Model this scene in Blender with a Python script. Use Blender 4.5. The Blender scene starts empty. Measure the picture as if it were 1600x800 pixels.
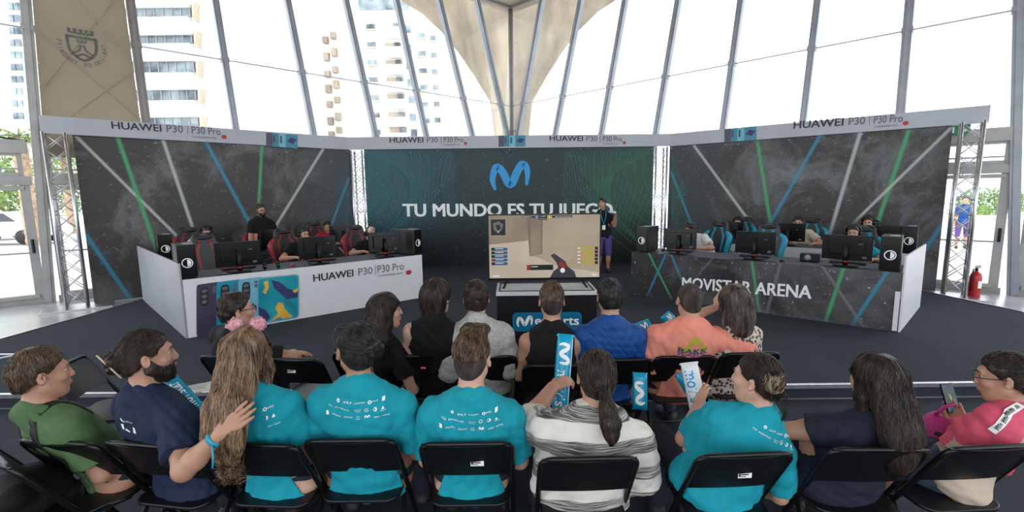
import bpy, math, random
import numpy as np
from math import sin, cos, pi, radians, atan2, sqrt
from mathutils import Vector, Matrix

random.seed(7)
rng = np.random.default_rng(7)
SC = bpy.context.scene
COL = SC.collection

# ------------------------------------------------------------------ camera, world, sun, exposure
FPX, PITCH, ROLL, CAM_H = 725.4, radians(7.437), radians(0.703), 1.89
cam_data = bpy.data.cameras.new('camera')
cam = bpy.data.objects.new('camera', cam_data)
COL.objects.link(cam)
cam_data.sensor_width = 36.0
cam_data.lens = FPX * 36.0 / 1600.0
cam_data.clip_start, cam_data.clip_end = 0.05, 3000
c_f = np.array([0, cos(PITCH), -sin(PITCH)])
c_u0 = np.array([0, sin(PITCH), cos(PITCH)])
c_r = np.array([1.0, 0, 0]) * cos(ROLL) - c_u0 * sin(ROLL)
c_u = c_u0 * cos(ROLL) + np.array([1.0, 0, 0]) * sin(ROLL)
cam.matrix_world = Matrix(((c_r[0], c_u[0], -c_f[0], 0), (c_r[1], c_u[1], -c_f[1], 0),
                           (c_r[2], c_u[2], -c_f[2], CAM_H), (0, 0, 0, 1)))
SC.camera = cam

world = bpy.data.worlds.new('bright_hazy_sky')
SC.world = world
world.use_nodes = True
wn = world.node_tree
for n in list(wn.nodes):
    wn.nodes.remove(n)
w_out = wn.nodes.new('ShaderNodeOutputWorld')
w_bg = wn.nodes.new('ShaderNodeBackground')
w_bg.inputs['Color'].default_value = (0.88, 0.94, 1.0, 1)
w_bg.inputs['Strength'].default_value = 2.3
wn.links.new(w_bg.outputs[0], w_out.inputs[0])

sun_data = bpy.data.lights.new('sun', 'SUN')
sun_data.energy = 3.2
sun_data.angle = radians(1.0)
sun_data.color = (1.0, 0.95, 0.88)
sun = bpy.data.objects.new('sun', sun_data)
COL.objects.link(sun)
sun.location = (-20, -20, 40)
sun.rotation_euler = Vector((0.42, 0.55, -1.15)).to_track_quat('-Z', 'Y').to_euler()

SC.view_settings.view_transform = 'Standard'
SC.view_settings.look = 'None'
SC.view_settings.gamma = 1.0
SC.view_settings.use_curve_mapping = False
SC.view_settings.exposure = 0.22

# ------------------------------------------------------------------ measuring helpers (photo direction -> place in the hall)
C0 = np.array([0, 0, CAM_H])


def ray(x, y):
    return c_f + c_r * (x - 800) / FPX - c_u * (y - 400) / FPX


def at_z(x, y, z):
    d = ray(x, y)
    return C0 + d * (z - CAM_H) / d[2]


def at(x, y, Y):
    d = ray(x, y)
    return C0 + d * Y / d[1]


class Plane:
    """vertical plane through P, horizontal direction d (to the right seen from the hall), normal n towards the hall"""
    def __init__(self, P, Q):
        self.P = np.array([P[0], P[1], 0.0])
        d = np.array([Q[0] - P[0], Q[1] - P[1], 0.0])
        self.L = np.linalg.norm(d)
        self.d = d / self.L
        self.n = np.array([self.d[1], -self.d[0], 0.0])

    def hit(self, x, y, off=0.0):
        r = ray(x, y)
        P = self.P + self.n * off
        return C0 + r * (np.dot(P - C0, self.n) / np.dot(r, self.n))

    def uv(self, x, y):
        h = self.hit(x, y) - self.P
        return np.array([h @ self.d, h[2]])

    def w(self, u, z, off=0.0):
        return self.P + self.d * u + self.n * off + np.array([0, 0, z])

    def back(self, off):
        p = self.P - self.n * off
        return Plane(p, p + self.d * self.L)

    def yaw(self):
        return atan2(self.d[1], self.d[0])


# ------------------------------------------------------------------ materials
MATS = {}


def nd(nt, kind, **kw):
    n = nt.nodes.new(kind)
    for k, v in kw.items():
        if k.startswith('i_'):
            n.inputs[k[2:].replace('_', ' ')].default_value = v
        else:
            setattr(n, k, v)
    return n


def mat(name, col, rough=0.6, metal=0.0, var=0.12, scale=6.0, bump=0.0, bscale=60.0, emit=0.0, spec=0.5, stretch=None,
        sheen=0.0, trans=0.0, alt=None):
    if name in MATS:
        return MATS[name]
    m = bpy.data.materials.new(name)
    m.use_nodes = True
    nt = m.node_tree
    b = nt.nodes['Principled BSDF']
    tc = nd(nt, 'ShaderNodeTexCoord')
    mp = nd(nt, 'ShaderNodeMapping')
    if stretch:
        mp.inputs['Scale'].default_value = stretch
    nt.links.new(tc.outputs['Object'], mp.inputs[0])
    nz = nd(nt, 'ShaderNodeTexNoise')
    nz.inputs['Scale'].default_value = scale
    nz.inputs['Detail'].default_value = 5
    nt.links.new(mp.outputs[0], nz.inputs['Vector'])
    cr = nd(nt, 'ShaderNodeValToRGB')
    c = np.array(col[:3])
    lo = np.clip(c * (1 - var), 0, 1)
    hi = np.clip(c * (1 + var), 0, 1) if alt is None else np.array(alt)
    cr.color_ramp.elements[0].position = 0.35
    cr.color_ramp.elements[1].position = 0.65
    cr.color_ramp.elements[0].color = (*lo, 1)
    cr.color_ramp.elements[1].color = (*hi, 1)
    nt.links.new(nz.outputs['Fac'], cr.inputs[0])
    nt.links.new(cr.outputs[0], b.inputs['Base Color'])
    b.inputs['Roughness'].default_value = rough
    b.inputs['Metallic'].default_value = metal
    b.inputs['Specular IOR Level'].default_value = spec
    if sheen:
        b.inputs['Sheen Weight'].default_value = sheen
    if bump:
        n2 = nd(nt, 'ShaderNodeTexNoise')
        n2.inputs['Scale'].default_value = bscale
        n2.inputs['Detail'].default_value = 4
        nt.links.new(mp.outputs[0], n2.inputs['Vector'])
        bp = nd(nt, 'ShaderNodeBump')
        bp.inputs['Strength'].default_value = bump
        bp.inputs['Distance'].default_value = 0.01
        nt.links.new(n2.outputs['Fac'], bp.inputs['Height'])
        nt.links.new(bp.outputs[0], b.inputs['Normal'])
    if emit:
        nt.links.new(cr.outputs[0], b.inputs['Emission Color'])
        b.inputs['Emission Strength'].default_value = emit
    MATS[name] = m
    return m


def glass_mat():
    m = bpy.data.materials.new('window_glass')
    m.use_nodes = True
    nt = m.node_tree
    nt.nodes.clear()
    o = nd(nt, 'ShaderNodeOutputMaterial')
    t = nd(nt, 'ShaderNodeBsdfTransparent')
    t.inputs[0].default_value = (0.97, 0.985, 0.98, 1)
    g = nd(nt, 'ShaderNodeBsdfGlossy')
    g.inputs['Roughness'].default_value = 0.02
    fr = nd(nt, 'ShaderNodeFresnel')
    fr.inputs[0].default_value = 1.35
    mx = nd(nt, 'ShaderNodeMixShader')
    nt.links.new(fr.outputs[0], mx.inputs[0])
    nt.links.new(t.outputs[0], mx.inputs[1])
    nt.links.new(g.outputs[0], mx.inputs[2])
    nt.links.new(mx.outputs[0], o.inputs[0])
    return m


GLASS = glass_mat()

# ------------------------------------------------------------------ objects
def tag(o, label=None, cat=None, group=None, kind=None):
    if label: o['label'] = label
    if cat: o['category'] = cat
    if group: o['group'] = group
    if kind: o['kind'] = kind
    return o


def empty(name, loc=(0, 0, 0), rz=0.0, label=None, cat=None, group=None, kind=None):
    o = bpy.data.objects.new(name, None)
    COL.objects.link(o)
    o.location = [float(v) for v in loc]
    o.rotation_euler = (0, 0, rz)
    o.empty_display_size = 0.1
    return tag(o, label, cat, group, kind)


def link_mesh(name, me, mats, parent=None, bevel=0.0, smooth=False):
    for m in (mats if isinstance(mats, (list, tuple)) else [mats]):
        me.materials.append(m)
    if smooth:
        me.polygons.foreach_set('use_smooth', np.ones(len(me.polygons), bool))
    o = bpy.data.objects.new(name, me)
    COL.objects.link(o)
    if parent:
        o.parent = parent
    if bevel:
        b = o.modifiers.new('bevel', 'BEVEL')
        b.width = bevel
        b.segments = 2
        b.limit_method = 'ANGLE'
        b.angle_limit = radians(40)
    return o


class MB:
    """collects shapes and links them as one mesh object; positions may be given in hall coordinates with an origin to subtract"""
    def __init__(self, org=None):
        self.v, self.f, self.mi, self.sm = [], [], [], []
        self.cur = 0
        self.org = np.zeros(3) if org is None else np.array(org, float)

    def add(self, vs, fs, smooth=False):
        o = len(self.v)
        for p in vs:
            self.v.append(tuple(np.array(p, float) - self.org))
        for f in fs:
            self.f.append([i + o for i in f])
            self.mi.append(self.cur)
            self.sm.append(smooth)
        return self

    def box(self, c, s, rz=0.0, axes=None):
        c = np.array(c, float)
        if axes is None:
            ax = [np.array([cos(rz), sin(rz), 0]), np.array([-sin(rz), cos(rz), 0]), np.array([0, 0, 1.0])]
        else:
            ax = [np.array(a, float) for a in axes]
        h = np.array(s, float) / 2
        vs = [c + ax[0] * h[0] * i + ax[1] * h[1] * j + ax[2] * h[2] * k for i in (-1, 1) for j in (-1, 1) for k in (-1, 1)]
        return self.add(vs, [(0, 1, 3, 2), (4, 6, 7, 5), (0, 4, 5, 1), (2, 3, 7, 6), (0, 2, 6, 4), (1, 5, 7, 3)])

    def bar(self, a, b, w, d, up=(0, 0, 1)):
        """box from a to b, w wide (across up), d deep"""
        a, b = np.array(a, float), np.array(b, float)
        z = (b - a)
        L = np.linalg.norm(z)
        z = z / L
        x = np.cross(np.array(up, float), z)
        if np.linalg.norm(x) < 1e-5:
            x = np.array([1.0, 0, 0])
        x /= np.linalg.norm(x)
        y = np.cross(z, x)
        return self.box((a + b) / 2, (w, d, L), axes=(x, y, z))

    def tube(self, pts, r, seg=8, closed=False, caps=True):
        P = [np.array(p, float) for p in pts]
        n = len(P)
        rr = r if hasattr(r, '__len__') else [r] * n
        vs, fs = [], []
        t0 = None
        for i in range(n):
            a = P[(i - 1) % n] if (closed or i > 0) else P[i]
            b = P[(i + 1) % n] if (closed or i < n - 1) else P[i]
            t = b - a
            t /= (np.linalg.norm(t) + 1e-12)
            if t0 is None:
                x = np.cross(t, [0, 0, 1.0])
                if np.linalg.norm(x) < 1e-3:
                    x = np.cross(t, [0, 1.0, 0])
            else:
                x = x - t * np.dot(x, t)
            x = x / (np.linalg.norm(x) + 1e-12)
            t0 = t
            y = np.cross(t, x)
            for k in range(seg):
                an = 2 * pi * k / seg
                vs.append(P[i] + (x * cos(an) + y * sin(an)) * rr[i])
        m = n if closed else n - 1
        for i in range(m):
            for k in range(seg):
                a, b = i * seg + k, i * seg + (k + 1) % seg
                c, d = ((i + 1) % n) * seg + (k + 1) % seg, ((i + 1) % n) * seg + k
                fs.append((a, b, c, d))
        if caps and not closed:
            fs.append(tuple(range(seg - 1, -1, -1)))
            fs.append(tuple((n - 1) * seg + k for k in range(seg)))
        return self.add(vs, fs, True)

    def cyl(self, a, b, r, seg=16, r2=None):
        return self.tube([a, b], [r, r if r2 is None else r2], seg)

    def lathe(self, prof, c=(0, 0, 0), seg=20, axis=None):
        c = np.array(c, float)
        vs, fs = [], []
        for (r, z) in prof:
            for k in range(seg):
                an = 2 * pi * k / seg
                vs.append(c + np.array([r * cos(an), r * sin(an), z]))
        for i in range(len(prof) - 1):
            for k in range(seg):
                fs.append((i * seg + k, i * seg + (k + 1) % seg, (i + 1) * seg + (k + 1) % seg, (i + 1) * seg + k))
        fs.append(tuple(range(seg - 1, -1, -1)))
        fs.append(tuple((len(prof) - 1) * seg + k for k in range(seg)))
        return self.add(vs, fs, True)

    def prism(self, poly, ext):
        """poly: 3-D points in a plane, ext: extrusion vector"""
        n = len(poly)
        e = np.array(ext, float)
        P = [np.array(p, float) for p in poly]
        vs = P + [p + e for p in P]
        fs = [tuple(range(n - 1, -1, -1)), tuple(range(n, 2 * n))]
        fs += [(i, (i + 1) % n, n + (i + 1) % n, n + i) for i in range(n)]
        return self.add(vs, fs)

    def poly(self, pts):
        return self.add(pts, [tuple(range(len(pts)))])

    def grid(self, rows, smooth=True, closed=False):
        n, m = len(rows), len(rows[0])
        vs = [p for r in rows for p in r]
        fs = []
        for i in range(n - 1):
            for j in range(m if closed else m - 1):
                fs.append((i * m + j, i * m + (j + 1) % m, (i + 1) * m + (j + 1) % m, (i + 1) * m + j))
        return self.add(vs, fs, smooth)

    def build(self, name, mats, parent=None, bevel=0.0, **kw):
        me = bpy.data.meshes.new(name)
        me.from_pydata(self.v, [], self.f)
        me.polygons.foreach_set('material_index', np.array(self.mi, np.int32))
        me.polygons.foreach_set('use_smooth', np.array(self.sm, bool))
        me.update()
        o = link_mesh(name, me, mats, parent, bevel)
        return tag(o, **kw)


def copy_tree(o, parent=None):
    c = o.copy()
    COL.objects.link(c)
    if parent:
        c.parent = parent
    for ch in [q for q in o.children]:
        copy_tree(ch, c)
    return c


def place(proto, used, loc, rz, label, group=None):
    o = proto if not used else copy_tree(proto)
    used.append(1)
    o.location = [float(v) for v in loc]
    o.rotation_euler = (0, 0, rz)
    o['label'] = label
    if group:
        o['group'] = group
    return o


# ------------------------------------------------------------------ lettering
def text_verts(s, bold=0.0, res=3):
    cu = bpy.data.curves.new('lettering', 'FONT')
    cu.body = s
    cu.size = 1.0
    cu.resolution_u = res
    cu.offset = bold
    ob = bpy.data.objects.new('lettering', cu)
    COL.objects.link(ob)
    dg = bpy.context.evaluated_depsgraph_get()
    me = bpy.data.meshes.new_from_object(ob.evaluated_get(dg))
    n = len(me.vertices)
    v = np.zeros(n * 3)
    me.vertices.foreach_get('co', v)
    v = v.reshape(-1, 3)
    f = [tuple(p.vertices) for p in me.polygons]
    bpy.data.objects.remove(ob)
    bpy.data.curves.remove(cu)
    bpy.data.meshes.remove(me)
    return v, f


def fit_text(s, bold=0.0, res=3):
    """vertices normalised: width 1, cap height 1 (baseline at 0)"""
    v, f = text_verts(s, bold, res)
    capv, _ = text_verts('H', bold, res)
    v = v.copy()
    v[:, 1] -= capv[:, 1].min()
    v[:, 1] /= (capv[:, 1].max() - capv[:, 1].min())
    v[:, 0] -= v[:, 0].min()
    v[:, 0] /= max(v[:, 0].max(), 1e-6)
    return v, f


def text_on(mb, s, org, xv, yv, n, bold=0.0, thick=0.0, off=0.003):
    """letters between org and org+xv, cap height vector yv, lifted along n"""
    v, f = fit_text(s)
    org, xv, yv, n = (np.array(q, float) for q in (org, xv, yv, n))
    ux, uy, hh = xv / np.linalg.norm(xv), yv / np.linalg.norm(yv), np.linalg.norm(yv)
    for i, (dx, dy) in enumerate(((0, 0), (1, .5), (-1, .5), (1, -.5), (-1, -.5)) if bold else ((0, 0),)):
        d = (ux * dx + uy * dy) * bold * hh * 2.6
        mb.add([org + xv * p[0] + yv * p[1] + n * (off + .00012 * i) + d for p in v], f)
    return mb


def text_px(mb, pl, s, a, b, cap, bold=0.0, off=0.004):
    """letters on a plane: baseline from photo point a to b, cap height in photo pixels"""
    A, B = pl.hit(*a), pl.hit(*b)
    T = pl.hit(a[0], a[1] - cap)
    return text_on(mb, s, A, B - A, np.array([0, 0, T[2] - A[2]]), pl.n, bold, off=off)


def px_poly(mb, pl, pts, off=0.003):
    return mb.poly([pl.hit(x, y) + pl.n * off for x, y in pts])


def ribbon(pts, hw, n=8):
    """smooth flat stroke through 2-D points; returns outline strip rows"""
    P = np.array(pts, float)
    W = np.array(hw if hasattr(hw, '__len__') else [hw] * len(P), float)
    Q, R = [], []
    for i in range(len(P) - 1):
        p0, p1, p2, p3 = P[max(i - 1, 0)], P[i], P[i + 1], P[min(i + 2, len(P) - 1)]
        for k in range(n + (1 if i == len(P) - 2 else 0)):
            t = k / n
            Q.append(0.5 * ((2 * p1) + (-p0 + p2) * t + (2 * p0 - 5 * p1 + 4 * p2 - p3) * t * t + (-p0 + 3 * p1 - 3 * p2 + p3) * t ** 3))
            R.append(W[i] * (1 - t) + W[i + 1] * t)
    Q = np.array(Q)
    rows = []
    for i in range(len(Q)):
        d = Q[min(i + 1, len(Q) - 1)] - Q[max(i - 1, 0)]
        d /= np.linalg.norm(d)
        nn = np.array([-d[1], d[0]])
        rows.append((Q[i] + nn * R[i], Q[i] - nn * R[i]))
    return rows


M_PTS = [(0.10, 0.0), (0.03, 0.40), (0.14, 0.86), (0.30, 0.66), (0.50, 0.16), (0.68, 0.66), (0.84, 0.98), (0.955, 0.68), (0.93, 0.18)]
M_W = [0.035, 0.075, 0.10, 0.11, 0.10, 0.11, 0.10, 0.075, 0.035]


def wave_m(mb, org, xv, yv, n, off=0.004):
    rows = ribbon(M_PTS, M_W, 6)
    org, xv, yv, n = (np.array(q, float) for q in (org, xv, yv, n))
    mb.grid([[org + xv * p[0] + yv * p[1] + n * off for p in r] for r in rows], smooth=False)
    return mb


def rrect(x0, y0, x1, y1, r, seg=5):
    out = []
    for cx, cy, a0 in ((x1 - r, y1 - r, 0), (x0 + r, y1 - r, 90), (x0 + r, y0 + r, 180), (x1 - r, y0 + r, 270)):
        for k in range(seg + 1):
            a = radians(a0 + 90 * k / seg)
            out.append((cx + r * cos(a), cy + r * sin(a)))
    return out


def disc(c, xv, yv, seg=20):
    c, xv, yv = (np.array(q, float) for q in (c, xv, yv))
    return [c + xv * cos(2 * pi * k / seg) + yv * sin(2 * pi * k / seg) for k in range(seg)]

UPV = np.array([0, 0, 1.0])
# ================================================================== SETTING
ZS = 0.138            # stage height
ZD = 0.891            # desk tops
ROOF = 8.15
M_conc = mat('weathered_concrete', (0.30, 0.245, 0.185), 0.9, var=0.12, scale=1.1, bump=0.3, bscale=9, alt=(0.44, 0.37, 0.285), stretch=(1, 1, 0.3))
M_lightfloor = mat('polished_pale_floor', (0.42, 0.43, 0.45), 0.22, var=0.12, scale=1.3)
M_carpet = mat('charcoal_carpet', (0.013, 0.020, 0.033), 0.95, var=0.10, scale=3, bump=0.5, bscale=400)
M_carpet2 = mat('slate_carpet', (0.013, 0.020, 0.034), 0.9, var=0.12, scale=2.0, bump=0.5, bscale=400)
M_alu = mat('brushed_aluminium', (0.60, 0.60, 0.62), 0.32, 1.0, var=0.08, scale=20)
M_steel = mat('painted_grey_steel', (0.30, 0.31, 0.34), 0.4, 0.3, var=0.1, scale=4)
M_frame = mat('pale_grey_door_frame', (0.36, 0.355, 0.35), 0.45, 0.2, var=0.08, scale=4)
M_black = mat('matt_black', (0.006, 0.006, 0.0065), 0.45, var=0.2, spec=.3)
M_gloss = mat('gloss_black_plastic', (0.005, 0.005, 0.0055), 0.22, var=0.2, spec=.4)
M_white = mat('white_print', (0.66, 0.67, 0.70), 0.35, var=0.02)
M_silver = mat('silver_print', (0.30, 0.31, 0.34), 0.4, var=0.06, scale=2)
M_ink = mat('black_ink', (0.012, 0.012, 0.015), 0.5, var=0.1)
M_greyink = mat('grey_ink', (0.10, 0.10, 0.11), 0.5, var=0.1)
M_redink = mat('red_dot_ink', (0.42, 0.015, 0.03), 0.5, var=0.1)
M_bluelogo = mat('logo_blue_ink', (0.0, 0.27, 0.62), 0.4, var=0.05)
M_whiteink = mat('white_ink', (0.82, 0.84, 0.84), 0.5, var=0.03)
M_outg = mat('sunlit_paving', (0.62, 0.62, 0.60), 0.9, var=0.08, scale=0.4)

APEX = np.array([0.05, 16.6])
EL = at_z(84, 471, 0.0)[:2]
ER = at_z(1561, 459, 0.0)[:2]
dl = (EL - APEX); dl /= np.linalg.norm(dl)
dr = (ER - APEX); dr /= np.linalg.norm(dr)
FARL, FARR = EL + dl * 5.2, ER + dr * 5.2
PLL = Plane(FARL, APEX)       # glass wall, left leg of the V
PLR = Plane(APEX, FARR)

# ground outside, floor inside, ceiling
mb = MB(); mb.poly([(-900, -300, -0.06), (900, -300, -0.06), (900, 260, -0.06), (-900, 260, -0.06)])
mb.build('ground', M_outg, kind='structure')
inner = [(FARL[0], FARL[1]), (FARL[0], -7), (FARR[0], -7), (FARR[0], FARR[1]), (APEX[0], APEX[1])]
mb = MB(); mb.prism([(x, y, -0.05) for x, y in inner], (0, 0, 0.05)); mb.build('floor', M_lightfloor, kind='structure')
mb = MB()
roof_out = [(FARL[0] - .4, FARL[1]), (FARL[0] - .4, -6.5), (FARR[0] + .4, -6.5), (FARR[0] + .4, FARR[1]), (APEX[0], APEX[1] + 0.5)]
mb.prism([(x, y, ROOF) for x, y in roof_out], (0, 0, 0.35))
mb.build('ceiling', M_conc, kind='structure')

# mullions of the two glass legs
left_m = [((203, 0), (228, 190)), ((336, 0), (368, 200)), ((449, 0), (490, 210)), ((540, 0), (587, 212)), ((619, 0), (666, 212)),
          ((686, 0), (738, 212)), ((745, 0), (793, 212))]
right_m = [((847, 0), (810, 208)), ((908, 0), (868, 208)), ((977, 0), (940, 208)), ((1060, 0), (1025, 208)), ((1158, 0), (1130, 200)),
           ((1278, 0), (1255, 190)), ((1422, 0), (1407, 175))]
M_mull = mat('mullion_grey_paint', (0.27, 0.29, 0.33), 0.36, 0.3, var=0.08, scale=3)
M_mullb = mat('mullion_brown_grey_paint', (0.23, 0.21, 0.20), 0.45, 0.2, var=0.08, scale=3)
trim_n = 0


def mull_line(pl, a, b):
    A, B = pl.hit(*a), pl.hit(*b)
    ua, ub = (A - pl.P) @ pl.d, (B - pl.P) @ pl.d
    k = (ua - ub) / (A[2] - B[2])
    return ub + k * (0 - B[2]), ub + k * (ROOF - B[2])     # u at the floor, u at the roof


ML = [mull_line(PLL, (40, 0), (57, 205))] + [mull_line(PLL, *q) for q in left_m]
MR = [mull_line(PLR, *q) for q in right_m] + [mull_line(PLR, (1592, 0), (1588, 180))]


def mullion(pl, ub, ut, w, d, m):
    global trim_n
    trim_n += 1
    mbx = MB()
    a, b = pl.w(ub, 0), pl.w(ut, ROOF)
    mbx.bar(a, b, d, w, up=pl.d)
    # slim cover strip and a joint sleeve at the transom height
    mbx.bar(a + pl.n * (d / 2 + .01), b + pl.n * (d / 2 + .01), 0.02, w * .45, up=pl.d)
    t = 4.95 / ROOF
    c = a + (b - a) * t
    e = (b - a) / np.linalg.norm(b - a)
    mbx.bar(c - e * .05, c + e * .05, d + .03, w + .03, up=pl.d)
    return mbx.build('trim_%d' % trim_n, m, kind='structure', bevel=0.006)


for i, (ub, ut) in enumerate(ML):
    mullion(PLL, ub, ut, 0.15 if i < 2 else 0.13, 0.16, M_mullb if i == 1 else M_mull if i else M_frame)
for i, (ub, ut) in enumerate(MR):
    mullion(PLR, ub, ut, 0.15 if i > 5 else 0.13, 0.16, M_mull)
# slender round post where the legs meet
trim_n += 1
mb = MB(); mb.cyl((*APEX, 0), (*APEX, ROOF), 0.085, 14)
mb.box((*APEX, 4.1), (.5, .06, .06)); mb.build('trim_%d' % trim_n, M_mullb, kind='structure')
# roof edge gutter
for pl in (PLL, PLR):
    trim_n += 1
    mb = MB(); mb.bar(pl.w(0, ROOF - .04, .05), pl.w(pl.L, ROOF - .04, .05), 0.16, 0.08); mb.build('trim_%d' % trim_n, M_mullb, kind='structure')
# panes and the thin horizontal joint
win_n = 0


def pane(pl, u0b, u1b, u0t, u1t, z0, z1):
    global win_n
    win_n += 1
    r = lambda ub, ut, z: ub + (ut - ub) * z / ROOF
    mbx = MB()
    q = [pl.w(r(u0b, u0t, z0), z0), pl.w(r(u1b, u1t, z0), z0), pl.w(r(u1b, u1t, z1), z1), pl.w(r(u0b, u0t, z1), z1)]
    mbx.poly(q)
    o = mbx.build('window_%d' % win_n, GLASS, kind='structure')
    if z1 > 4.95:
        mj = MB()
        zz = 4.95
        mj.bar(pl.w(r(u0b, u0t, zz), zz), pl.w(r(u1b, u1t, zz), zz), 0.022, 0.022)
        mj.build('joint', M_mull, o)
    return o


M0L = (ML[0][0] - 2.2, ML[0][1] - 2.2)
MLx = [M0L] + ML + [(PLL.L, PLL.L)]
M0R = (MR[-1][0] + 2.2, MR[-1][1] + 2.2)
MRx = [(0, 0)] + MR + [M0R]
for k in range(len(MLx) - 1):
    pane(PLL, MLx[k][0], MLx[k + 1][0], MLx[k][1], MLx[k + 1][1], 2.95 if k < 2 else 0.0, ROOF)
for k in range(len(MRx) - 1):
    pane(PLR, MRx[k][0], MRx[k + 1][0], MRx[k][1], MRx[k + 1][1], 2.95 if k > 6 else 0.0, ROOF)

# door bays: transom beam, opening light above, glazed door below
door_n = 0


def door_bay(pl, u0, u1, hinge, red=False):
    global door_n, trim_n, win_n
    trim_n += 1
    mt = MB(); mt.bar(pl.w(u0, 2.86), pl.w(u1, 2.86), 0.24, 0.17, up=pl.n)
    mt.bar(pl.w(u0, 2.26), pl.w(u1, 2.26), 0.16, 0.13, up=pl.n)
    mt.bar(pl.w(u0, 0.03), pl.w(u1, 0.03), 0.16, 0.06, up=pl.n)
    mt.build('trim_%d' % trim_n, M_frame, kind='structure', bevel=.005)
    # opening light
    win_n += 1
    a, b = u0 + .12, u1 - .12
    mf = MB()
    for zz in (2.37, 2.73):
        mf.bar(pl.w(a, zz), pl.w(b, zz), 0.07, 0.06, up=pl.n)
    for uu in (a, b):
        mf.bar(pl.w(uu, 2.34), pl.w(uu, 2.76), 0.06, 0.07, up=pl.d)
    o = mf.build('window_%d' % win_n, M_frame, kind='structure', bevel=.004)
    mg = MB(); mg.poly([pl.w(a, 2.37), pl.w(b, 2.37), pl.w(b, 2.73), pl.w(a, 2.73)]); mg.build('pane', GLASS, o)
    mj = MB(); mj.bar(pl.w(a, 2.47, .02), pl.w(b, 2.47, .02), 0.03, 0.03, up=pl.n); mj.build('opening_bar', M_steel, o)
    # door leaf
    door_n += 1
    mf = MB()
    a, b = u0 + .10, u1 - .10
    for uu in (a, b):
        mf.bar(pl.w(uu, .07), pl.w(uu, 2.19), 0.07, 0.13, up=pl.d)
    mf.bar(pl.w(a, 2.13), pl.w(b, 2.13), 0.07, 0.12, up=pl.n)
    mf.bar(pl.w(a, .14), pl.w(b, .14), 0.07, 0.16, up=pl.n)
    d = mf.build('door_%d' % door_n, M_frame, kind='structure', bevel=.005)
    mg = MB(); mg.poly([pl.w(a, .14), pl.w(b, .14), pl.w(b, 2.13), pl.w(a, 2.13)]); mg.build('pane', GLASS, d)
    hu = b if hinge == 'L' else a
    mh = MB(); mh.bar(pl.w(hu, 0.95, .07), pl.w(hu, 1.2, .07), .03, .03); mh.bar(pl.w(hu, 1.0, .02), pl.w(hu, 1.0, .08), .02, .02); mh.bar(pl.w(hu, 1.16, .02), pl.w(hu, 1.16, .08), .02, .02)
    mh.build('door_handle', M_black, d)
    mr = MB(); mr.bar(pl.w(a, .95, .05), pl.w(b, .95, .05), .03, .035, up=pl.n); mr.build('push_bar', M_steel, d)


mu = lambda m: m[0] + (m[1] - m[0]) * 1.2 / ROOF
door_bay(PLL, mu(M0L) + .05, mu(ML[0]) - .07, 'L')
door_bay(PLL, mu(ML[0]) + .07, mu(ML[1]) - .07, 'R')
door_bay(PLR, mu(MR[-2]) + .07, mu(MR[-1]) - .07, 'L')
door_bay(PLR, mu(MR[-1]) + .07, mu(M0R) - .05, 'R')
win_n += 1
# ------------------------------------------------------------------ stage and audience carpet
STX = 6.7
st = empty('stage', (0, 8, 0), label='low stage covered in dark grey carpet in front of the printed backdrops', cat='stage')
fl_l = at_z(0, 555, ZS); fl_r = at_z(1600, 600, ZS)
sy = at_z(1400, 599, ZS)[1]
cl, cr_ = at_z(226, 467, ZS), at_z(1440, 454, ZS)
cl2, cr2 = at_z(0, 530, ZS), at_z(1600, 488, ZS)
notch = at_z(30, 555, ZS)
stage_poly = [(-7.2, sy), (9.0, sy), (9.0, cr2[1] - .9), (cr2[0], cr2[1]), (cr_[0], cr_[1]), (4.2, 11.75), (-4.2, 11.65), (cl[0], cl[1]), (cl2[0], cl2[1]), (-8.6, cl2[1] - 1.2), (-8.6, notch[1]), (notch[0], notch[1]), (-5.35, sy + .55), (-7.2, sy + .42)]
# keep it simple-shaped at the front left: straight front edge, left corner returns behind the ramp
stage_poly = [(-9.2, sy), (9.6, sy), (9.6, 5.0), (cr2[0], cr2[1]), (cr_[0], cr_[1]), (4.3, 11.75), (-4.3, 11.65), (cl[0], cl[1]), (cl2[0], cl2[1]), (-9.2, 4.4)]
o = np.array([0, 8, 0])
mb = MB(o); mb.prism([(x, y, 0.01) for x, y in stage_poly], (0, 0, ZS - .01)); mb.build('platform', M_carpet, st)
mb = MB(o); mb.box(((9.6 - 9.2) / 2, sy - .006, ZS - .012), (18.8, .03, .045)); mb.build('edge_trim', M_alu, st, bevel=.004)
for a, b in ((cl2, cl), (cr_, cr2)):
    mb = MB(o); mb.bar((a[0], a[1], ZS), (b[0], b[1], ZS), .03, .02); mb.build('side_trim', M_alu, st)
mb = MB(); mb.box((0, sy / 2 - 2.0, 0.004), (17, sy + 4.0 - .06, 0.008))
mb.build('carpet', M_carpet2, label='dark slate carpet under the rows of folding chairs', cat='carpet')
# metal corner tray of the low ramp at the left of the stage
n0 = at_z(0, 566, ZS); n1 = at_z(32, 555, ZS)
mb = MB(n1)
mb.bar((n1[0], n1[1], ZS + .008), (n0[0] - .6, n0[1] - .55, ZS + .008), .03, .016); mb.bar((n1[0], n1[1], ZS + .008), (n1[0] - 2.2, n1[1] + .02, ZS + .008), .03, .016)
r_ = mb.build('ramp_edging', M_alu, label='thin aluminium edging strip on the carpet at the far left of the stage', cat='edging')
r_.location = n1

# ------------------------------------------------------------------ backdrops
K = 1.08
BL, BR = np.array([-3.68, 10.71]) * K, np.array([3.65, 10.80]) * K
PL_, PR_ = np.array([-7.40, 7.55]) * K, np.array([7.67, 7.68]) * K
WL, WC, WR = Plane(PL_, BL), Plane(BL, BR), Plane(BR, PR_)
ZT, ZB = 3.333, 3.036


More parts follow.
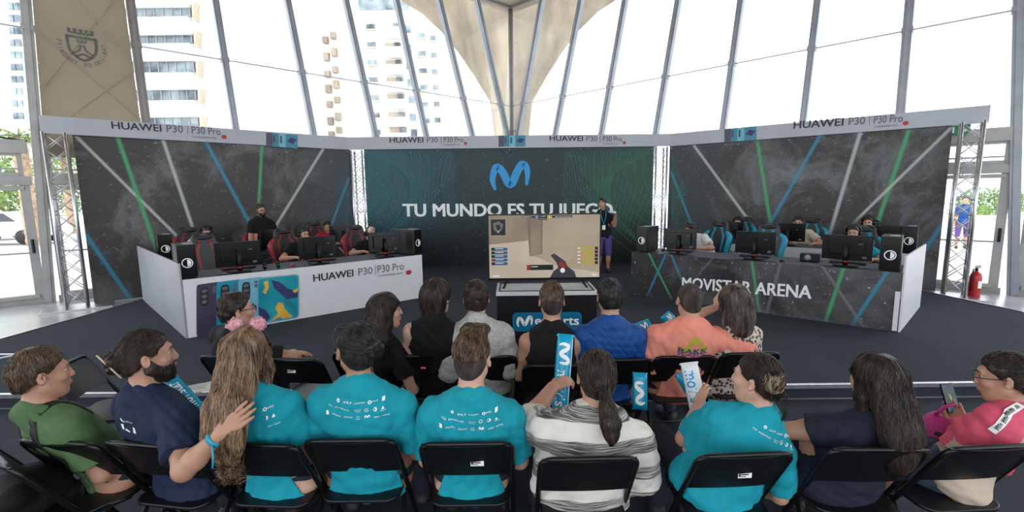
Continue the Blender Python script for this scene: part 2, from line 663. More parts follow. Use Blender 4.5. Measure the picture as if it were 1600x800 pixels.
def beam_mat(name, pl, beams, base, cloud, speck, seed, grad=None, cloud_amt=1.0):
    """dark printed vinyl with soft cloud shapes, specks and straight light beams, all in the panel's own coordinates"""
    m = bpy.data.materials.new(name)
    m.use_nodes = True
    nt = m.node_tree
    b = nt.nodes['Principled BSDF']
    b.inputs['Roughness'].default_value = 0.42
    b.inputs['Specular IOR Level'].default_value = 0.35
    tc = nd(nt, 'ShaderNodeTexCoord')
    co = tc.outputs['Object']
    n1 = nd(nt, 'ShaderNodeTexNoise'); n1.noise_dimensions = '4D'
    n1.inputs['W'].default_value = seed; n1.inputs['Scale'].default_value = 0.75; n1.inputs['Detail'].default_value = 9; n1.inputs['Roughness'].default_value = .68; n1.inputs['Distortion'].default_value = .9
    nt.links.new(co, n1.inputs['Vector'])
    r1 = nd(nt, 'ShaderNodeValToRGB')
    r1.color_ramp.elements[0].position = .47; r1.color_ramp.elements[1].position = .70
    r1.color_ramp.elements[0].color = (*base, 1); r1.color_ramp.elements[1].color = (*cloud, 1)
    nt.links.new(n1.outputs['Fac'], r1.inputs[0])
    cur = r1.outputs[0]
    if grad:
        sx = nd(nt, 'ShaderNodeSeparateXYZ'); nt.links.new(co, sx.inputs[0])
        for axis, p0, p1, colr, mode in grad:
            mr = nd(nt, 'ShaderNodeMapRange'); mr.interpolation_type = 'SMOOTHSTEP'
            mr.inputs['From Min'].default_value = p0; mr.inputs['From Max'].default_value = p1
            nt.links.new(sx.outputs[axis], mr.inputs['Value'])
            mx = nd(nt, 'ShaderNodeMix', data_type='RGBA', blend_type=mode)
            nt.links.new(mr.outputs[0], mx.inputs[0]); nt.links.new(cur, mx.inputs[6]); mx.inputs[7].default_value = (*colr, 1)
            cur = mx.outputs[2]
    n2 = nd(nt, 'ShaderNodeTexNoise'); n2.inputs['Scale'].default_value = 22; n2.inputs['Detail'].default_value = 3; nt.links.new(co, n2.inputs['Vector'])
    r2 = nd(nt, 'ShaderNodeMapRange'); r2.inputs['From Min'].default_value = .65; r2.inputs['From Max'].default_value = .75; r2.inputs['To Max'].default_value = speck
    nt.links.new(n2.outputs['Fac'], r2.inputs['Value'])
    ad = nd(nt, 'ShaderNodeMix', data_type='RGBA', blend_type='ADD'); nt.links.new(r2.outputs[0], ad.inputs[0]); nt.links.new(cur, ad.inputs[6]); ad.inputs[7].default_value = (.35, .36, .36, 1)
    cur = ad.outputs[2]
    for (a, bb, colr, w) in beams:
        A, B = pl.uv(*a), pl.uv(*bb)
        d = B - A; L = np.linalg.norm(d); d /= L; nn = np.array([-d[1], d[0]])
        vd = nd(nt, 'ShaderNodeVectorMath', operation='DOT_PRODUCT'); nt.links.new(co, vd.inputs[0]); vd.inputs[1].default_value = (nn[0], 0, nn[1])
        sb = nd(nt, 'ShaderNodeMath', operation='SUBTRACT'); nt.links.new(vd.outputs['Value'], sb.inputs[0]); sb.inputs[1].default_value = float(nn @ A)
        ab = nd(nt, 'ShaderNodeMath', operation='ABSOLUTE'); nt.links.new(sb.outputs[0], ab.inputs[0])
        mr = nd(nt, 'ShaderNodeMapRange'); mr.interpolation_type = 'SMOOTHSTEP'
        mr.inputs['From Min'].default_value = w * 1.2; mr.inputs['From Max'].default_value = w * .15; mr.inputs['To Max'].default_value = .85
        nt.links.new(ab.outputs[0], mr.inputs['Value'])
        td = nd(nt, 'ShaderNodeVectorMath', operation='DOT_PRODUCT'); nt.links.new(co, td.inputs[0]); td.inputs[1].default_value = (d[0], 0, d[1])
        t0 = float(d @ A)
        e1 = nd(nt, 'ShaderNodeMapRange'); e1.inputs['From Min'].default_value = t0 - .05; e1.inputs['From Max'].default_value = t0 + .05; nt.links.new(td.outputs['Value'], e1.inputs['Value'])
        e2 = nd(nt, 'ShaderNodeMapRange'); e2.inputs['From Min'].default_value = t0 + L + .25; e2.inputs['From Max'].default_value = t0 + L - .05; nt.links.new(td.outputs['Value'], e2.inputs['Value'])
        m1 = nd(nt, 'ShaderNodeMath', operation='MULTIPLY'); nt.links.new(mr.outputs[0], m1.inputs[0]); nt.links.new(e1.outputs[0], m1.inputs[1])
        m2 = nd(nt, 'ShaderNodeMath', operation='MULTIPLY'); nt.links.new(m1.outputs[0], m2.inputs[0]); nt.links.new(e2.outputs[0], m2.inputs[1])
        mx = nd(nt, 'ShaderNodeMix', data_type='RGBA'); nt.links.new(m2.outputs[0], mx.inputs[0]); nt.links.new(cur, mx.inputs[6]); mx.inputs[7].default_value = (*colr, 1)
        cur = mx.outputs[2]
    nt.links.new(cur, b.inputs['Base Color'])
    return m


W_, G_, B_ = (.46, .49, .48), (.06, .36, .14), (.03, .24, .38)
bl_beams = [((120, 214), (288, 380), W_, .035), ((183, 212), (243, 385), G_, .045), ((253, 213), (300, 352), W_, .04), ((320, 218), (390, 348), B_, .045),
            ((410, 222), (404, 330), G_, .04), ((507, 230), (432, 352), W_, .04), ((545, 280), (519, 350), B_, .04), ((133, 365), (203, 467), B_, .045)]
br_beams = [((1083, 226), (1178, 356), W_, .04), ((1183, 220), (1203, 346), G_, .045), ((1282, 210), (1205, 346), B_, .045), ((1345, 204), (1295, 370), W_, .045),
            ((1421, 201), (1370, 352), G_, .045), ((1487, 199), (1345, 337), W_, .035), ((1472, 352), (1440, 398), B_, .05), ((1048, 268), (1078, 345), B_, .04)]
mat_bl = beam_mat('printed_backdrop_left', WL, bl_beams, (.040, .036, .036), (.19, .195, .20), .38, 3.1, grad=[('X', 3.6, 5.2, (.035, .045, .052), 'MIX')])
mat_br = beam_mat('printed_backdrop_right', WR, br_beams, (.038, .035, .037), (.19, .20, .205), .38, 8.4, grad=[('X', 1.6, .1, (.030, .040, .046), 'MIX')])
mat_bc = beam_mat('printed_backdrop_centre', WC, [], (.010, .026, .030), (.016, .050, .055), .3, 5.5,
                  grad=[('X', 3.2, .2, (.012, .085, .105), 'MIX'), ('X', 5.0, 7.8, (.012, .062, .045), 'MIX'), ('Z', 1.75, .5, (.006, .010, .011), 'MIX')])


def backdrop(pl, x0, x1, m, label, z0, ztop=ZB + .02):
    u0, u1 = pl.uv(*x0)[0], pl.uv(*x1)[0]
    e = empty('backdrop', pl.P, pl.yaw(), label, 'backdrop')
    b = MB(); b.box(((u0 + u1) / 2, .03, (z0 + ztop) / 2), (u1 - u0, .02, ztop - z0)); b.build('printed_panel', m, e)
    f = MB()
    for zz in (z0 + .03, 1.5, ztop - .05):
        f.box(((u0 + u1) / 2, .065, zz), (u1 - u0 - .04, .04, .04))
    n = 4
    for k in range(n + 1):
        f.box((u0 + .03 + (u1 - u0 - .06) * k / n, .065, (z0 + ztop) / 2), (.04, .04, ztop - z0 - .06))
    f.build('back_frame', M_alu, e)
    for k in range(n + 1):
        c = MB(); c.cyl((u0 + .05 + (u1 - u0 - .1) * k / n, .02, ztop - .06), (u0 + .05 + (u1 - u0 - .1) * k / n, .012, ztop - .06), .012, 8); c.build('eyelet', M_alu, e)
    return e


bd_l = backdrop(WL, (113, 212), (547, 240), mat_bl, 'left angled backdrop printed with light beams, behind the red gaming chairs', 0.01)
bd_r = backdrop(WR, (1046, 230), (1489, 197), mat_br, 'right angled backdrop printed with light beams, behind the turquoise gaming chairs', 0.01)
bd_c = backdrop(WC, (568, 235), (1022, 230), mat_bc, 'central teal and green backdrop with blue wave logo and white slogan', ZS)


def loc_mb(e, pl):
    """builder whose points are hall coordinates, turned into the frame of an Empty on plane pl"""
    mbx = MB()
    R = Matrix.Rotation(-e.rotation_euler.z, 3, 'Z')
    def conv():
        mbx.v = [tuple(R @ (Vector(p) - Vector(e.location))) for p in mbx.v]
        return mbx
    mbx.conv = conv
    return mbx


def put(e, mbx, name, mats, **kw):
    mbx.conv()
    return mbx.build(name, mats, e, **kw)


OFF = 0.0 - .018          # printed face lies 2 cm behind the plane line
t = loc_mb(bd_c, WC)
v, f = fit_text('TU MUNDO ES TU JUEGO', .018)
A, B = WC.hit(630, 338), WC.hit(957, 337)
hgt = WC.hit(630, 319)[2] - A[2]
text_on(t, 'TU MUNDO ES TU JUEGO', A, B - A, UPV * hgt, WC.n, .018, off=OFF)
put(bd_c, t, 'slogan_lettering', M_whiteink)
t = loc_mb(bd_c, WC)
A, B = WC.hit(768, 297), WC.hit(827, 297)
wave_m(t, A, B - A, UPV * (WC.hit(768, 254)[2] - A[2]), WC.n, off=OFF)
put(bd_c, t, 'wave_logo', M_bluelogo)
# fine string-art curves printed left and right of the logo
M_teal_line = mat('teal_line_print', (.012, .125, .16), .5, var=.1)
M_green_line = mat('green_line_print', (.014, .15, .08), .5, var=.1)


def string_art(fams, m, e, pl, xmin, xmax, ymin, ymax):
    t = loc_mb(e, pl)
    for fam in fams:
        for (pts) in fam:
            P = [pl.uv(*p) for p in pts if xmin <= p[0] <= xmax and ymin <= p[1] <= ymax]
            if len(P) < 2:
                continue
            rows = []
            for i in range(len(P)):
                d = P[min(i + 1, len(P) - 1)] - P[max(i - 1, 0)]
                d = d / (np.linalg.norm(d) + 1e-9)
                nn = np.array([-d[1], d[0]]) * .0045
                rows.append([pl.w(*(P[i] + nn), OFF - .001), pl.w(*(P[i] - nn), OFF - .001)])
            t.grid(rows, smooth=False)
    return put(e, t, 'printed_line_pattern', m)


def arcs(cx, cy, r0, r1, n, a0, a1, sq=1.0):
    out = []
    for i in range(n):
        r = r0 + (r1 - r0) * i / (n - 1)
        out.append([(cx + r * cos(radians(a0 + (a1 - a0) * k / 60)), cy + sq * r * sin(radians(a0 + (a1 - a0) * k / 60))) for k in range(61)])
    return out


def fan(ax, ay, bx, by, cx, cy, dx, dy, n):
    out = []
    for i in range(n):
        s = i / (n - 1)
        p, q = (ax + (bx - ax) * s, ay + (by - ay) * s), (cx + (dx - cx) * s, cy + (dy - cy) * s)
        out.append([(p[0] + (q[0] - p[0]) * k / 30, p[1] + (q[1] - p[1]) * k / 30) for k in range(31)])
    return out


string_art([arcs(795, 285, 88, 104, 5, -70, 70), fan(883, 236, 1020, 236, 1010, 392, 905, 300, 26), fan(890, 236, 1020, 300, 905, 300, 985, 380, 18),
            arcs(1065, 265, 60, 150, 8, 110, 250)], M_green_line, bd_c, WC, 880, 1020, 236, 400)
string_art([arcs(795, 285, 88, 104, 5, 110, 250), fan(572, 236, 708, 236, 690, 300, 585, 390, 26), fan(572, 300, 708, 240, 610, 380, 690, 300, 16),
            arcs(520, 265, 60, 150, 8, -70, 70)], M_teal_line, bd_c, WC, 571, 712, 236, 400)
string_art([fan(1049, 240, 1049, 330, 1072, 300, 1052, 380, 14), fan(1049, 300, 1080, 345, 1075, 280, 1049, 372, 14)], M_green_line, bd_r, WR, 1048, 1090, 236, 400)
string_art([fan(545, 240, 545, 330, 520, 300, 543, 380, 12)], M_teal_line, bd_l, WL, 505, 546, 236, 400)

# ------------------------------------------------------------------ header signs along the top
M_hdr = mat('white_header_board', (.38, .40, .44), .4, var=.06, scale=1.2)
M_p1 = mat('phone_print_violet', (.05, .04, .09), .4); M_p2 = mat('phone_print_teal', (.01, .20, .27), .4)
M_p3 = mat('phone_print_sky', (.12, .42, .52), .4); M_p4 = mat('phone_print_art', (.02, .25, .32), .4, alt=(.05, .18, .35), scale=12)
M_amber = mat('amber_print', (.65, .38, .05), .5); M_navyp = mat('navy_print', (.02, .03, .12), .5)


def header(pl, ua, ub, label, texts, phones):
    e = empty('header_sign', pl.P, pl.yaw(), label, 'sign')
    b = MB(); b.box(((ua + ub) / 2, -.05, (ZT + ZB) / 2), (ub - ua, .03, ZT - ZB)); b.build('board', M_hdr, e, bevel=.003)
    q = pl.back(-.065)
    for (xa, ya, xb, yb, cap) in texts:
        f = lambda s: (xa + (xb - xa) * s, ya + (yb - ya) * s)
        t = loc_mb(e, pl); text_px(t, q, 'HUAWEI', f(0), f(.455), cap, .012); put(e, t, 'brand_lettering', M_ink)
        t = loc_mb(e, pl); text_px(t, q, 'P30', f(.505), f(.655), cap, .004); text_px(t, q, 'P30 Pro', f(.735), f(1), cap, .004)
        p = f(.695); px_poly(t, q, [(p[0], p[1] + 2), (p[0] + .8, p[1] + 2), (p[0] + .8, p[1] - cap - 1), (p[0], p[1] - cap - 1)], .004)
        put(e, t, 'model_lettering', M_greyink)
        a, c = f(.735), f(.955)
        t = loc_mb(e, pl); text_px(t, q, 'CO-ENGINEERED WITH', (a[0], a[1] + cap * .62), (c[0], c[1] + cap * .62), cap * .26); put(e, t, 'small_lettering', M_greyink)
        t = loc_mb(e, pl); cc = q.hit(f(1.03)[0], f(1.03)[1] + cap * .25)
        rr = abs(q.hit(f(1.03)[0], f(1.03)[1] - cap * .30)[2] - cc[2])
        t.poly([p + q.n * .004 for p in disc(cc, q.d * rr * .62, UPV * rr * .55)]); r = put(e, t, 'red_dot', M_redink); r['label'] = 'red dot logo'
    for (x0, x1, y0, y1, y0b, y1b) in phones:
        t = loc_mb(e, pl)
        g = lambda s, v: (x0 + (x1 - x0) * s, (y0 + (y0b - y0) * s) * (1 - v) + (y1 + (y1b - y1) * s) * v)
        for i, (sa, sb) in enumerate(((0, .2), (.2, .40), (.40, .62), (.62, 1))):
            t.cur = i
            px_poly(t, q, [g(sa, 0), g(sb, 0), g(sb, 1), g(sa, 1)])
        t.cur = 4; px_poly(t, q, [g(.66, .55), g(.78, .2), g(.97, .35), g(.85, .7)], .005)
        t.cur = 0
        for s_ in (.22, .44):
            px_poly(t, q, [g(s_, .15), g(s_ + .06, .15), g(s_ + .06, .7), g(s_, .7)], .005)
        put(e, t, 'phone_picture', [M_p1, M_p2, M_p3, M_p4, M_navyp])
    return e


header(WL, -.02, WL.L - .0, 'long white sign board above the left backdrop with phone advertising', [(175, 201, 345, 211, 11)], [(416, 465, 207, 228, 211, 232)])
header(WC, .02, WC.L - .02, 'long white sign board above the central slogan backdrop', [(609, 223, 724, 222, 8), (859, 220, 972, 221, 8)], [(779, 821, 212, 229, 211.5, 229)])
header(WR, .0, WR.L + .02, 'long white sign board above the right backdrop with phone advertising', [(1240, 201, 1410, 190, 11)], [(1132, 1182, 202, 222, 197, 218)])

# ------------------------------------------------------------------ trusses
def truss(name, c, rz, H, w, label, base=True):
    e = empty('lighting_truss', (c[0], c[1], 0), rz, label, 'truss', 'square lattice trusses holding up the signs')
    for i in (-1, 1):
        for j in (-1, 1):
            m = MB(); m.cyl((i * w / 2, j * w / 2, .02), (i * w / 2, j * w / 2, H), .024, 10); m.build('chord', M_alu, e)
    m = MB()
    n = int(H / .27)
    for s in range(4):
        for k in range(n):
            z0, z1 = .08 + (H - .1) * k / n, .08 + (H - .1) * (k + 1) / n
            cs = [(-1, -1), (1, -1), (1, 1), (-1, 1)]
            a, b = cs[s], cs[(s + 1) % 4]
            if k % 2: a, b = b, a
            m.cyl((a[0] * w / 2, a[1] * w / 2, z0), (b[0] * w / 2, b[1] * w / 2, z1), .008, 6)
            m.cyl((b[0] * w / 2, b[1] * w / 2, z0), (a[0] * w / 2, a[1] * w / 2, z1), .008, 6)
    m.build('lattice_bracing', M_alu, e)
    if base:
        m = MB(); m.box((0, 0, .012), (.95, .62, .024)); m.build('base_plate', M_alu, e, bevel=.004)
    return e


tl = at_z(122, 481, 0); tr = at_z(1489, 463, 0)
truss('', tl, WL.yaw(), ZB + .0, .27, 'square aluminium lattice truss at the left end beside the glass door')
truss('', tr, WR.yaw(), ZB + .0, .27, 'square aluminium lattice truss at the right end beside the fire extinguisher')
for x, lab in ((559, 'lattice truss between left and central backdrops'), (1033, 'lattice truss between central and right backdrops')):
    p = WC.hit(x, 300)
    o_ = truss('', p + np.array([0, .16 + .02, 0]), 0, ZB, .27, lab, base=False)

# fire extinguisher
p = at_z(1521, 464, 0)
e = empty('fire_extinguisher', p, 0.3, 'red fire extinguisher standing on the pale floor by the right truss', 'fire extinguisher')
M_red = mat('extinguisher_red', (.42, .012, .015), .3, var=.06)
m = MB(); m.lathe([(.075, 0), (.085, .02), (.085, .36), (.07, .42), (.03, .455), (.028, .47)], seg=20); m.build('cylinder', M_red, e)
m = MB(); m.lathe([(.02, .47), (.024, .5), (.015, .52)]); m.box((.03, 0, .53), (.13, .02, .015)); m.box((.03, 0, .555), (.13, .02, .012)); m.build('valve_handle', M_black, e)
m = MB(); m.tube([(-.02, 0, .50), (-.08, 0, .50), (-.105, 0, .42), (-.105, 0, .2), (-.1, 0, .12)], .011, 8); m.build('hose', M_black, e)
m = MB(); m.grid([[(.0865 * cos(a), .0865 * sin(a), z) for a in np.linspace(-2.2, -.6, 8)] for z in (.17, .3)]); m.build('paper_label', M_whiteink, e)

# green escape sign over the right-hand door, cable on the left door beam
p = PLR.hit(1496, 203, .16)
e = empty('exit_sign', p, PLR.yaw(), 'small green escape sign on the beam behind the right lattice truss', 'sign')
M_exit = mat('escape_sign_green', (.01, .22, .08), .4)
m = MB(); m.box((0, 0, 0), (.34, .03, .17)); m.build('sign_board', M_exit, e, bevel=.003)
m = MB(); m.poly([(.02, -.0165, .0), (.10, -.0165, .0), (.10, -.0165, .03), (.14, -.0165, -.012), (.10, -.0165, -.054), (.10, -.0165, -.024), (.02, -.0165, -.024)]); m.poly([(-.12, -.0165, -.05), (-.04, -.0165, -.05), (-.04, -.0165, .055), (-.12, -.0165, .055)]); m.build('arrow_print', M_whiteink, e)
q0 = PLL.w(mu(ML[0]) - .1, 2.98, .08)
m = MB(q0); m.tube([PLL.w(mu(ML[0]) - .05 - .24 * k, 2.965 + .05 * sin(k * .8), .06) for k in range(10)], .014, 8)
o_ = m.build('cable', M_black, label='black cable lying along the top of the left door beam', cat='cable'); o_.location = q0
# ================================================================== OUTSIDE
# concrete funnel column beyond the glass
YF = 21.0
oul = [(800 - 28, 208), (766, 160), (742, 120), (716, 82), (690, 50), (660, 22), (625, 0), (560, -34), (440, -80)]
secs = []
for (x, y) in oul:
    p = at(x, y, YF)
    secs.append((p[2], abs(p[0] - .05)))
secs = [(-.06, secs[0][1] * .92), (2.0, secs[0][1] * .93)] + secs
m = MB()
rows = []
for z, w in secs:
    dn = .55 + w * .30
    r = []
    pts = [(-w, 0), (-w * .5, -dn * .62), (-.04, -dn), (.04, -dn), (w * .5, -dn * .62), (w, 0), (w * .5, dn * .62), (0, dn), (-w * .5, dn * .62)]
    rows.append([(.05 + a, YF + b, z) for a, b in pts])
m.grid(rows, smooth=False, closed=True)
m.poly(rows[-1])
o = m.build('concrete_column', M_conc, label='flaring weathered concrete funnel column outside behind the middle of the glass wall', cat='column')

# fabric banner between the first two mullions (printing shows through from behind)
M_fab = mat('beige_mesh_fabric', (.235, .20, .15), .85, var=.10, scale=.5, bump=.2, bscale=300)
nt = M_fab.node_tree
tr_ = nd(nt, 'ShaderNodeBsdfTranslucent'); tr_.inputs[0].default_value = (.34, .28, .20, 1)
mx_ = nd(nt, 'ShaderNodeMixShader'); mx_.inputs[0].default_value = .22
nt.links.new(nt.nodes['Principled BSDF'].outputs[0], mx_.inputs[1]); nt.links.new(tr_.outputs[0], mx_.inputs[2])
nt.links.new(mx_.outputs[0], nt.nodes['Material Output'].inputs[0])
M_crest = mat('faded_grey_print', (.115, .125, .12), .8, var=.12)
M_seam = mat('pale_seam', (.42, .37, .29), .85)
e = empty('fabric_banner', PLL.P, PLL.yaw(), 'beige fabric banner with a grey crest hanging in the glass wall', 'banner')
FO = .12
rr_ = lambda mm, z: mm[0] + (mm[1] - mm[0]) * z / ROOF
m = MB()
rows = []
for z in np.linspace(2.7, 7.7, 16):
    a, b = rr_(ML[0], z) + .09, rr_(ML[1], z) - .10
    rows.append([(a + (b - a) * s, -FO + .012 * sin(z * 2 + s * 5), z) for s in np.linspace(0, 1, 12)])
m.grid(rows)
m.build('fabric', M_fab, e)
m = MB()
for (zA, zB) in ((3.1, 4.4), (4.9, 3.5), (6.3, 4.6), (3.9, 5.9)):
    m.bar((rr_(ML[0], zA) + .12, -FO - .016, zA), (rr_(ML[1], zB) - .12, -FO - .016, zB), .004, .035, up=(0, 1, 0))
m.build('seams', M_seam, e)
cc = PLL.uv(129, 77)
R0 = abs(PLL.uv(168, 80)[0] - PLL.uv(90, 72)[0]) / 2
m = MB()
P2 = lambda a, b: (cc[0] + a * R0, -FO - .018, cc[1] + b * R0)


def stroke(pts, hw):
    rows_ = ribbon(pts, hw, 6)
    m.grid([[P2(*r[0]), P2(*r[1])] for r in rows_], smooth=False)


stroke([(-.56, .5), (-.56, .1), (-.5, -.22), (-.3, -.5), (0, -.66), (.3, -.5), (.5, -.22), (.56, .1), (.56, .5)], .065)
stroke([(-.62, .5), (-.2, .5), (.2, .5), (.62, .5)], .07)
stroke([(-.5, .72), (0, .69), (.5, .72)], .05)
for k in range(5):
    x = -.46 + .23 * k
    stroke([(x, .72), (x, .78), (x, .92)], [.05, .06, .075])
stroke([(-.42, -.36), (-.15, -.18), (-.06, .12)], [.03, .05, .05]); stroke([(.42, -.36), (.15, -.18), (.06, .12)], [.03, .05, .05])
stroke([(-.08, .2), (-.14, .3), (-.2, .38)], .045); stroke([(0, .22), (0, .32), (0, .42)], .045); stroke([(.08, .2), (.14, .3), (.2, .38)], .045)
stroke([(-.3, -.5), (0, -.36), (.3, -.5)], .05)
s_ = 'CABILDO DE TENERIFE'
for i, ch in enumerate(s_):
    if ch == ' ':
        continue
    v, f = text_verts(ch, .01)
    v = v[:, :2] * .265
    v[:, 0] -= (v[:, 0].min() + v[:, 0].max()) / 2
    an = radians(166 + (374 - 166) * i / (len(s_) - 1))      # lower arc, read from the outside
    pts = []
    for px_, py_ in v:
        x = cos(an) * (.98 - py_) - sin(an) * px_
        y = sin(an) * (.98 - py_) + cos(an) * px_
        pts.append(P2(-x, y))                                # seen from inside: mirrored
    m.add(pts, f)
m.build('crest_print', M_crest, e)
m = MB()
for mm, sg in ((ML[0], 1), (ML[1], -1)):
    for z in np.linspace(2.9, 7.6, 14):
        m = MB(); m.cyl((rr_(mm, z) + sg * .11, -FO - .02, z), (rr_(mm, z) + sg * .11, -FO + .01, z), .012, 6); m.build('eyelet', M_alu, e)

# tall buildings far outside
M_bw = mat('sunlit_white_render', (.80, .79, .77), .8, var=.03)
M_bg = mat('office_window_glass', (.10, .14, .18), .15, var=.5, scale=.6, alt=(.30, .36, .40))
M_bsoff = mat('tan_soffit', (.52, .43, .34), .8, var=.1)
M_ac = mat('tan_box_paint', (.34, .27, .21), .8, var=.25, scale=.4)


def banded_tower(name, xs, Y, ys, label, depth, slant=0.0):
    xa, xb = at(xs[0], 100, Y)[0], at(xs[1], 100, Y)[0]
    e = empty(name, ((xa + xb) / 2, Y + depth / 2, 0), 0, label, 'building')
    cx = (xa + xb) / 2
    top = at(xs[0], -70, Y)[2]
    m = MB(); m.box((0, 0, top / 2), (xb - xa, depth, top)); m.build('wall', M_bw, e)
    return e, xa - cx, xb - cx, -depth / 2


# office block with ribbon windows
Y1 = 46
e, xa, xb, yf = banded_tower('office_building', (195, 372), Y1, None, 'white office tower with ribbon windows outside at the left', 16)
cx = e.location.x
for (yA, yB, x0, x1) in ((8, 27, 212, 300), (52, 68, 216, 303), (97, 113, 220, 306), (141, 156, 226, 309), (184, 197, 230, 312), (-36, -16, 208, 297), (232, 246, 232, 314)):
    a, b = at(x0 - 25, yA, Y1), at(x1, yB, Y1)
    zt_, zb_ = at(x1, yA, Y1)[2], b[2]
    w = MB(); w.box(((a[0] + b[0]) / 2 - cx, yf + .05, (zt_ + zb_) / 2), (b[0] - a[0], .5, zt_ - zb_))
    o_ = w.build('ribbon_window', M_bg, e)
    for k in range(9):
        fr = MB(); fr.box((a[0] - cx + (b[0] - a[0]) * k / 8, yf - .22, (zt_ + zb_) / 2), (.09, .1, zt_ - zb_)); fr.build('glazing_bar', M_steel, o_)
    m = MB()
    c = at(x1 + 13, yA, Y1)
    m.prism([(a[0] - cx, yf - .1, zt_ + .08), (c[0] - cx, yf - .9, zt_ + .08), (c[0] - cx - .05, yf - .9, zb_ - .1), (b[0] - cx + .1, yf - .02, zb_)], (0, 0, .1)) if False else None
    m.add([(b[0] - cx + .05, yf - .02, zt_), (c[0] - cx, yf - .9, zt_), (c[0] - cx - .25, yf - .9, zb_ - .55), (b[0] - cx + .05, yf - .02, zb_),
           (b[0] - cx + .05, yf + .3, zt_), (c[0] - cx, yf + .3, zt_), (c[0] - cx - .25, yf + .3, zb_ - .55), (b[0] - cx + .05, yf + .3, zb_)],
          [(0, 1, 2, 3), (4, 7, 6, 5), (0, 4, 5, 1), (1, 5, 6, 2), (2, 6, 7, 3), (3, 7, 4, 0)])
    m.build('window_hood', M_bsoff, e)
    # floor slab ledge
    s = MB(); s.box(((xa + b[0] - cx) / 2, yf - .3, zb_ - .9), (b[0] - cx - xa, .7, 1.5)); s.build('parapet', M_bw, e)

# far left slab tower
e, xa, xb, yf = banded_tower('slab_tower', (-60, 30), 60, None, 'white slab tower at the far left edge outside', 14)
cx = e.location.x
for k in range(10):
    for j in range(2):
        p = at(18 + j * 9 + k * .8, 10 + 19 * k, 60)
        w = MB(); w.box((p[0] - cx, yf, p[2]), (.55, .3, .8)); w.build('window', M_bg, e)

# apartment tower
Y2 = 62
e, xa, xb, yf = banded_tower('apartment_tower', (500, 742), Y2, None, 'white apartment tower with small balconies outside behind the central mullions', 18)
cx = e.location.x
wins = []
for (xs, ws, rows_) in ((572, 14, (38, 66, 94, 121, 149, 176, 203)), (652, 12, (52, 80, 107, 133, 160, 185)), (672, 9, (56, 83, 109, 133, 159, 184))):
    for k, y in enumerate(rows_):
        wins.append((xs + k * 1.5, y, ws, 9))
for x, y, ww, hh in wins:
    a, b = at(x, y, Y2), at(x + ww, y + hh, Y2)
    w = MB(); w.box(((a[0] + b[0]) / 2 - cx, yf, (a[2] + b[2]) / 2), (b[0] - a[0], .25, a[2] - b[2])); o_ = w.build('window', M_bg, e)
    w = MB(); w.box(((a[0] + b[0]) / 2 - cx, yf - .16, b[2]), (b[0] - a[0] + .3, .2, .16)); w.build('sill', M_bsoff, o_)
for k, y in enumerate((38, 68, 95, 122, 148, 176, 200)):
    x = 599 + k * 1.7
    a, b = at(x, y, Y2), at(x + 27, y + 10, Y2)
    w = MB(); w.box(((a[0] + b[0]) / 2 - cx, yf + .02, (a[2] + b[2]) / 2), (b[0] - a[0], .3, a[2] - b[2])); o_ = w.build('balcony', M_bsoff, e)
    w = MB(); w.box(((a[0] + b[0]) / 2 - cx, yf - .6, b[2] - .5), (b[0] - a[0] + .5, 1.3, 1.1)); w.build('parapet', M_bw, o_)
    w = MB(); w.box((b[0] - cx - .5, yf - .25, (a[2] + b[2]) / 2), (.7, .3, .8)); w.build('glass_door', M_bg, o_)
    a, b = at(x + 33, y + 2, Y2), at(x + 43, y + 13, Y2)
    w = MB(); w.box(((a[0] + b[0]) / 2 - cx, yf, (a[2] + b[2]) / 2), (b[0] - a[0], .25, a[2] - b[2])); w.build('window', M_bg, e)
for k, y in enumerate((60, 86, 113, 136, 160, 186, 207)):
    for dx, dy in ((0, 4), (12, -3)):
        a = at(504 + k * 1.6 + dx, y + dy, Y2)
        w = MB(); w.box((a[0] + .5 - cx, yf - .32, a[2]), (.62, .62, .74 + .2 * (k % 2))); w.build('air_conditioner', M_ac, e)
w = MB()
a, b = at(560, 0, Y2), at(640, 15, Y2)
w.box(((a[0] + b[0]) / 2 - cx, yf, (a[2] + b[2]) / 2), (b[0] - a[0], .3, a[2] - b[2])); w.build('roof_glazing', M_bg, e)
for Yb, x0, x1, yt, lab in ((75, 985, 1005, 178, 'small pale far building low behind the sixth mullion'), (72, 1078, 1124, 172, 'pale far building with tan balconies low on the right'), (90, 830, 862, 120, 'hazy pale tower just right of the concrete column')):
    a, b = at(x0, yt, Yb), at(x1, yt, Yb)
    e = empty('far_building', ((a[0] + b[0]) / 2, Yb + 4, 0), 0, lab, 'building')
    w = MB(); w.box((0, 0, a[2] / 2), (b[0] - a[0], 8, a[2])); w.build('wall', M_bw, e)
    for k in range(2):
        w = MB(); w.box((-.1, -4, a[2] - 1.2 - 2.0 * k), ((b[0] - a[0]) * .55, .4, .6)); w.build('balcony', M_bsoff, e)

# ------------------------------------------------------------------ trees, hedge, sea outside the doors
M_leaf = mat('sunlit_leaf_green', (.16, .26, .05), .6, var=.35, scale=3)
M_leafd = mat('dusty_leaf_green', (.12, .19, .05), .6, var=.35, scale=3)
M_trunk = mat('palm_trunk_bark', (.38, .26, .17), .9, var=.3, scale=6, bump=.6, bscale=12)


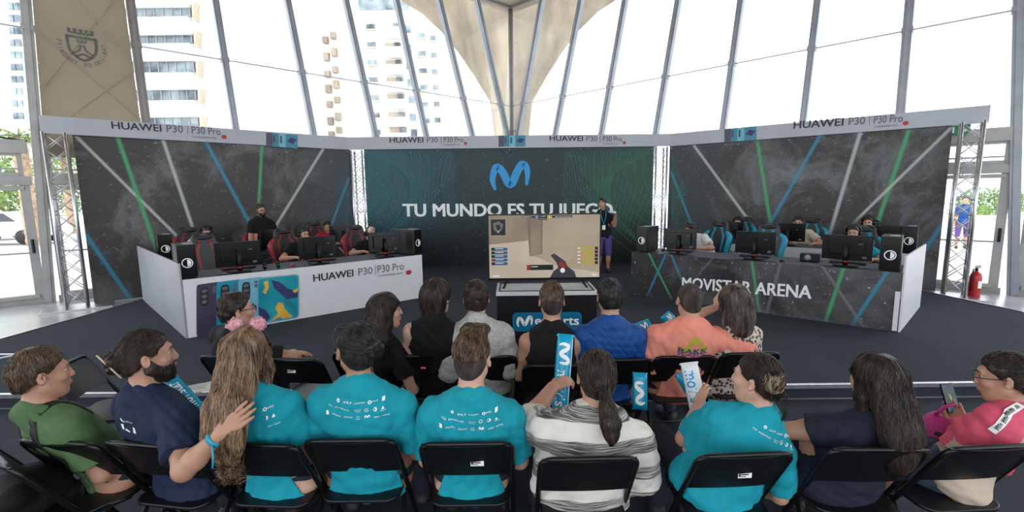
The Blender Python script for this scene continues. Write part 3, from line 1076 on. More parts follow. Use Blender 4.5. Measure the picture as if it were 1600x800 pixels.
def leafy(name, c, r, n, m, label, trunk_h=None, sq=(1, 1, 1)):
    e = empty(name, (c[0], c[1], 0), 0, label, 'tree' if trunk_h else 'bush')
    b = MB()
    g = np.random.default_rng(int(abs(c[0] * 31 + c[1] * 17)) + n)
    vs, fs = [], []
    for _ in range(n):
        d = g.normal(size=3); d /= np.linalg.norm(d)
        p = d * np.array(sq) * r * g.uniform(.55, 1.0) + np.array([0, 0, c[2]])
        if p[2] < 0: p[2] = -p[2] * .3
        u = g.normal(size=3); u /= np.linalg.norm(u); w = np.cross(u, d); w /= np.linalg.norm(w) + 1e-9
        s = r * g.uniform(.05, .10)
        k = len(vs)
        vs += [p - u * s, p + w * s * .45, p + u * s, p - w * s * .45]
        fs.append((k, k + 1, k + 2, k + 3))
    b.add(vs, fs); b.build('foliage', m, e)
    if trunk_h:
        t = MB(); t.tube([(0, 0, 0), (.1, 0, trunk_h * .5), (0, .05, trunk_h)], [r * .10, r * .08, r * .05], 8); t.build('trunk', M_trunk, e)
    return e


def palm(p, h, label, crown=1.8):
    e = empty('palm_tree', (p[0], p[1], 0), 0, label, 'tree')
    t = MB()
    t.lathe([(.24 + .03 * (k % 2), h * k / 24) for k in range(25)], seg=12); t.build('trunk', M_trunk, e)
    f = MB()
    for k in range(22):
        an = 2 * pi * k / 22 + .3 * sin(k * 3); el = .9 - 1.3 * ((k * 7) % 22) / 22
        d = np.array([cos(an), sin(an), 0])
        spine = [np.array([0, 0, h]) + d * crown * s * cos(el * .6) + np.array([0, 0, crown * (sin(el) * s - .9 * s * s)]) for s in np.linspace(0, 1, 8)]
        sd = np.array([-d[1], d[0], 0])
        for i in range(1, 8):
            for sg in (-1, 1):
                q = spine[i]
                f.add([q - d * .05, q + d * .05, q + d * .16 + sd * sg * .38 * (1 - i / 10) + np.array([0, 0, -.14])], [(0, 1, 2)])
        f.tube(spine, .02, 4)
    f.build('fronds', M_leaf, e)


pp = at_z(44, 390, 0); k_ = 24 / np.linalg.norm(pp[:2]);
palm(at(46, 330, 20.0) * np.array([1, 1, 0]), 4.6, 'palm tree outside the left glass door')
palm(at(112, 330, 27.0) * np.array([1, 1, 0]), 4.3, 'palm tree seen through the left lattice truss')
p = at(0, 325, 30); leafy('street_tree', (p[0], p[1], 3.0), 2.3, 1800, M_leaf, 'broad green tree outside at the far left, behind the door', 2.2)
p = at(112, 320, 40); leafy('street_tree', (p[0], p[1], 2.6), 2.0, 1400, M_leafd, 'green tree outside behind the left truss', 1.9)
p = at(-260, 325, 27); leafy('street_tree', (p[0], p[1], 3.0), 2.4, 1200, M_leafd, 'dusty green tree at the left edge of the glass door', 2.2)
p = at(1535, 345, 34); leafy('bush', (p[0], p[1], .9), 1.7, 1200, M_leafd, 'low round bush outside the right glass door', None, (1.3, 1, .7))
p = at(1515, 350, 30); leafy('bush', (p[0], p[1], .5), 1.1, 700, M_leaf, 'small bush beside the walker outside right', None, (1.3, 1, .6))
p = at(1590, 345, 40); leafy('bush', (p[0], p[1], .8), 1.6, 700, M_leafd, 'bush at the right edge outside', None, (1.4, 1, .6))
M_sea = mat('hazy_blue_sea', (.22, .36, .46), .3, var=.06, scale=.02)
m = MB((0, 150, 0)); m.poly([(60, 62, .0), (900, -60, .0), (900, 900, .0), (110, 900, .0)])
o_ = m.build('sea', M_sea, label='hazy blue sea beyond the promenade on the right', cat='sea'); o_.location = (0, 150, 0)
# low white wall along the promenade and parked cars at the left
m = MB(); a, b = at(1480, 350, 26), at(1660, 350, 24)
m.bar((a[0], a[1], .25), (b[0], b[1], .25), .35, .5); m.build('low_wall', M_bw, kind='structure')
M_carp = mat('silver_car_paint', (.55, .56, .58), .25, .2, var=.05); M_cargl = mat('car_glass', (.04, .05, .06), .1)


def car(p, rz, label, m_):
    e = empty('car', p, rz, label, 'car')
    prof = [(-2.1, .35), (-2.1, .75), (-1.9, .9), (-1.35, .98), (-.75, 1.42), (.7, 1.45), (1.25, 1.0), (1.9, .85), (2.1, .7), (2.1, .35)]
    b = MB(); b.prism([(x, -.85, z) for x, z in prof], (0, 1.7, 0)); b.build('body', m_, e, bevel=.06)
    g = MB()
    for sy_ in (-.862, .852):
        g.prism([(-1.15, sy_, 1.0), (-.7, sy_, 1.36), (.62, sy_, 1.38), (1.05, sy_, 1.02)], (0, .01, 0))
    g.build('side_window', M_cargl, e)
    for x in (-1.3, 1.3):
        for y in (-.8, .8):
            w = MB(); w.cyl((x, y - .1, .32), (x, y + .1, .32), .32, 16); w.build('wheel', M_black, e)


p = at_z(14, 380, 0); car(p, .15, 'silver parked car outside the left door', M_carp)
p = at_z(-40, 374, 0); car(p, .1, 'pale parked car at the left edge outside', M_bw)
# ================================================================== DESKS, COMPUTERS, SCREEN
DL, DR = Plane((-4.13, 5.73), (-1.56, 7.98)), Plane((2.08, 8.01), (4.80, 5.62))
DLB, DRB = DL.back(2.3), DR.back(2.3)
dsk_beams = [((1011, 404), (1042, 466), G_, .022), ((1045, 398), (1016, 463), B_, .022), ((1043, 398), (1061, 442), B_, .022), ((1124, 405), (1096, 436), (.12, .12, .13), .02),
             ((1172, 410), (1183, 486), G_, .022), ((1223, 411), (1200, 492), (.16, .15, .16), .03), ((1322, 420), (1293, 505), G_, .03), ((1271, 413), (1337, 511), (.17, .16, .17), .025), ((1394, 427), (1340, 509), B_, .03)]
mat_dr = beam_mat('printed_desk_front_dark', DR, dsk_beams, (.022, .021, .023), (.14, .135, .14), 1.3, 2.2)
db_beams = [((520, 385), (535, 402), W_, .02), ((545, 384), (546, 402), G_, .02), ((575, 384), (563, 402), B_, .02)]
mat_dlb = beam_mat('printed_desk_front_dark_rear', DLB, db_beams, (.030, .028, .030), (.08, .08, .085), .6, 6.2)
M_desktop = mat('dark_blue_grey_desk_top', (.022, .026, .040), .5, var=.1)


def desk(pl, L, front, label, side=None, depth=.78):
    e = empty('gaming_desk', (*pl.P[:2], ZS), pl.yaw(), label, 'desk')
    H = ZD - ZS
    m = MB(); m.box((L / 2, .012, H / 2 - .002), (L, .02, H)); m.build('front_panel', front, e)
    m = MB(); m.box((L / 2, depth / 2 + .03, H - .02), (L - .03, depth, .03)); m.build('desk_top', M_desktop, e, bevel=.003)
    for x in (.06, L / 2, L - .06):
        m = MB(); m.box((x, depth - .05, H / 2 - .02), (.05, .05, H - .03)); m.build('leg', M_black, e)
    if side:
        A_, B_, mm, hh = side
        m = loc_mb(e, pl); m.bar((*A_, ZS + hh / 2), (*B_, ZS + hh / 2), .02, hh); put(e, m, 'side_panel', mm)
    return e


dk_l = desk(DL, DL.L, M_white, 'white fronted gaming desk at the left with large phones printed on it', ((-4.14, 5.72), (-6.52, 8.05), M_silver, .96))
dk_r = desk(DR, DR.L, mat_dr, 'dark printed gaming desk at the right with white lettering on its front', ((4.815, 5.615), (6.18, 6.89), M_white, .96))
dk_lb = desk(DLB, 3.5, mat_dlb, 'rear dark gaming desk of the left team, behind the front desk monitors')
dk_rb = desk(DRB, 3.7, M_white, 'rear white gaming desk of the right team, behind the front desk monitors')

# printing on the white desk front
t = loc_mb(dk_l, DL); text_px(t, DL, 'HUAWEI', (490, 440), (552, 431.5), 11, .012, .004); put(dk_l, t, 'brand_lettering', M_ink)
t = loc_mb(dk_l, DL); text_px(t, DL, 'P30', (560, 430.5), (582, 427.5), 11); text_px(t, DL, 'P30 Pro', (590, 426.5), (631, 421), 11.5)
px_poly(t, DL, [(586, 430), (586.7, 430), (586.8, 414), (586, 414)], .004); text_px(t, DL, 'CO-ENGINEERED WITH', (590, 433), (629, 428), 3); put(dk_l, t, 'model_lettering', M_greyink)
t = loc_mb(dk_l, DL); cc = DL.hit(638.5, 425.5); t.poly([p + DL.n * .004 for p in disc(cc, DL.d * .055, UPV * .04)]); put(dk_l, t, 'red_dot', M_redink)
M_ph1 = mat('dark_violet_phone_print', (.035, .03, .06), .3, alt=(.07, .05, .10), scale=2); M_ph2 = mat('teal_phone_print', (.005, .20, .28), .3, alt=(.02, .30, .40), scale=1.5)
M_ph3 = mat('pale_blue_phone_print', (.22, .50, .62), .3, alt=(.10, .36, .55), scale=1.5); M_ph4 = mat('phone_art_teal_print', (.0, .25, .33), .3, alt=(.02, .33, .40), scale=3)
M_ph5 = mat('phone_rim_print', (.16, .36, .45), .3)


def desk_phone(x0, x1, yt0, yt1, yb0, yb1, m_, back=True, off=.003, name='phone_picture'):
    q = lambda s, v: (x0 + (x1 - x0) * s, (yt0 + (yt1 - yt0) * s) * (1 - v) + (yb0 + (yb1 - yb0) * s) * v)
    t = loc_mb(dk_l, DL)
    w = (x1 - x0); h = (yb0 - yt0)
    rr = .13
    out = [q(sx, vy) for sx, vy in [(a, b) for a, b in [(u_, 1 - v_) for u_, v_ in rrect(0, 0, 1, 1, .08)]]]
    px_poly(t, DL, out, off)
    if back:
        t.cur = 1
        px_poly(t, DL, [q(.16 + .36 * a, .07 + .36 * (1 - b)) for a, b in rrect(0, 0, 1, 1, .3)], off + .002)
        t.cur = 2
        for k in range(3):
            px_poly(t, DL, [q(.34 + .12 * cos(a), .14 + .105 * k + .034 * sin(a)) for a in np.linspace(0, 2 * pi, 14)[:-1]], off + .004)
        px_poly(t, DL, [q(.70 + .14 * a, .07 + .05 * b) for a, b in rrect(0, 0, 1, 1, .2)], off + .004)
        px_poly(t, DL, [q(.70 + .14 * a, .14 + .07 * b) for a, b in rrect(0, 0, 1, 1, .2)], off + .004)
    return put(dk_l, t, name, [m_, M_ink, M_greyink]), q


desk_phone(307, 343, 445, 440, 527, 519, M_ph1)
desk_phone(338, 377, 441, 436, 521, 512, M_ph2, off=.005)
desk_phone(372, 408, 437, 432, 514, 506, M_ph3, off=.007)
desk_phone(401, 467, 434, 428, 508, 496, M_ph5, False, off=.009)
_, q = desk_phone(403.5, 465, 436, 430, 505, 495, M_ph4, False, off=.011, name='phone_screen_picture')
t = loc_mb(dk_l, DL)
for pts in ([(.32, .05), (.55, .12), (.75, .3), (1, .38), (1, .52), (.72, .55), (.55, .38), (.4, .25)], [(.0, .62), (.18, .72), (.3, .9), (.2, 1.0), (.02, 1.0)]):
    px_poly(t, DL, [q(*p) for p in pts], .013)
t.cur = 1
for pts in ([(.12, .08), (.24, .05), (.26, .22), (.18, .36), (.10, .30), (.17, .2)], [(.42, .72), (.5, .58), (.62, .62), (.66, .75), (.78, .88), (.88, .97), (.62, .99), (.55, .93), (.3, 1.0), (.42, .9), (.5, .84)], [(.86, .36), (1, .30), (1, .38), (.92, .42)]):
    px_poly(t, DL, [q(*p) for p in pts], .015)
t.cur = 2
px_poly(t, DL, [q(*p) for p in [(.6, .5), (.8, .58), (.95, .75), (.9, .8), (.7, .68)]], .014)
put(dk_l, t, 'phone_artwork', [M_navyp, M_amber, M_p2])
# lettering on the dark desk front and on the rear white desk
t = loc_mb(dk_r, DR)
A, B = DR.hit(1066, 450), DR.hit(1267, 466.5)
text_on(t, 'MOVISTAR ARENA', A, B - A, UPV * .175, DR.n, .012, off=.004); put(dk_r, t, 'arena_lettering', M_whiteink)
t = loc_mb(dk_rb, DRB); text_px(t, DRB, 'HUAWEI', (1073, 396), (1124.5, 400), 10, .012); text_px(t, DRB, 'P30', (1131, 401), (1152, 402.5), 10); put(dk_rb, t, 'brand_lettering', M_ink)
t = loc_mb(dk_r, DR); put(dk_r, t.box(DR.w(DR.L - .03, .40, .004), (.05, .006, .5), DR.yaw()), 'white_strip', M_white)

# ------------------------------------------------------------------ monitors
M_scr = mat('dim_screen', (.05, .06, .08), .2, emit=.25)
M_redled = mat('red_trim', (.20, .006, .01), .35)


def make_monitor():
    e = empty('monitor', label='x', cat='monitor')
    m = MB(); m.box((0, 0, .245), (.56, .022, .335)); m.box((0, -.02, .25), (.40, .03, .20)); m.build('back_shell', M_gloss, e, bevel=.006)
    m = MB(); m.box((0, .0125, .247), (.53, .003, .305)); m.build('screen', M_scr, e)
    m = MB(); m.tube([(0, -.055, .02), (0, -.06, .15), (0, -.055, .31)], [.032, .03, .028], 12); m.build('stand_neck', M_black, e)
    m = MB(); m.cyl((0, -.056, .045), (0, -.056, .075), .0345, 12); m.build('red_ring', M_redled, e)
    m = MB(); m.prism([(-.12, -.13, 0), (.12, -.13, 0), (.15, .05, 0), (.05, .08, 0), (-.05, .08, 0), (-.15, .05, 0)], (0, 0, .014)); m.build('stand_foot', M_black, e, bevel=.004)
    m = MB(); m.box((.15, -.037, .30), (.05, .003, .012)); m.box((.2, -.014, .12), (.05, .004, .03)); m.build('rating_sticker', M_greyink, e)
    return e


mon0 = make_monitor(); used_m = []
G_MON = None
mons = [(DL, 372, .26, 'leftmost front-row monitor on the white desk, in front of the empty red chair', 0), (DL, 497, .26, 'middle monitor of the front row on the white desk', 0), (DL, 601, .26, 'right-hand monitor of the front row on the white desk', 0),
        (DL, 335, 2.62, 'left monitor on the rear left desk', 0), (DL, 434, 2.62, 'middle monitor on the rear left desk', 0), (DL, 538, 2.62, 'right monitor on the rear left desk', 0),
        (DR, 1061, .28, 'left monitor of the front row on the dark desk, before the white shirt', 0), (DR, 1179, .28, 'middle monitor of the front row on the dark desk', 0), (DR, 1322, .28, 'right monitor of the front row on the dark desk, beside the computer tower', 0),
        (DR, 1136, 2.62, 'left monitor on the rear right desk', 0), (DR, 1229, 2.62, 'middle monitor on the rear right desk', 0), (DR, 1390, 2.62, 'right monitor on the rear right desk', 0)]
for pl, x, off, lab, tw in mons:
    p = pl.hit(x, 400, -off); p[2] = ZD + .001
    place(mon0, used_m, p, pl.yaw() + tw, lab, 'computer monitors seen from behind')

# ------------------------------------------------------------------ computer towers
M_case = mat('black_case_paint', (.014, .014, .016), .3, var=.1)


def make_pc():
    e = empty('computer_tower', label='x', cat='computer')
    m = MB(); m.box((0, 0, .225), (.21, .44, .42)); m.box((0, 0, .012), (.17, .4, .024)); m.build('case', M_case, e, bevel=.006)
    m = MB(); m.box((0, -.226, .225), (.20, .014, .41)); m.build('front_panel', M_gloss, e, bevel=.005)
    m = MB()
    m.grid([[(r * cos(a), -.235, .2 + r * sin(a)) for a in np.linspace(0, 2 * pi, 25)] for r in (.062, .050)], smooth=False)
    m.poly([(.042 * cos(a), -.2352, .2 + .042 * sin(a)) for a in np.linspace(-pi / 2, pi / 2, 12)]); m.build('round_logo', M_whiteink, e)
    m = MB(); m.box((.03, -.1, .438), (.1, .14, .006)); m.build('top_grille', M_steel, e)
    return e


pc0 = make_pc(); used_p = []
for pl, x, off, lab in ((DL, 288, .28, 'black computer tower with round white logo at the front corner of the white desk'), (DL, 258, 2.6, 'black computer tower at the left end of the rear left desk'),
                        (DL, 638, .32, 'black computer tower at the right end of the white desk'), (DR, 1011, .30, 'black computer tower at the left end of the dark desk'),
                        (DR, 1392, .27, 'black computer tower with round white logo at the right end of the dark desk'), (DR, 1418, 2.55, 'black computer tower at the right end of the rear right desk')):
    p = pl.hit(x, 400, -off); p[2] = ZD + .001
    place(pc0, used_p, p, pl.yaw() + (.35 if x in (638,) else 0), lab, 'black computer towers with a round logo')

# ------------------------------------------------------------------ keyboards, mice, pads
M_key = mat('dark_keycaps', (.02, .02, .022), .5); M_keyr = mat('red_backlit_keys', (.12, .008, .015), .4)


def make_kb(mk, name):
    e = empty('keyboard', label='x', cat='keyboard')
    m = MB(); m.box((0, 0, .012), (.42, .14, .02)); m.build('body', M_black, e, bevel=.004)
    m = MB()
    for r in range(5):
        for c in range(15):
            m.box((-.19 + c * .0272, -.05 + r * .025, .025), (.022, .019, .008))
    tag(m.build('keycaps', mk, e), kind='stuff')
    return e


kbs = [make_kb(M_keyr, ''), make_kb(M_key, '')]; kused = [[], []]
for pl, x, k, lab in ((DL, 372, 0, 'keyboard behind the leftmost front monitor'), (DL, 503, 0, 'red lit keyboard behind the middle front-left monitor'), (DL, 606, 0, 'red lit keyboard in front of the blond headset player'),
                      (DR, 1061, 1, 'dark keyboard in front of the white shirt player'), (DR, 1179, 1, 'dark keyboard behind the middle front-right monitor'), (DR, 1325, 1, 'dark keyboard under the right front monitor')):
    p = pl.hit(x, 405, -.52); p[2] = ZD + .001
    place(kbs[k], kused[k], p, pl.yaw(), lab, 'keyboards on the front desks')
for pl, x, off, lab, m_ in ((DL, 456, .22, 'red computer mouse on the white desk', M_redled), (DR, 1222, .2, 'black computer mouse on the dark desk', M_black), (DR, 1036, .5, 'black mouse by the hand at the left of the dark desk', M_black)):
    p = pl.hit(x, 405, -off)
    e = empty('computer_mouse', (p[0], p[1], ZD + .001), pl.yaw() + .3, lab, 'mouse')
    m = MB(); rows = []
    for i in range(9):
        a = pi * i / 8
        rows.append([(.033 * sin(a) * cos(b), -.058 * cos(a), .038 * sin(a) * max(sin(b), 0) ** .8) for b in np.linspace(0, pi, 9)])
    m.grid(rows); m.build('shell', m_, e); w_ = MB(); w_.cyl((-.004, .03, .028), (.004, .03, .028), .01, 10); w_.build('scroll_wheel', M_steel, e)
# over-ear headset lying on the white desk
p = DL.hit(424, 415, -.12)
e = empty('headset', (p[0], p[1], ZD + .001), DL.yaw(), 'black headset lying on the white desk beside the leftmost monitor', 'headset')
m = MB(); m.tube([(.085 * cos(a), .0 + .02 * sin(a), .05 + .10 * sin(a)) for a in np.linspace(0, pi, 14)], .012, 8); m.build('headband', M_black, e)
for s in (-1, 1):
    m = MB(); m.cyl((s * .07, 0, .05), (s * .105, 0, .05), .048, 16); m.build('ear_cup', M_gloss, e, bevel=.006)
p = DR.hit(1266, 400, -.5)
e = empty('speaker_box', (p[0], p[1], ZD + .001), DR.yaw(), 'small black speaker box lying on the dark desk left of the right monitor', 'speaker')
m = MB(); m.box((0, 0, .055), (.24, .14, .11)); m.build('box', M_black, e, bevel=.01)
m = MB(); m.cyl((-.02, -.07, .055), (-.02, -.076, .055), .042, 18); m.build('speaker_cone', M_steel, e)

# ------------------------------------------------------------------ gaming chairs (occupants face the audience)
M_leather = mat('black_leatherette', (.018, .018, .020), .38, var=.2, bump=.15, bscale=200)
M_redl = mat('red_leatherette', (.27, .010, .018), .38, var=.1, bump=.15, bscale=200)
M_turq = mat('turquoise_leatherette', (.0, .27, .42), .38, var=.1, bump=.15, bscale=200)


def make_gaming_chair(acc):
    e = empty('gaming_chair', label='x', cat='gaming chair')
    lean = .16
    prof = [(.44 + (z_ - .44) * .90, w_) for z_, w_ in [(.44, .20), (.50, .235), (.62, .235), (.78, .245), (.92, .28), (1.0, .285), (1.06, .25), (1.11, .19), (1.18, .165), (1.25, .155), (1.29, .125), (1.31, .06)]]
    m = MB(); rows = []
    for z, w in prof:
        y0 = .20 + (z - .44) * lean
        bol = .05 if .5 < z < .99 else .015
        r = [(x * w, y0 - bol * abs(x) ** 3 - .02, z) for x in np.linspace(-1, 1, 13)] + [(x * w * .96, y0 + .07, z) for x in np.linspace(1, -1, 9)]
        rows.append(r)
    m.grid(rows, closed=True); m.poly(rows[-1]); m.poly(rows[0][::-1]); m.build('backrest', M_leather, e)
    for s in (-1, 1):
        m = MB()
        m.tube([(s * w * .93, .20 + (z - .44) * lean - .035, z) for z, w in prof[:8]], [.03, .042, .045, .045, .05, .05, .04, .022], 10); m.build('side_bolster', acc, e)
        m = MB(); m.grid([[(s * (w * .55), .20 + (z - .44) * lean - .027, z), (s * w * .35, .20 + (z - .44) * lean - .024, z)] for z, w in prof[2:9]]); m.build('accent_stripe', acc, e)
        m = MB(); m.box((s * .07, .20 + .66 * lean - .028, 1.097), (.055, .03, .035)); m.build('strap_slot', acc, e, bevel=.008)
    m = MB(); m.tube([(s * .13, .2 + (.79 + .0) * lean - .03, 1.155) for s in (-1, -.5, 0, .5, 1)], [.012, .03, .034, .03, .012], 10); m.build('head_cushion', M_leather, e)
    m = MB(); rows = []
    for y, w, h in ((-.30, .20, .40), (-.29, .24, .435), (-.2, .26, .45), (0, .265, .44), (.2, .25, .44), (.24, .23, .42)):
        rows.append([(x * w, y, h + (.03 * abs(x) ** 3)) for x in np.linspace(-1, 1, 11)] + [(x * w, y, .35) for x in np.linspace(1, -1, 7)])
    m.grid(rows, closed=True); m.poly(rows[0]); m.poly(rows[-1][::-1]); m.build('seat', M_leather, e)
    for s in (-1, 1):
        m = MB(); m.tube([(s * .25, -.02, .36), (s * .31, -.02, .42), (s * .31, -.02, .60)], .022, 8); m.box((s * .31, -.03, .615), (.085, .27, .03)); m.build('armrest', M_black, e, bevel=.008)
    m = MB(); m.cyl((0, 0, .1), (0, 0, .36), .03, 12); m.build('gas_column', M_black, e)
    m = MB()
    for k in range(5):
        a = 2 * pi * k / 5
        m.bar((0, 0, .1), (.31 * cos(a), .31 * sin(a), .075), .05, .035)
    m.build('star_base', M_black, e)
    for k in range(5):
        a = 2 * pi * k / 5
        m = MB(); m.cyl((.31 * cos(a) - .02, .31 * sin(a), .031), (.31 * cos(a) + .02, .31 * sin(a), .031), .03, 10); m.build('caster', M_black, e)
    return e


gch = [make_gaming_chair(M_redl), make_gaming_chair(M_turq)]; gus = [[], []]
SEATS = {}
for key, pl, x, off, k, tw, lab in (('Lf1', DL, 333, 1.28, 0, .25, 'empty red and black gaming chair behind the leftmost front monitor'), ('Lf2', DL, 457, 1.48, 0, .15, 'red gaming chair of the capped-headset player in the middle of the front left row'),
                                    ('Lf3', DL, 566, 1.45, 0, 0, 'red gaming chair under the blond headset player'), ('Lb1', DL, 303, 3.45, 0, .1, 'red gaming chair at the far left of the rear left row'),
                                    ('Lb2', DL, 412, 3.4, 0, .1, 'red gaming chair in front of the standing man'), ('Lb3', DL, 500, 3.45, 0, 0, 'red gaming chair beside the red shirt player at the rear'),
                                    ('Rf1', DR, 1106, 1.40, 1, -.35, 'turquoise gaming chair of the white shirt player'), ('Rf2', DR, 1193, 1.30, 1, 0, 'empty turquoise gaming chair behind the middle front-right monitor'),
                                    ('Rf3', DR, 1345, 1.38, 1, 0, 'turquoise gaming chair behind the right front monitor of the dark desk'), ('Rb1', DR, 1152, 3.4, 1, 0, 'turquoise gaming chair at the left of the rear right row'),
                                    ('Rb2', DR, 1262, 3.4, 1, 0, 'turquoise gaming chair of the cream shirt player'), ('Rb3', DR, 1354, 3.4, 1, 0, 'turquoise gaming chair at the right of the rear right row')):
    p = pl.hit(x, 385, -off); p[2] = ZS
    place(gch[k], gus[k], p, pl.yaw() + tw, lab, ('red' if k == 0 else 'turquoise') + ' and black gaming chairs')
    SEATS[key] = (p, pl.yaw() + tw)

# ------------------------------------------------------------------ television on its pedestal
px0, px1, py0, py1 = -.165, .885, 4.75, 5.27
ped = empty('display_pedestal', ((px0 + px1) / 2, (py0 + py1) / 2, ZS), 0, 'black display pedestal with white top and blue rounded sign, under the television', 'pedestal')
W2, D2, HP = (px1 - px0), (py1 - py0), ZD - ZS
m = MB(); m.box((0, 0, (HP - .04) / 2), (W2, D2, HP - .04)); m.build('body', M_black, ped, bevel=.004)
m = MB(); m.box((0, 0, HP - .02), (W2 + .012, D2 + .012, .04)); m.build('white_top', mat('pedestal_top_laminate', (.55, .57, .58), .3, var=.04), ped, bevel=.003)
m = MB()
for a, b in (((-W2 / 2, -D2 / 2), (W2 / 2, -D2 / 2)), ((-W2 / 2, D2 / 2), (W2 / 2, D2 / 2))):
    m.bar((a[0] + .03, a[1] * .86, HP + .003), (b[0] - .03, b[1] * .86, HP + .003), .012, .006)
for sx in (-1, 1):
    m.bar((sx * (W2 / 2 - .03), -D2 / 2 * .86, HP + .003), (sx * (W2 / 2 - .03), D2 / 2 * .86, HP + .003), .012, .006)
m.build('black_inlay', M_black, ped)
pf = Plane((px0, py0), (px1, py0)); pf = Plane(pf.P + pf.n * .002, pf.P + pf.n * .002 + pf.d * pf.L)
M_sign = mat('sign_blue', (.0, .14, .28), .4, var=.06)
sa, sb = pf.hit(801, 518), pf.hit(909, 487)
t = loc_mb(ped, pf); t.poly([pf.P + pf.d * ((sa - pf.P) @ pf.d + u) + UPV * (sa[2] + v_) + pf.n * .004 for u, v_ in rrect(0, 0, (sb - sa) @ pf.d, sb[2] - sa[2], .05)]); sg = put(ped, t, 'blue_sign', M_sign)
t = loc_mb(ped, pf); A = pf.hit(808, 510.5); wave_m(t, A, pf.d * (pf.hit(832, 510)[0] - A[0]), UPV * (pf.hit(808, 494)[2] - A[2]), pf.n, .008)
text_px(t, pf, 'esports', (836, 507), (904, 507), 13.5, .012, .008); put(ped, t, 'sign_lettering', M_whiteink)

TVY = 5.05
tA, tB = at(761.5, 335, TVY), at(938, 437, TVY)
tv = empty('television', ((tA[0] + tB[0]) / 2, TVY, ZD), 0, 'large television showing a first person shooter game on the pedestal', 'television')
tw_, th_, tz = tB[0] - tA[0], tA[2] - tB[2], (tA[2] + tB[2]) / 2 - ZD
m = MB(); m.box((0, .03, tz), (tw_, .04, th_)); m.box((0, .065, tz - .05), (tw_ * .7, .04, th_ * .6)); m.build('case', M_gloss, tv, bevel=.004)
for sx in (-1, 1):
    m = MB(); m.bar((sx * .41, .03, tz - th_ / 2), (sx * .45, -.12, .006), .02, .014); m.bar((sx * .41, .03, tz - th_ / 2), (sx * .45, .16, .006), .02, .014); m.build('stand_leg', M_black, tv)
m = MB()
for z in (tz - th_ / 2 + .004, tz + th_ / 2 - .004):
    m.box((0, .006, z), (tw_, .012, .008))
for x in (-tw_ / 2 + .004, tw_ / 2 - .004):
    m.box((x, .006, tz), (.008, .012, th_))
m.build('bezel', M_black, tv)
sw_, sh_ = tw_ - .024, th_ - .045
sx0, sz0 = -sw_ / 2, tz - sh_ / 2 + .008


def emis(name, c, s=1.0, alt=None, scale=2.0):
    m = mat(name, c, .35, emit=s, var=.06, scale=scale, spec=.2, alt=alt)
    b = m.node_tree.nodes['Principled BSDF']
    for l in list(b.inputs['Base Color'].links): m.node_tree.links.remove(l)
    b.inputs['Base Color'].default_value = (.004, .004, .004, 1)
    return m


E_wall = emis('screen_sand_wall', (.40, .32, .235), .72, alt=(.48, .39, .29)); E_floor = emis('screen_sand_floor', (.52, .44, .35), .72, alt=(.62, .54, .44)); E_pil = emis('screen_pillar', (.20, .155, .115), .7)
E_dark = emis('screen_dark', (.02, .02, .025), .6); E_hudb = emis('screen_hud_blue', (.03, .10, .22), .8); E_hudy = emis('screen_hud_yellow', (.42, .34, .06), .8); E_w = emis('screen_white', (.8, .8, .8), .8)
E_red = emis('screen_red', (.25, .03, .03), .8); E_ceil = emis('screen_shadow_wall', (.24, .19, .14), .7, alt=(.36, .29, .22)); E_map = emis('screen_map_grey', (.12, .14, .13), .8); E_glove = emis('screen_glove', (.05, .045, .06), .7)


def scr(mb, pts, lay):
    mb.poly([(sx0 + u * sw_, -.0005 - .0006 * lay, sz0 + (1 - v_) * sh_) for u, v_ in pts])


m = MB()
SM = [E_wall, E_floor, E_pil, E_dark, E_hudb, E_hudy, E_w, E_red, E_ceil, E_map, E_glove]
sq = lambda a, b, c, d: [(a, b), (c, b), (c, d), (a, d)]
m.cur = 0; scr(m, sq(0, 0, 1, 1), 0)
m.cur = 8; scr(m, [(0, 0), (.40, 0), (.40, .06), (.36, .40), (0, .46)], 1)
m.cur = 1; scr(m, [(0, .46), (.36, .40), (.37, .62), (.60, .80), (1, .93), (1, 1), (0, 1)], 2)
m.cur = 2; scr(m, [(.345, .04), (.375, .05), (.375, .65), (.365, .64)], 3); m.cur = 8; scr(m, [(.375, .05), (.47, .05), (.47, .62), (.375, .66)], 3); m.cur = 2; scr(m, [(.47, .05), (.485, .05), (.48, .62), (.47, .62)], 3)
m.cur = 3; scr(m, sq(.02, .06, .15, .31), 4)
m.cur = 9; scr(m, [(.04, .12), (.09, .09), (.13, .14), (.12, .22), (.08, .28), (.045, .22)], 5); m.cur = 3; scr(m, [(.06, .15), (.10, .14), (.11, .2), (.08, .24)], 6)
m.cur = 6; scr(m, [(.082, .24), (.09, .24), (.088, .28)], 6)
for k in range(5):
    y = .51 + .058 * k
    m.cur = 4; scr(m, sq(.02, y, .165, y + .046), 4); m.cur = 7 if k in (3,) else 3; scr(m, sq(.02, y, .045, y + .046), 5); m.cur = 6; scr(m, sq(.055, y + .012, .13, y + .020), 5)
    m.cur = 5; scr(m, sq(.83, y, .955, y + .040), 4); m.cur = 3; scr(m, sq(.957, y, .985, y + .046), 5); m.cur = 6; scr(m, sq(.80, y + .012, .826, y + .028), 5)
m.cur = 4; scr(m, sq(.41, .005, .455, .055), 4); m.cur = 3; scr(m, sq(.455, .0, .525, .075), 4); m.cur = 5; scr(m, sq(.525, .005, .57, .055), 4); m.cur = 3; scr(m, sq(.30, .01, .41, .045), 4); scr(m, sq(.57, .01, .75, .045), 4)
m.cur = 3; scr(m, sq(.34, .79, .58, .875), 4); m.cur = 7; scr(m, sq(.34, .79, .375, .875), 5); m.cur = 6; scr(m, sq(.38, .815, .44, .825), 5)
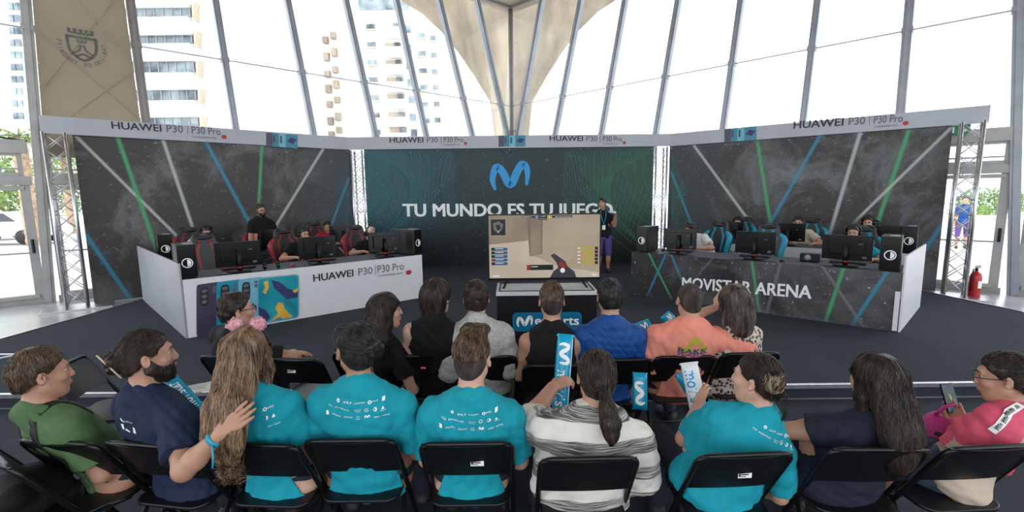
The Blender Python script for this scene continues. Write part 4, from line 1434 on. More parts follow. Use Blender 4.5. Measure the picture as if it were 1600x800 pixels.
m.cur = 10; scr(m, [(.555, .64), (.59, .61), (.66, .70), (.69, .74), (.71, .82), (.77, .90), (.79, 1), (.55, 1), (.58, .90), (.625, .84), (.61, .76)], 6)
m.cur = 7; scr(m, [(.64, .74), (.685, .76), (.70, .83), (.66, .85), (.63, .80)], 7)
m.cur = 6; scr(m, [(.665 + .022 * cos(a), .885 + .04 * sin(a)) for a in np.linspace(0, 2 * pi, 12)[:-1]], 8)
m.cur = 6; scr(m, sq(.03, .955, .09, .97), 5); scr(m, sq(.93, .955, .97, .97), 5)
m.build('screen', SM, tv)
m = MB()
for s, u, v_, w, h in (('RESPECT', .305, .038, .085, .018), ('0', .424, .045, .015, .028), ('1:47', .467, .03, .045, .022), ('2', .538, .045, .015, .028), ('Boosted Gaming', .60, .038, .14, .018), ('ROUND 26/30', .465, .062, .05, .012)):
    text_on(m, s, (sx0 + u * sw_, -.0045, sz0 + (1 - v_) * sh_), (w * sw_, 0, 0), (0, 0, h * sh_), (0, -1, 0), off=0)
m.build('screen_lettering', E_w, tv)

# ------------------------------------------------------------------ folding chairs
M_chair = mat('black_powder_coat', (.006, .006, .0065), .35, var=.1, spec=.4)
M_seatp = mat('black_chair_plastic', (.006, .006, .007), .38, var=.1, spec=.35)


def fillet(pts, r=.04, n=5):
    P = [np.array(p, float) for p in pts]
    out = [P[0]]
    for i in range(1, len(P) - 1):
        a, b, c = P[i - 1], P[i], P[i + 1]
        u, w = (a - b), (c - b)
        ra = min(r, np.linalg.norm(u) * .45, np.linalg.norm(w) * .45)
        p, q = b + u / np.linalg.norm(u) * ra, b + w / np.linalg.norm(w) * ra
        for k in range(n + 1):
            t = k / n
            out.append(p * (1 - t) ** 2 + b * 2 * t * (1 - t) + q * t * t)
    out.append(P[-1])
    return out


def make_folding_chair():
    e = empty('folding_chair', label='x', cat='chair')
    W = .204
    fy = lambda z: .235 - (z / .80) * .475     # inclined side tube: foot at the front, top at the back
    m = MB()
    m.tube(fillet([(-W, fy(.012), .012), (-W, fy(.79), .79), (W, fy(.79), .79), (W, fy(.012), .012)], .06, 7), .0125, 10)
    m.cyl((-W, fy(.13), .13), (W, fy(.13), .13), .009, 8)
    m.build('back_frame', M_chair, e)
    for s in (-1, 1):
        m = MB(); m.tube([(s * (W - .03), .07, .425), (s * (W - .03), -.235, .012)], .0115, 8); m.build('rear_leg', M_chair, e)
    for y_, z_ in ((-.18, .09), (.07, .425)):
        m = MB(); m.cyl((-W + .03, y_, z_), (W - .03, y_, z_), .009, 8); m.build('stretcher', M_chair, e)
    m = MB(); rows = []
    for z, k in ((.585, .02), (.60, .0), (.68, 0), (.76, 0), (.793, .0)):
        rows.append([(x * (W - .006), fy(z) - .028 * (1 - x * x) - .004, z - (.012 * (x * x) if z < .6 else 0)) for x in np.linspace(-1, 1, 15)])
    back = [[(p[0], p[1] + .012, p[2]) for p in r] for r in rows]
    m.grid(rows); m.grid([r[::-1] for r in back])
    m.grid([rows[0][::-1], back[0][::-1]]); m.grid([rows[-1], back[-1]])
    m.build('backrest', M_seatp, e)
    m = MB()
    out = [(x, y) for x, y in rrect(-.19, -.17, .19, .21, .07, 6)]
    m.prism([(x, y, .436 + .03 * max(0, y)) for x, y in out], (0, 0, .018))
    m.build('seat', M_seatp, e, bevel=.006)
    for s in (-1, 1):
        m = MB(); m.cyl((s * W, fy(.0) + .006, 0), (s * W, fy(.03), .03), .016, 8); m.build('rubber_foot', M_black, e)
        m = MB(); m.cyl((s * (W - .03), -.245, 0), (s * (W - .03), -.225, .03), .015, 8); m.build('rubber_foot', M_black, e)
        m = MB(); m.bar((s * (W - .02), fy(.44), .44), (s * (W - .02), .15, .44), .006, .03); m.build('seat_bracket', M_chair, e)
    return e


fch = make_folding_chair(); fus = []
CH = {}


def fold_chair(key, px_, py_, yaw, label, sticker=False, pos=None):
    if pos is None:
        b = at_z(px_, py_, .80)
        o = b - np.array([-sin(yaw), cos(yaw), 0]) * -.24
    else:
        o = np.array(pos, float)
    o = np.array([o[0], o[1], .009])
    e = place(fch, fus, o, yaw, label, 'black folding chairs')
    CH[key] = (o, yaw, e)
    return e


YA = lambda x: -atan2(x - .3, 6.0)
row2 = [('a1', 85, 692, -0.14, 'black folding chair under the boy in green'), ('a2', 222, 697, -0.16, 'black folding chair under the bearded man in navy'),
        ('a3', 392, 697, -0.07, 'black folding chair of the girl with pink pompons'), ('a4', 545, 690, 0.0, 'black folding chair of the woman with dark bun in turquoise'),
        ('a5', 728, 695, -0.0, 'black folding chair with a white sticker, under the short haired turquoise shirt'), ('a6', 922, 718, 0.02, 'black folding chair behind the striped shirt'),
        ('a7', 1168, 712, 0.05, 'black folding chair with a white sticker, under the messy bun in turquoise'), ('a8', 1378, 704, -0.03, 'black folding chair under the long dark hair in navy'),
        ('a9', 1556, 700, 0.05, 'black folding chair at the right edge under the pink shirt')]
row1 = [('b1', 352, 558, -0.12, 'black folding chair under the man in glasses, front row'), ('b2', 455, 562, -0.12, 'empty black folding chair under an outstretched arm'), ('b3', 562, 553, -0.08, 'black folding chair under the curly haired woman'),
        ('b4', 655, 557, -0.03, 'black folding chair with a small red label, behind the black vest'), ('b5', 760, 558, 0, 'black folding chair under the grey hoodie'), ('b6', 868, 572, 0, 'black folding chair under the tank top'),
        ('b7', 972, 563, 0.02, 'black folding chair under the blue shirt'), ('b8', 1072, 558, 0.03, 'black folding chair behind the coral shirt'), ('b9', 1175, 553, 0.05, 'black folding chair at the right end of the front row')]
for k in row2 + row1:
    fold_chair(k[0], k[1], k[2], k[3], k[4])
fold_chair('a0', -8, 712, -.55, 'black folding chair cut off by the left edge')
q_ = at_z(105, 567, .80)
fold_chair('b0', 0, 0, -1.35, 'empty black folding chair turned sideways in front of the boy in green', pos=(q_[0] + .24, q_[1] + .02, 0))
M_stk = mat('white_sticker', (.75, .75, .72), .5); M_stkr = mat('red_sticker', (.55, .10, .14), .5)
for k, u, z, m_ in (('a5', .045, .68, M_stk), ('a7', .015, .68, M_stk), ('b4', .02, .70, M_stkr), ('b2', -.02, .70, M_stk), ('a2', .07, .69, M_stkr)):
    e = CH[k][2]
    m = MB(); y = .235 - (z / .80) * .475 - .028 * (1 - (u / .21) ** 2) - .0075
    w = .03 if m_ is M_stk else .018
    m.box((u, y, z), (w * 2, .002, .026 if m_ is M_stk else .014)); s_ = m.build('sticker', m_, e)
    if m_ is M_stk:
        m = MB(); m.box((u - .004, y - .0015, z + .003), (w * 1.3, .001, .005)); m.box((u - .010, y - .0015, z - .006), (w * .9, .001, .003)); m.box((u - w * .8, y - .0015, z + .001), (.007, .001, .012)); m.build('print', M_ink, s_)
# ================================================================== PEOPLE: smooth blended bodies grown from a skeleton
def unit(v):
    v = np.array(v, float)
    return v / (np.linalg.norm(v) + 1e-12)


class Prim:
    def __init__(s, kind, k, *a):
        s.kind, s.k, s.a = kind, k, a

    def bbox(s):
        if s.kind in ('cone', 'fcone'):
            a, b, ra, rb = s.a[:4]
            r = max(ra, rb) * (1.0 if s.kind == 'cone' else 1.0)
            return np.minimum(a, b) - r, np.maximum(a, b) + r
        c, R, rad = s.a
        r = np.abs(R.T) @ np.array(rad)
        return c - r, c + r

    def dist(s, P):
        if s.kind == 'cone':
            a, b, ra, rb = s.a
            ba = b - a
            pa = P - a
            t = np.clip((pa @ ba) / (ba @ ba + 1e-12), 0, 1)
            return np.linalg.norm(pa - t[..., None] * ba, axis=-1) - (ra + (rb - ra) * t)
        if s.kind == 'fcone':          # flattened along n by factor q
            a, b, ra, rb, n, q = s.a
            ba = b - a
            pa = P - a
            t = np.clip((pa @ ba) / (ba @ ba + 1e-12), 0, 1)
            d = pa - t[..., None] * ba
            dn = d @ n
            d = d + (dn * (1 / q - 1))[..., None] * n
            return (np.linalg.norm(d, axis=-1) - (ra + (rb - ra) * t)) * (q + 1) / 2
        c, R, rad = s.a                # ellipsoid, rows of R are axes
        q = (P - c) @ R.T
        rad = np.array(rad)
        k0 = np.linalg.norm(q / rad, axis=-1)
        k1 = np.linalg.norm(q / rad ** 2, axis=-1)
        return k0 * (k0 - 1) / np.maximum(k1, 1e-6)


class Sdf:
    def __init__(s):
        s.ops = []

    def cone(s, a, b, ra, rb, k=.02):
        s.ops.append(('u', Prim('cone', k, np.array(a, float), np.array(b, float), ra, rb))); return s

    def fcone(s, a, b, ra, rb, n, q, k=.03):
        s.ops.append(('u', Prim('fcone', k, np.array(a, float), np.array(b, float), ra, rb, unit(n), q))); return s

    def ell(s, c, R, rad, k=.02):
        s.ops.append(('u', Prim('ell', k, np.array(c, float), np.array(R, float), rad))); return s

    def sub_ell(s, c, R, rad, k=.01):
        s.ops.append(('s', Prim('ell', k, np.array(c, float), np.array(R, float), rad))); return s

    def sub_cone(s, a, b, ra, rb, k=.01):
        s.ops.append(('s', Prim('cone', k, np.array(a, float), np.array(b, float), ra, rb))); return s

    def cut(s, f):
        s.ops.append(('c', f)); return s

    def disp(s, f):
        s.ops.append(('d', f)); return s

    def chain(s, pts, rad, k=.02):
        for i in range(len(pts) - 1):
            s.cone(pts[i], pts[i + 1], rad[i], rad[i + 1], k)
        return s

    @staticmethod
    def _smin(a, b, k):
        h = np.maximum(k - np.abs(a - b), 0) / k
        return np.minimum(a, b) - h * h * k * .25

    @staticmethod
    def _smax(a, b, k):
        h = np.maximum(k - np.abs(a - b), 0) / k
        return np.maximum(a, b) + h * h * k * .25

    def eval(s, P):
        d = np.full(P.shape[:-1], 1.0)
        for op, q in s.ops:
            if op == 'u': d = s._smin(d, q.dist(P), q.k)
            elif op == 's': d = s._smax(d, -q.dist(P), q.k)
            elif op == 'c': d = np.maximum(d, q(P))
            elif op == 'd': d = d + q(P)
        return d

    def mesh(s, res):
        bb = [q.bbox() for op, q in s.ops if op == 'u']
        lo = np.min([b[0] for b in bb], axis=0) - .02 - res * 2
        hi = np.max([b[1] for b in bb], axis=0) + .02 + res * 2
        n = np.ceil((hi - lo) / res).astype(int) + 1
        ax = [lo[i] + res * np.arange(n[i]) for i in range(3)]
        D = np.full(n, .08, np.float32)
        for op, q in s.ops:
            if op in 'us':
                b0, b1 = q.bbox()
                mg = q.k + res * 3 + .012
                i0 = np.clip(np.floor((b0 - mg - lo) / res).astype(int), 0, n)
                i1 = np.clip(np.ceil((b1 + mg - lo) / res).astype(int) + 1, 0, n)
                if np.any(i1 <= i0): continue
                sl = tuple(slice(i0[i], i1[i]) for i in range(3))
                g = np.stack(np.meshgrid(*[ax[i][i0[i]:i1[i]] for i in range(3)], indexing='ij'), -1)
                v = q.dist(g)
                D[sl] = s._smin(D[sl], v, q.k) if op == 'u' else s._smax(D[sl], -v, q.k)
            else:
                idx = np.nonzero(np.abs(D) < .045)
                if op == 'c':
                    idx = np.nonzero(D < .05)
                P = np.stack([ax[i][idx[i]] for i in range(3)], -1)
                v = q(P)
                D[idx] = np.maximum(D[idx], v) if op == 'c' else D[idx] + v
        return surface_nets(D, lo, res)


def surface_nets(D, lo, res):
    ins = D < 0
    n = D.shape
    c = np.zeros(tuple(k - 1 for k in n), np.int8)
    for i in (0, 1):
        for j in (0, 1):
            for k in (0, 1):
                c += ins[i:n[0] - 1 + i, j:n[1] - 1 + j, k:n[2] - 1 + k]
    mix = (c > 0) & (c < 8)
    cells = np.argwhere(mix)
    if len(cells) == 0:
        return np.zeros((0, 3)), np.zeros((0, 4), int)
    cid = np.full(mix.shape, -1, np.int64)
    cid[tuple(cells.T)] = np.arange(len(cells))
    acc = np.zeros((len(cells), 3)); cnt = np.zeros(len(cells))
    cor = [(i, j, k) for i in (0, 1) for j in (0, 1) for k in (0, 1)]
    vals = {q: D[cells[:, 0] + q[0], cells[:, 1] + q[1], cells[:, 2] + q[2]] for q in cor}
    for a in cor:
        for axis in range(3):
            if a[axis]: continue
            b = list(a); b[axis] = 1; b = tuple(b)
            va, vb = vals[a], vals[b]
            m = (va < 0) != (vb < 0)
            t = np.where(m, va / np.where(m, va - vb, 1), 0)
            p = np.zeros((len(cells), 3)); p[:] = a; p[:, axis] = t
            acc[m] += p[m]; cnt[m] += 1
    V = lo + (cells + acc / cnt[:, None]) * res
    F = []
    for axis in range(3):
        u, w = (axis + 1) % 3, (axis + 2) % 3
        sl0 = [slice(None)] * 3; sl1 = [slice(None)] * 3
        sl0[axis] = slice(0, n[axis] - 1); sl1[axis] = slice(1, n[axis])
        e = ins[tuple(sl0)] != ins[tuple(sl1)]
        E_ = np.argwhere(e)
        ok = (E_[:, u] > 0) & (E_[:, w] > 0) & (E_[:, u] < n[u] - 1) & (E_[:, w] < n[w] - 1)
        E_ = E_[ok]
        flip = ins[tuple(sl0)][tuple(E_.T)]
        def cc(du, dw):
            q = E_.copy(); q[:, u] += du; q[:, w] += dw
            return cid[tuple(q.T)]
        q = np.stack([cc(-1, -1), cc(0, -1), cc(0, 0), cc(-1, 0)], 1)
        q[~flip] = q[~flip][:, ::-1]
        F.append(q)
    return V, np.concatenate(F)


def np_mesh(name, V, F, mats, parent=None, org=None, smooth=True, fmat=None, **kw):
    """F: (n,3) or (n,4) index array"""
    me = bpy.data.meshes.new(name)
    if org is not None:
        V = V - np.array(org)
    k = F.shape[1]
    me.vertices.add(len(V)); me.vertices.foreach_set('co', V.astype(np.float32).ravel())
    me.loops.add(F.size); me.loops.foreach_set('vertex_index', F.astype(np.int32).ravel())
    me.polygons.add(len(F)); me.polygons.foreach_set('loop_start', np.arange(0, F.size, k, dtype=np.int32))
    me.polygons.foreach_set('use_smooth', np.full(len(F), smooth))
    if fmat is not None:
        me.polygons.foreach_set('material_index', fmat.astype(np.int32))
    me.update(); me.validate()
    return tag(link_mesh(name, me, mats, parent), **kw)


def folds(seed, amp=.004, f=26.0, vert=1.0):
    g = np.random.default_rng(seed)
    dirs = g.normal(size=(5, 3)); dirs[:, 2] *= vert; dirs /= np.linalg.norm(dirs, axis=1)[:, None]
    ph = g.uniform(0, 6.28, 5); fr = f * g.uniform(.6, 1.6, 5)

    def fn(P):
        w = .03 * np.sin(P @ np.array([9., 7, 11]) + seed)
        s = 0
        for i in range(5):
            s = s + (1 - 2 * np.abs(np.sin((P @ dirs[i] + w) * fr[i] + ph[i]))) * .5
        return amp * (s / 2.2 - .45)
    return fn


def skin_mat(name, c):
    m = mat(name, c, .48, var=.10, scale=9, bump=.06, bscale=260)
    b = m.node_tree.nodes['Principled BSDF']
    b.inputs['Subsurface Weight'].default_value = .08
    b.inputs['Subsurface Radius'].default_value = (.012, .005, .003)
    b.inputs['Subsurface Scale'].default_value = .6
    return m


SK_L = skin_mat('skin_light', (.52, .30, .215)); SK_M = skin_mat('skin_medium', (.42, .225, .15)); SK_T = skin_mat('skin_tan', (.33, .165, .105)); SK_P = skin_mat('skin_pale', (.58, .37, .29))


def hair_mat(name, c, alt, rough=.42):
    m = mat(name, c, rough, var=.45, scale=26, alt=alt, stretch=(1.4, 1.4, .25), bump=.35, bscale=110, spec=.4)
    return m


H_DB = hair_mat('dark_brown_hair', (.012, .008, .006), (.038, .024, .017)); H_BK = hair_mat('black_hair', (.007, .006, .006), (.026, .022, .021))
H_BR = hair_mat('brown_hair', (.042, .025, .014), (.125, .075, .042)); H_LB = hair_mat('light_brown_hair', (.085, .048, .025), (.25, .15, .085))
H_BZ = hair_mat('cropped_hair', (.030, .022, .018), (.06, .045, .038), .8); H_GR = hair_mat('greying_brown_hair', (.035, .026, .022), (.12, .095, .08)); H_BL = hair_mat('bleached_hair', (.38, .34, .27), (.62, .57, .47))


LOCK = {}
for h_, c_ in ((H_DB, (.055, .035, .024)), (H_BK, (.045, .038, .036)), (H_BR, (.19, .12, .07)), (H_LB, (.36, .23, .14)), (H_BZ, (.08, .06, .05)), (H_GR, (.19, .15, .13)), (H_BL, (.7, .64, .54))):
    LOCK[h_.name] = hair_mat(h_.name + '_light_locks', c_, tuple(q * 1.25 for q in c_))


def cloth(name, c, rough=.85, var=.07, **kw):
    return mat(name, c, rough, var=var, scale=kw.pop('scale', 7), bump=kw.pop('bump', .12), bscale=kw.pop('bscale', 500), spec=.3, **kw)


C_TEAL = cloth('turquoise_cotton', (.005, .265, .335)); C_NAVY = cloth('navy_cotton', (.012, .019, .050)); C_GREEN = cloth('mottled_green_cotton', (.055, .115, .05), alt=(.10, .17, .075), scale=5)
C_BLK = cloth('black_cotton', (.0045, .0045, .0055)); C_GREY = cloth('grey_marl_fleece', (.34, .335, .32), alt=(.44, .43, .41), scale=60); C_BLUE = cloth('royal_blue_jersey', (.005, .055, .235), rough=.6)
C_CORAL = cloth('coral_cotton', (.72, .25, .185)); C_PINK = cloth('hot_pink_cotton', (.62, .085, .15)); C_BEIGE = cloth('beige_cotton', (.48, .39, .31)); C_WHITE = cloth('white_cotton', (.60, .60, .60))
C_CREAM = cloth('cream_cotton', (.50, .44, .37)); C_RED = cloth('red_jersey', (.40, .012, .02)); C_JEAN = cloth('blue_denim', (.028, .048, .085), alt=(.06, .09, .14), scale=30); C_DJEAN = cloth('dark_denim', (.018, .022, .032))
C_DARKG = cloth('dark_grey_cotton', (.045, .047, .052)); C_DNAVY = cloth('dark_navy_cotton', (.010, .013, .026)); C_PURP = cloth('purple_cotton', (.10, .06, .22))
M_shoe = mat('dark_shoe', (.02, .02, .022), .6); M_shoew = mat('white_shoe', (.55, .55, .55), .6); M_lens = mat('glasses_frame', (.012, .012, .013), .3); M_eye = mat('eye_white', (.36, .33, .31), .25); M_iris = mat('dark_iris', (.02, .012, .008), .2)
M_lip = skin_mat('lip', (.36, .13, .11))


def striped_mat():
    m = mat('striped_knit', (.64, .60, .55), .85, var=.05, scale=8, bump=.15, bscale=400)
    nt = m.node_tree; b = nt.nodes['Principled BSDF']
    tc = nd(nt, 'ShaderNodeTexCoord'); sx = nd(nt, 'ShaderNodeSeparateXYZ'); nt.links.new(tc.outputs['Object'], sx.inputs[0])
    nz = nd(nt, 'ShaderNodeTexNoise'); nz.inputs['Scale'].default_value = 3.0; nt.links.new(tc.outputs['Object'], nz.inputs['Vector'])
    ad = nd(nt, 'ShaderNodeMath', operation='MULTIPLY_ADD'); nt.links.new(nz.outputs['Fac'], ad.inputs[0]); ad.inputs[1].default_value = .05; nt.links.new(sx.outputs[2], ad.inputs[2])
    ty = nd(nt, 'ShaderNodeMath', operation='MULTIPLY_ADD'); nt.links.new(sx.outputs[1], ty.inputs[0]); ty.inputs[1].default_value = .12; nt.links.new(ad.outputs[0], ty.inputs[2])
    ml = nd(nt, 'ShaderNodeMath', operation='MULTIPLY'); nt.links.new(ty.outputs[0], ml.inputs[0]); ml.inputs[1].default_value = 1 / .15
    fr = nd(nt, 'ShaderNodeMath', operation='FRACT'); nt.links.new(ml.outputs[0], fr.inputs[0])
    band = nd(nt, 'ShaderNodeMath', operation='LESS_THAN'); nt.links.new(fr.outputs[0], band.inputs[0]); band.inputs[1].default_value = .47
    mp = nd(nt, 'ShaderNodeMapping'); mp.inputs['Scale'].default_value = (7, 7, 330); nt.links.new(tc.outputs['Object'], mp.inputs[0])
    n2 = nd(nt, 'ShaderNodeTexNoise'); n2.inputs['Scale'].default_value = 1.0; n2.inputs['Detail'].default_value = 3; nt.links.new(mp.outputs[0], n2.inputs['Vector'])
    rp = nd(nt, 'ShaderNodeMapRange'); rp.inputs['From Min'].default_value = .40; rp.inputs['From Max'].default_value = .62; nt.links.new(n2.outputs['Fac'], rp.inputs['Value'])
    mu_ = nd(nt, 'ShaderNodeMath', operation='MULTIPLY'); nt.links.new(rp.outputs[0], mu_.inputs[0]); nt.links.new(band.outputs[0], mu_.inputs[1])
    lt = nd(nt, 'ShaderNodeMath', operation='MULTIPLY_ADD'); nt.links.new(band.outputs[0], lt.inputs[0]); lt.inputs[1].default_value = .30; nt.links.new(mu_.outputs[0], lt.inputs[2]); lt.use_clamp = True
    src = b.inputs['Base Color'].links[0].from_socket
    mx = nd(nt, 'ShaderNodeMix', data_type='RGBA'); nt.links.new(lt.outputs[0], mx.inputs[0]); nt.links.new(src, mx.inputs[6]); mx.inputs[7].default_value = (.045, .046, .046, 1)
    nt.links.new(mx.outputs[2], b.inputs['Base Color'])
    return m


C_STRIPE = striped_mat()


def pattern_mat():
    m = mat('leopard_blouse', (.50, .44, .36), .8, var=.05)
    nt = m.node_tree; b = nt.nodes['Principled BSDF']
    tc = nd(nt, 'ShaderNodeTexCoord'); vo = nd(nt, 'ShaderNodeTexVoronoi'); vo.inputs['Scale'].default_value = 38; nt.links.new(tc.outputs['Object'], vo.inputs['Vector'])
    rp = nd(nt, 'ShaderNodeMapRange'); rp.inputs['From Min'].default_value = .45; rp.inputs['From Max'].default_value = .40; nt.links.new(vo.outputs['Distance'], rp.inputs['Value'])
    src = b.inputs['Base Color'].links[0].from_socket
    mx = nd(nt, 'ShaderNodeMix', data_type='RGBA'); nt.links.new(rp.outputs[0], mx.inputs[0]); nt.links.new(src, mx.inputs[6]); mx.inputs[7].default_value = (.045, .035, .03, 1)
    nt.links.new(mx.outputs[2], b.inputs['Base Color'])
    return m


C_LEO = pattern_mat()


def hand_sdf(S, w, d, n, t, curl=.5, spread=1.0, sc=1.0, thumb=.5):
    """w wrist, d finger direction, n out of the palm, t thumb side"""
    d = unit(d); n = unit(n - d * np.dot(n, d)); t = unit(t - d * np.dot(t, d) - n * np.dot(t, n))
    w = np.array(w, float)
    offs = [(.030, .088, .070), (.010, .094, .079), (-.011, .090, .073), (-.030, .080, .057)]
    for o, l, L in offs:
        kn = w + (d * l + t * o * spread) * sc
        S.cone(w + t * o * .45 * sc + d * .01 * sc, kn, .0150 * sc, .0112 * sc, .014)
        p = kn; a = curl * .55
        dd0 = unit(d + t * o * 2.2 * spread)
        for i, (fr, da, r0, r1) in enumerate(((.46, .75, .0098, .0090), (.30, .75, .0090, .0082), (.24, .5, .0082, .0068))):
            dd = dd0 * cos(a) + n * sin(a)
            q = p + dd * L * fr * sc
            S.cone(p, q, r0 * sc, r1 * sc, .003)
            p = q; a += curl * da
    b = w + (d * .022 + t * .022) * sc
    m1 = b + (d * .030 + t * .028 + n * .012) * sc
    m2 = m1 + (d * (.030) + t * (.012 - .02 * thumb) + n * (.008 + .016 * thumb)) * sc
    m3 = m2 + (d * .024 + t * (.002 - .016 * thumb) + n * (.004 + .014 * thumb)) * sc
    S.cone(w + t * .01 * sc, m1, .016 * sc, .0135 * sc, .012); S.cone(m1, m2, .0120 * sc, .0105 * sc, .004); S.cone(m2, m3, .0105 * sc, .0080 * sc, .003)


def head_axes(yaw, pitch, roll):
    """yaw ccw from +Y, pitch down positive, roll towards its right positive"""
    f = np.array([-sin(yaw) * cos(pitch), cos(yaw) * cos(pitch), -sin(pitch)])
    r = np.array([cos(yaw), sin(yaw), 0])
    u = np.cross(r, f)
    r2 = r * cos(roll) - u * sin(roll); u2 = u * cos(roll) + r * sin(roll)
    return r2, f, u2


def head_sdf(S, c, A, sc, fem=False, detail=True):
    r, f, u = A
    R = np.array([r, f, u])
    p = lambda x, y, z: c + (r * x + f * y + u * z) * sc
    S.ell(p(0, -.014, .026), R, (.074 * sc, .094 * sc, .088 * sc), .02)
    S.ell(p(0, .030, -.035), R, (.057 * sc, .064 * sc, .078 * sc), .03)
    S.cone(p(0, .048, -.082), p(0, .066, -.098), .030 * sc, (.018 if fem else .022) * sc, .03)
    for s in (-1, 1):
        S.cone(p(s * .047, .005, -.055), p(s * .02, .055, -.095), .022 * sc, .020 * sc, .025)
        S.ell(p(s * .040, .062, -.022), R, (.020 * sc, .020 * sc, .018 * sc), .02)
    if detail:
        S.cone(p(-.034, .080, .027), p(.034, .080, .027), .011 * sc, .011 * sc, .018)
        for s in (-1, 1):
            S.sub_ell(p(s * .032, .097, .010), R, (.017 * sc, .016 * sc, .010 * sc), .012)
        S.cone(p(0, .090, .010), p(0, .105, -.024), .0070 * sc, .0095 * sc, .008)
        for s in (-1, 1):
            S.ell(p(s * .012, .099, -.028), R, (.007 * sc, .009 * sc, .007 * sc), .006)
        S.ell(p(0, .090, -.054), R, (.022 * sc, .011 * sc, .0055 * sc), .006); S.ell(p(0, .089, -.064), R, (.019 * sc, .011 * sc, .0062 * sc), .006)
        S.sub_ell(p(0, .103, -.0590), R, (.022 * sc, .006 * sc, .0016 * sc), .004)
    for s in (-1, 1):
        E_ = np.array([unit(r * 1 + f * .45 * -s * -1 * 0 - f * .35 * s * s), 0 * f, 0 * u])
        er = unit(r * s - f * .45); eu = unit(u - f * .15); ef = np.cross(eu, er)
        RR = np.array([er, ef, eu])
        S.ell(p(s * .083, -.010, -.004), RR, (.008 * sc, .019 * sc, .031 * sc), .005)
        if detail:
            S.sub_ell(p(s * .091, -.004, -.001), RR, (.006 * sc, .010 * sc, .019 * sc), .005)


def hair_flow(kind, c, A, sc, bun=None):
    r, f, u = A
    crown = c + (u * .10 - f * .045) * sc

    def fn(P):
        if kind == 'bun':
            v = bun - P
        elif kind == 'down':
            v = (P - crown); v = v / (np.linalg.norm(v, axis=-1, keepdims=True) + 1e-6) * .6 + np.array([0, 0, -1.0])
        elif kind == 'quiff':
            v = np.zeros_like(P) + f * .6 + u * .9 + (P - c) * 4
        else:
            v = (P - crown)
        return v / (np.linalg.norm(v, axis=-1, keepdims=True) + 1e-6)
    return fn


def strands(S, V, flow, n, L, rad, seed, lift=.002, steps=7, wave=.0, sel=None):
    """fine locks laid on the hair surface; returns triangle-tube mesh"""
    g = np.random.default_rng(seed)
    idx = np.arange(len(V)) if sel is None else np.nonzero(sel(V))[0]
    if len(idx) == 0:
        return np.zeros((0, 3)), np.zeros((0, 4), int)
    P = V[g.choice(idx, n)].copy()
    path = [P.copy()]
    eps = .004
    ln = L * g.uniform(.5, 1.2, n)[:, None]
    ph = g.uniform(0, 6.28, n)[:, None]
    jit = g.normal(size=(n, 3)) * .18
    lf = lift * g.uniform(.2, 1.8, n)
    for k in range(steps):
        v = flow(P) + jit
        grad = np.stack([S.eval(P + eps * e) - S.eval(P - eps * e) for e in np.eye(3)], -1) / (2 * eps)
        gn = grad / (np.linalg.norm(grad, axis=-1, keepdims=True) + 1e-6)
        v = v - gn * np.sum(v * gn, -1, keepdims=True)
        v = v / (np.linalg.norm(v, axis=-1, keepdims=True) + 1e-6)
        side = np.cross(gn, v)
        P = P + v * ln / steps + side * wave * np.sin(ph + k * 1.3)
        d = S.eval(P)
        P = P - gn * np.clip(d - lf, -.02, .02)[:, None]
        path.append(P.copy())
    Q = np.stack(path, 1)                 # n, steps+1, 3
    m = Q.shape[1]
    T = np.gradient(Q, axis=1); T /= np.linalg.norm(T, axis=-1, keepdims=True) + 1e-9
    X = np.cross(T, np.array([.3, .2, .93])); X /= np.linalg.norm(X, axis=-1, keepdims=True) + 1e-9
    Y = np.cross(T, X)
    taper = np.interp(np.linspace(0, 1, m), [0, .2, .7, 1], [.3, 1, .9, .15])[None, :, None] * rad * g.uniform(.6, 1.4, n)[:, None, None]
    ring = [Q + (X * cos(a) + Y * sin(a)) * taper for a in (0, 2.094, 4.188)]
    VV = np.stack(ring, 2).reshape(-1, 3)
    F = []
    base = (np.arange(n) * m * 3)[:, None]
    for i in range(m - 1):
        for k in range(3):
            a, b = i * 3 + k, i * 3 + (k + 1) % 3
            F.append(np.stack([base[:, 0] + a, base[:, 0] + b, base[:, 0] + b + 3, base[:, 0] + a + 3], 1))
    return VV, np.concatenate(F)


def ridge(seed, c, A, amp, fr, mode='merid'):
    r, f, u = A
    g = np.random.default_rng(seed); ph = g.uniform(0, 6.28, 4)

    def fn(P):
        q = P - c
        x, y, z = q @ r, q @ f, q @ u
        if mode == 'merid':
            a = np.arctan2(x, y + .02)
            w = .25 * np.sin(z * 30 + ph[0])
            return -amp * (np.sin(a * fr + w * 4 + ph[1]) * .6 + np.sin(a * fr * 2.3 + z * 22 + ph[2]) * .4)
        if mode == 'long':
            w = .012 * np.sin(z * 19 + ph[0])
            return -amp * (np.sin((x + w) * fr * 9 + ph[1]) * .6 + np.sin((x - w) * fr * 21 + z * 9 + ph[2]) * .4)
        s = np.sin(x * fr * 9 + ph[0] + 2 * np.sin(y * 40)) * np.sin(y * fr * 8 + ph[1] + 2 * np.sin(z * 50)) * np.sin(z * fr * 9 + ph[2])
        return -amp * s * 1.6
    return fn


HAIR_OFF = np.array([0, -.014, .026])


def hair_cap(S, c, A, sc, thick, top=None, cut_face=True, nape=-.08, side=1.0):
    r, f, u = A
    R = np.array([r, f, u])
    p = lambda x, y, z: c + (r * x + f * y + u * z) * sc
    top = thick if top is None else top
    S.ell(p(0, -.016, .026 + (top - thick) * .5), R, ((.074 + thick * side) * sc, (.094 + thick) * sc, (.088 + (thick + top) / 2) * sc), .01)
    S.ell(p(0, -.045, -.025), R, ((.058 + thick) * sc, (.052 + thick) * sc, (.07 + thick) * sc), .03)


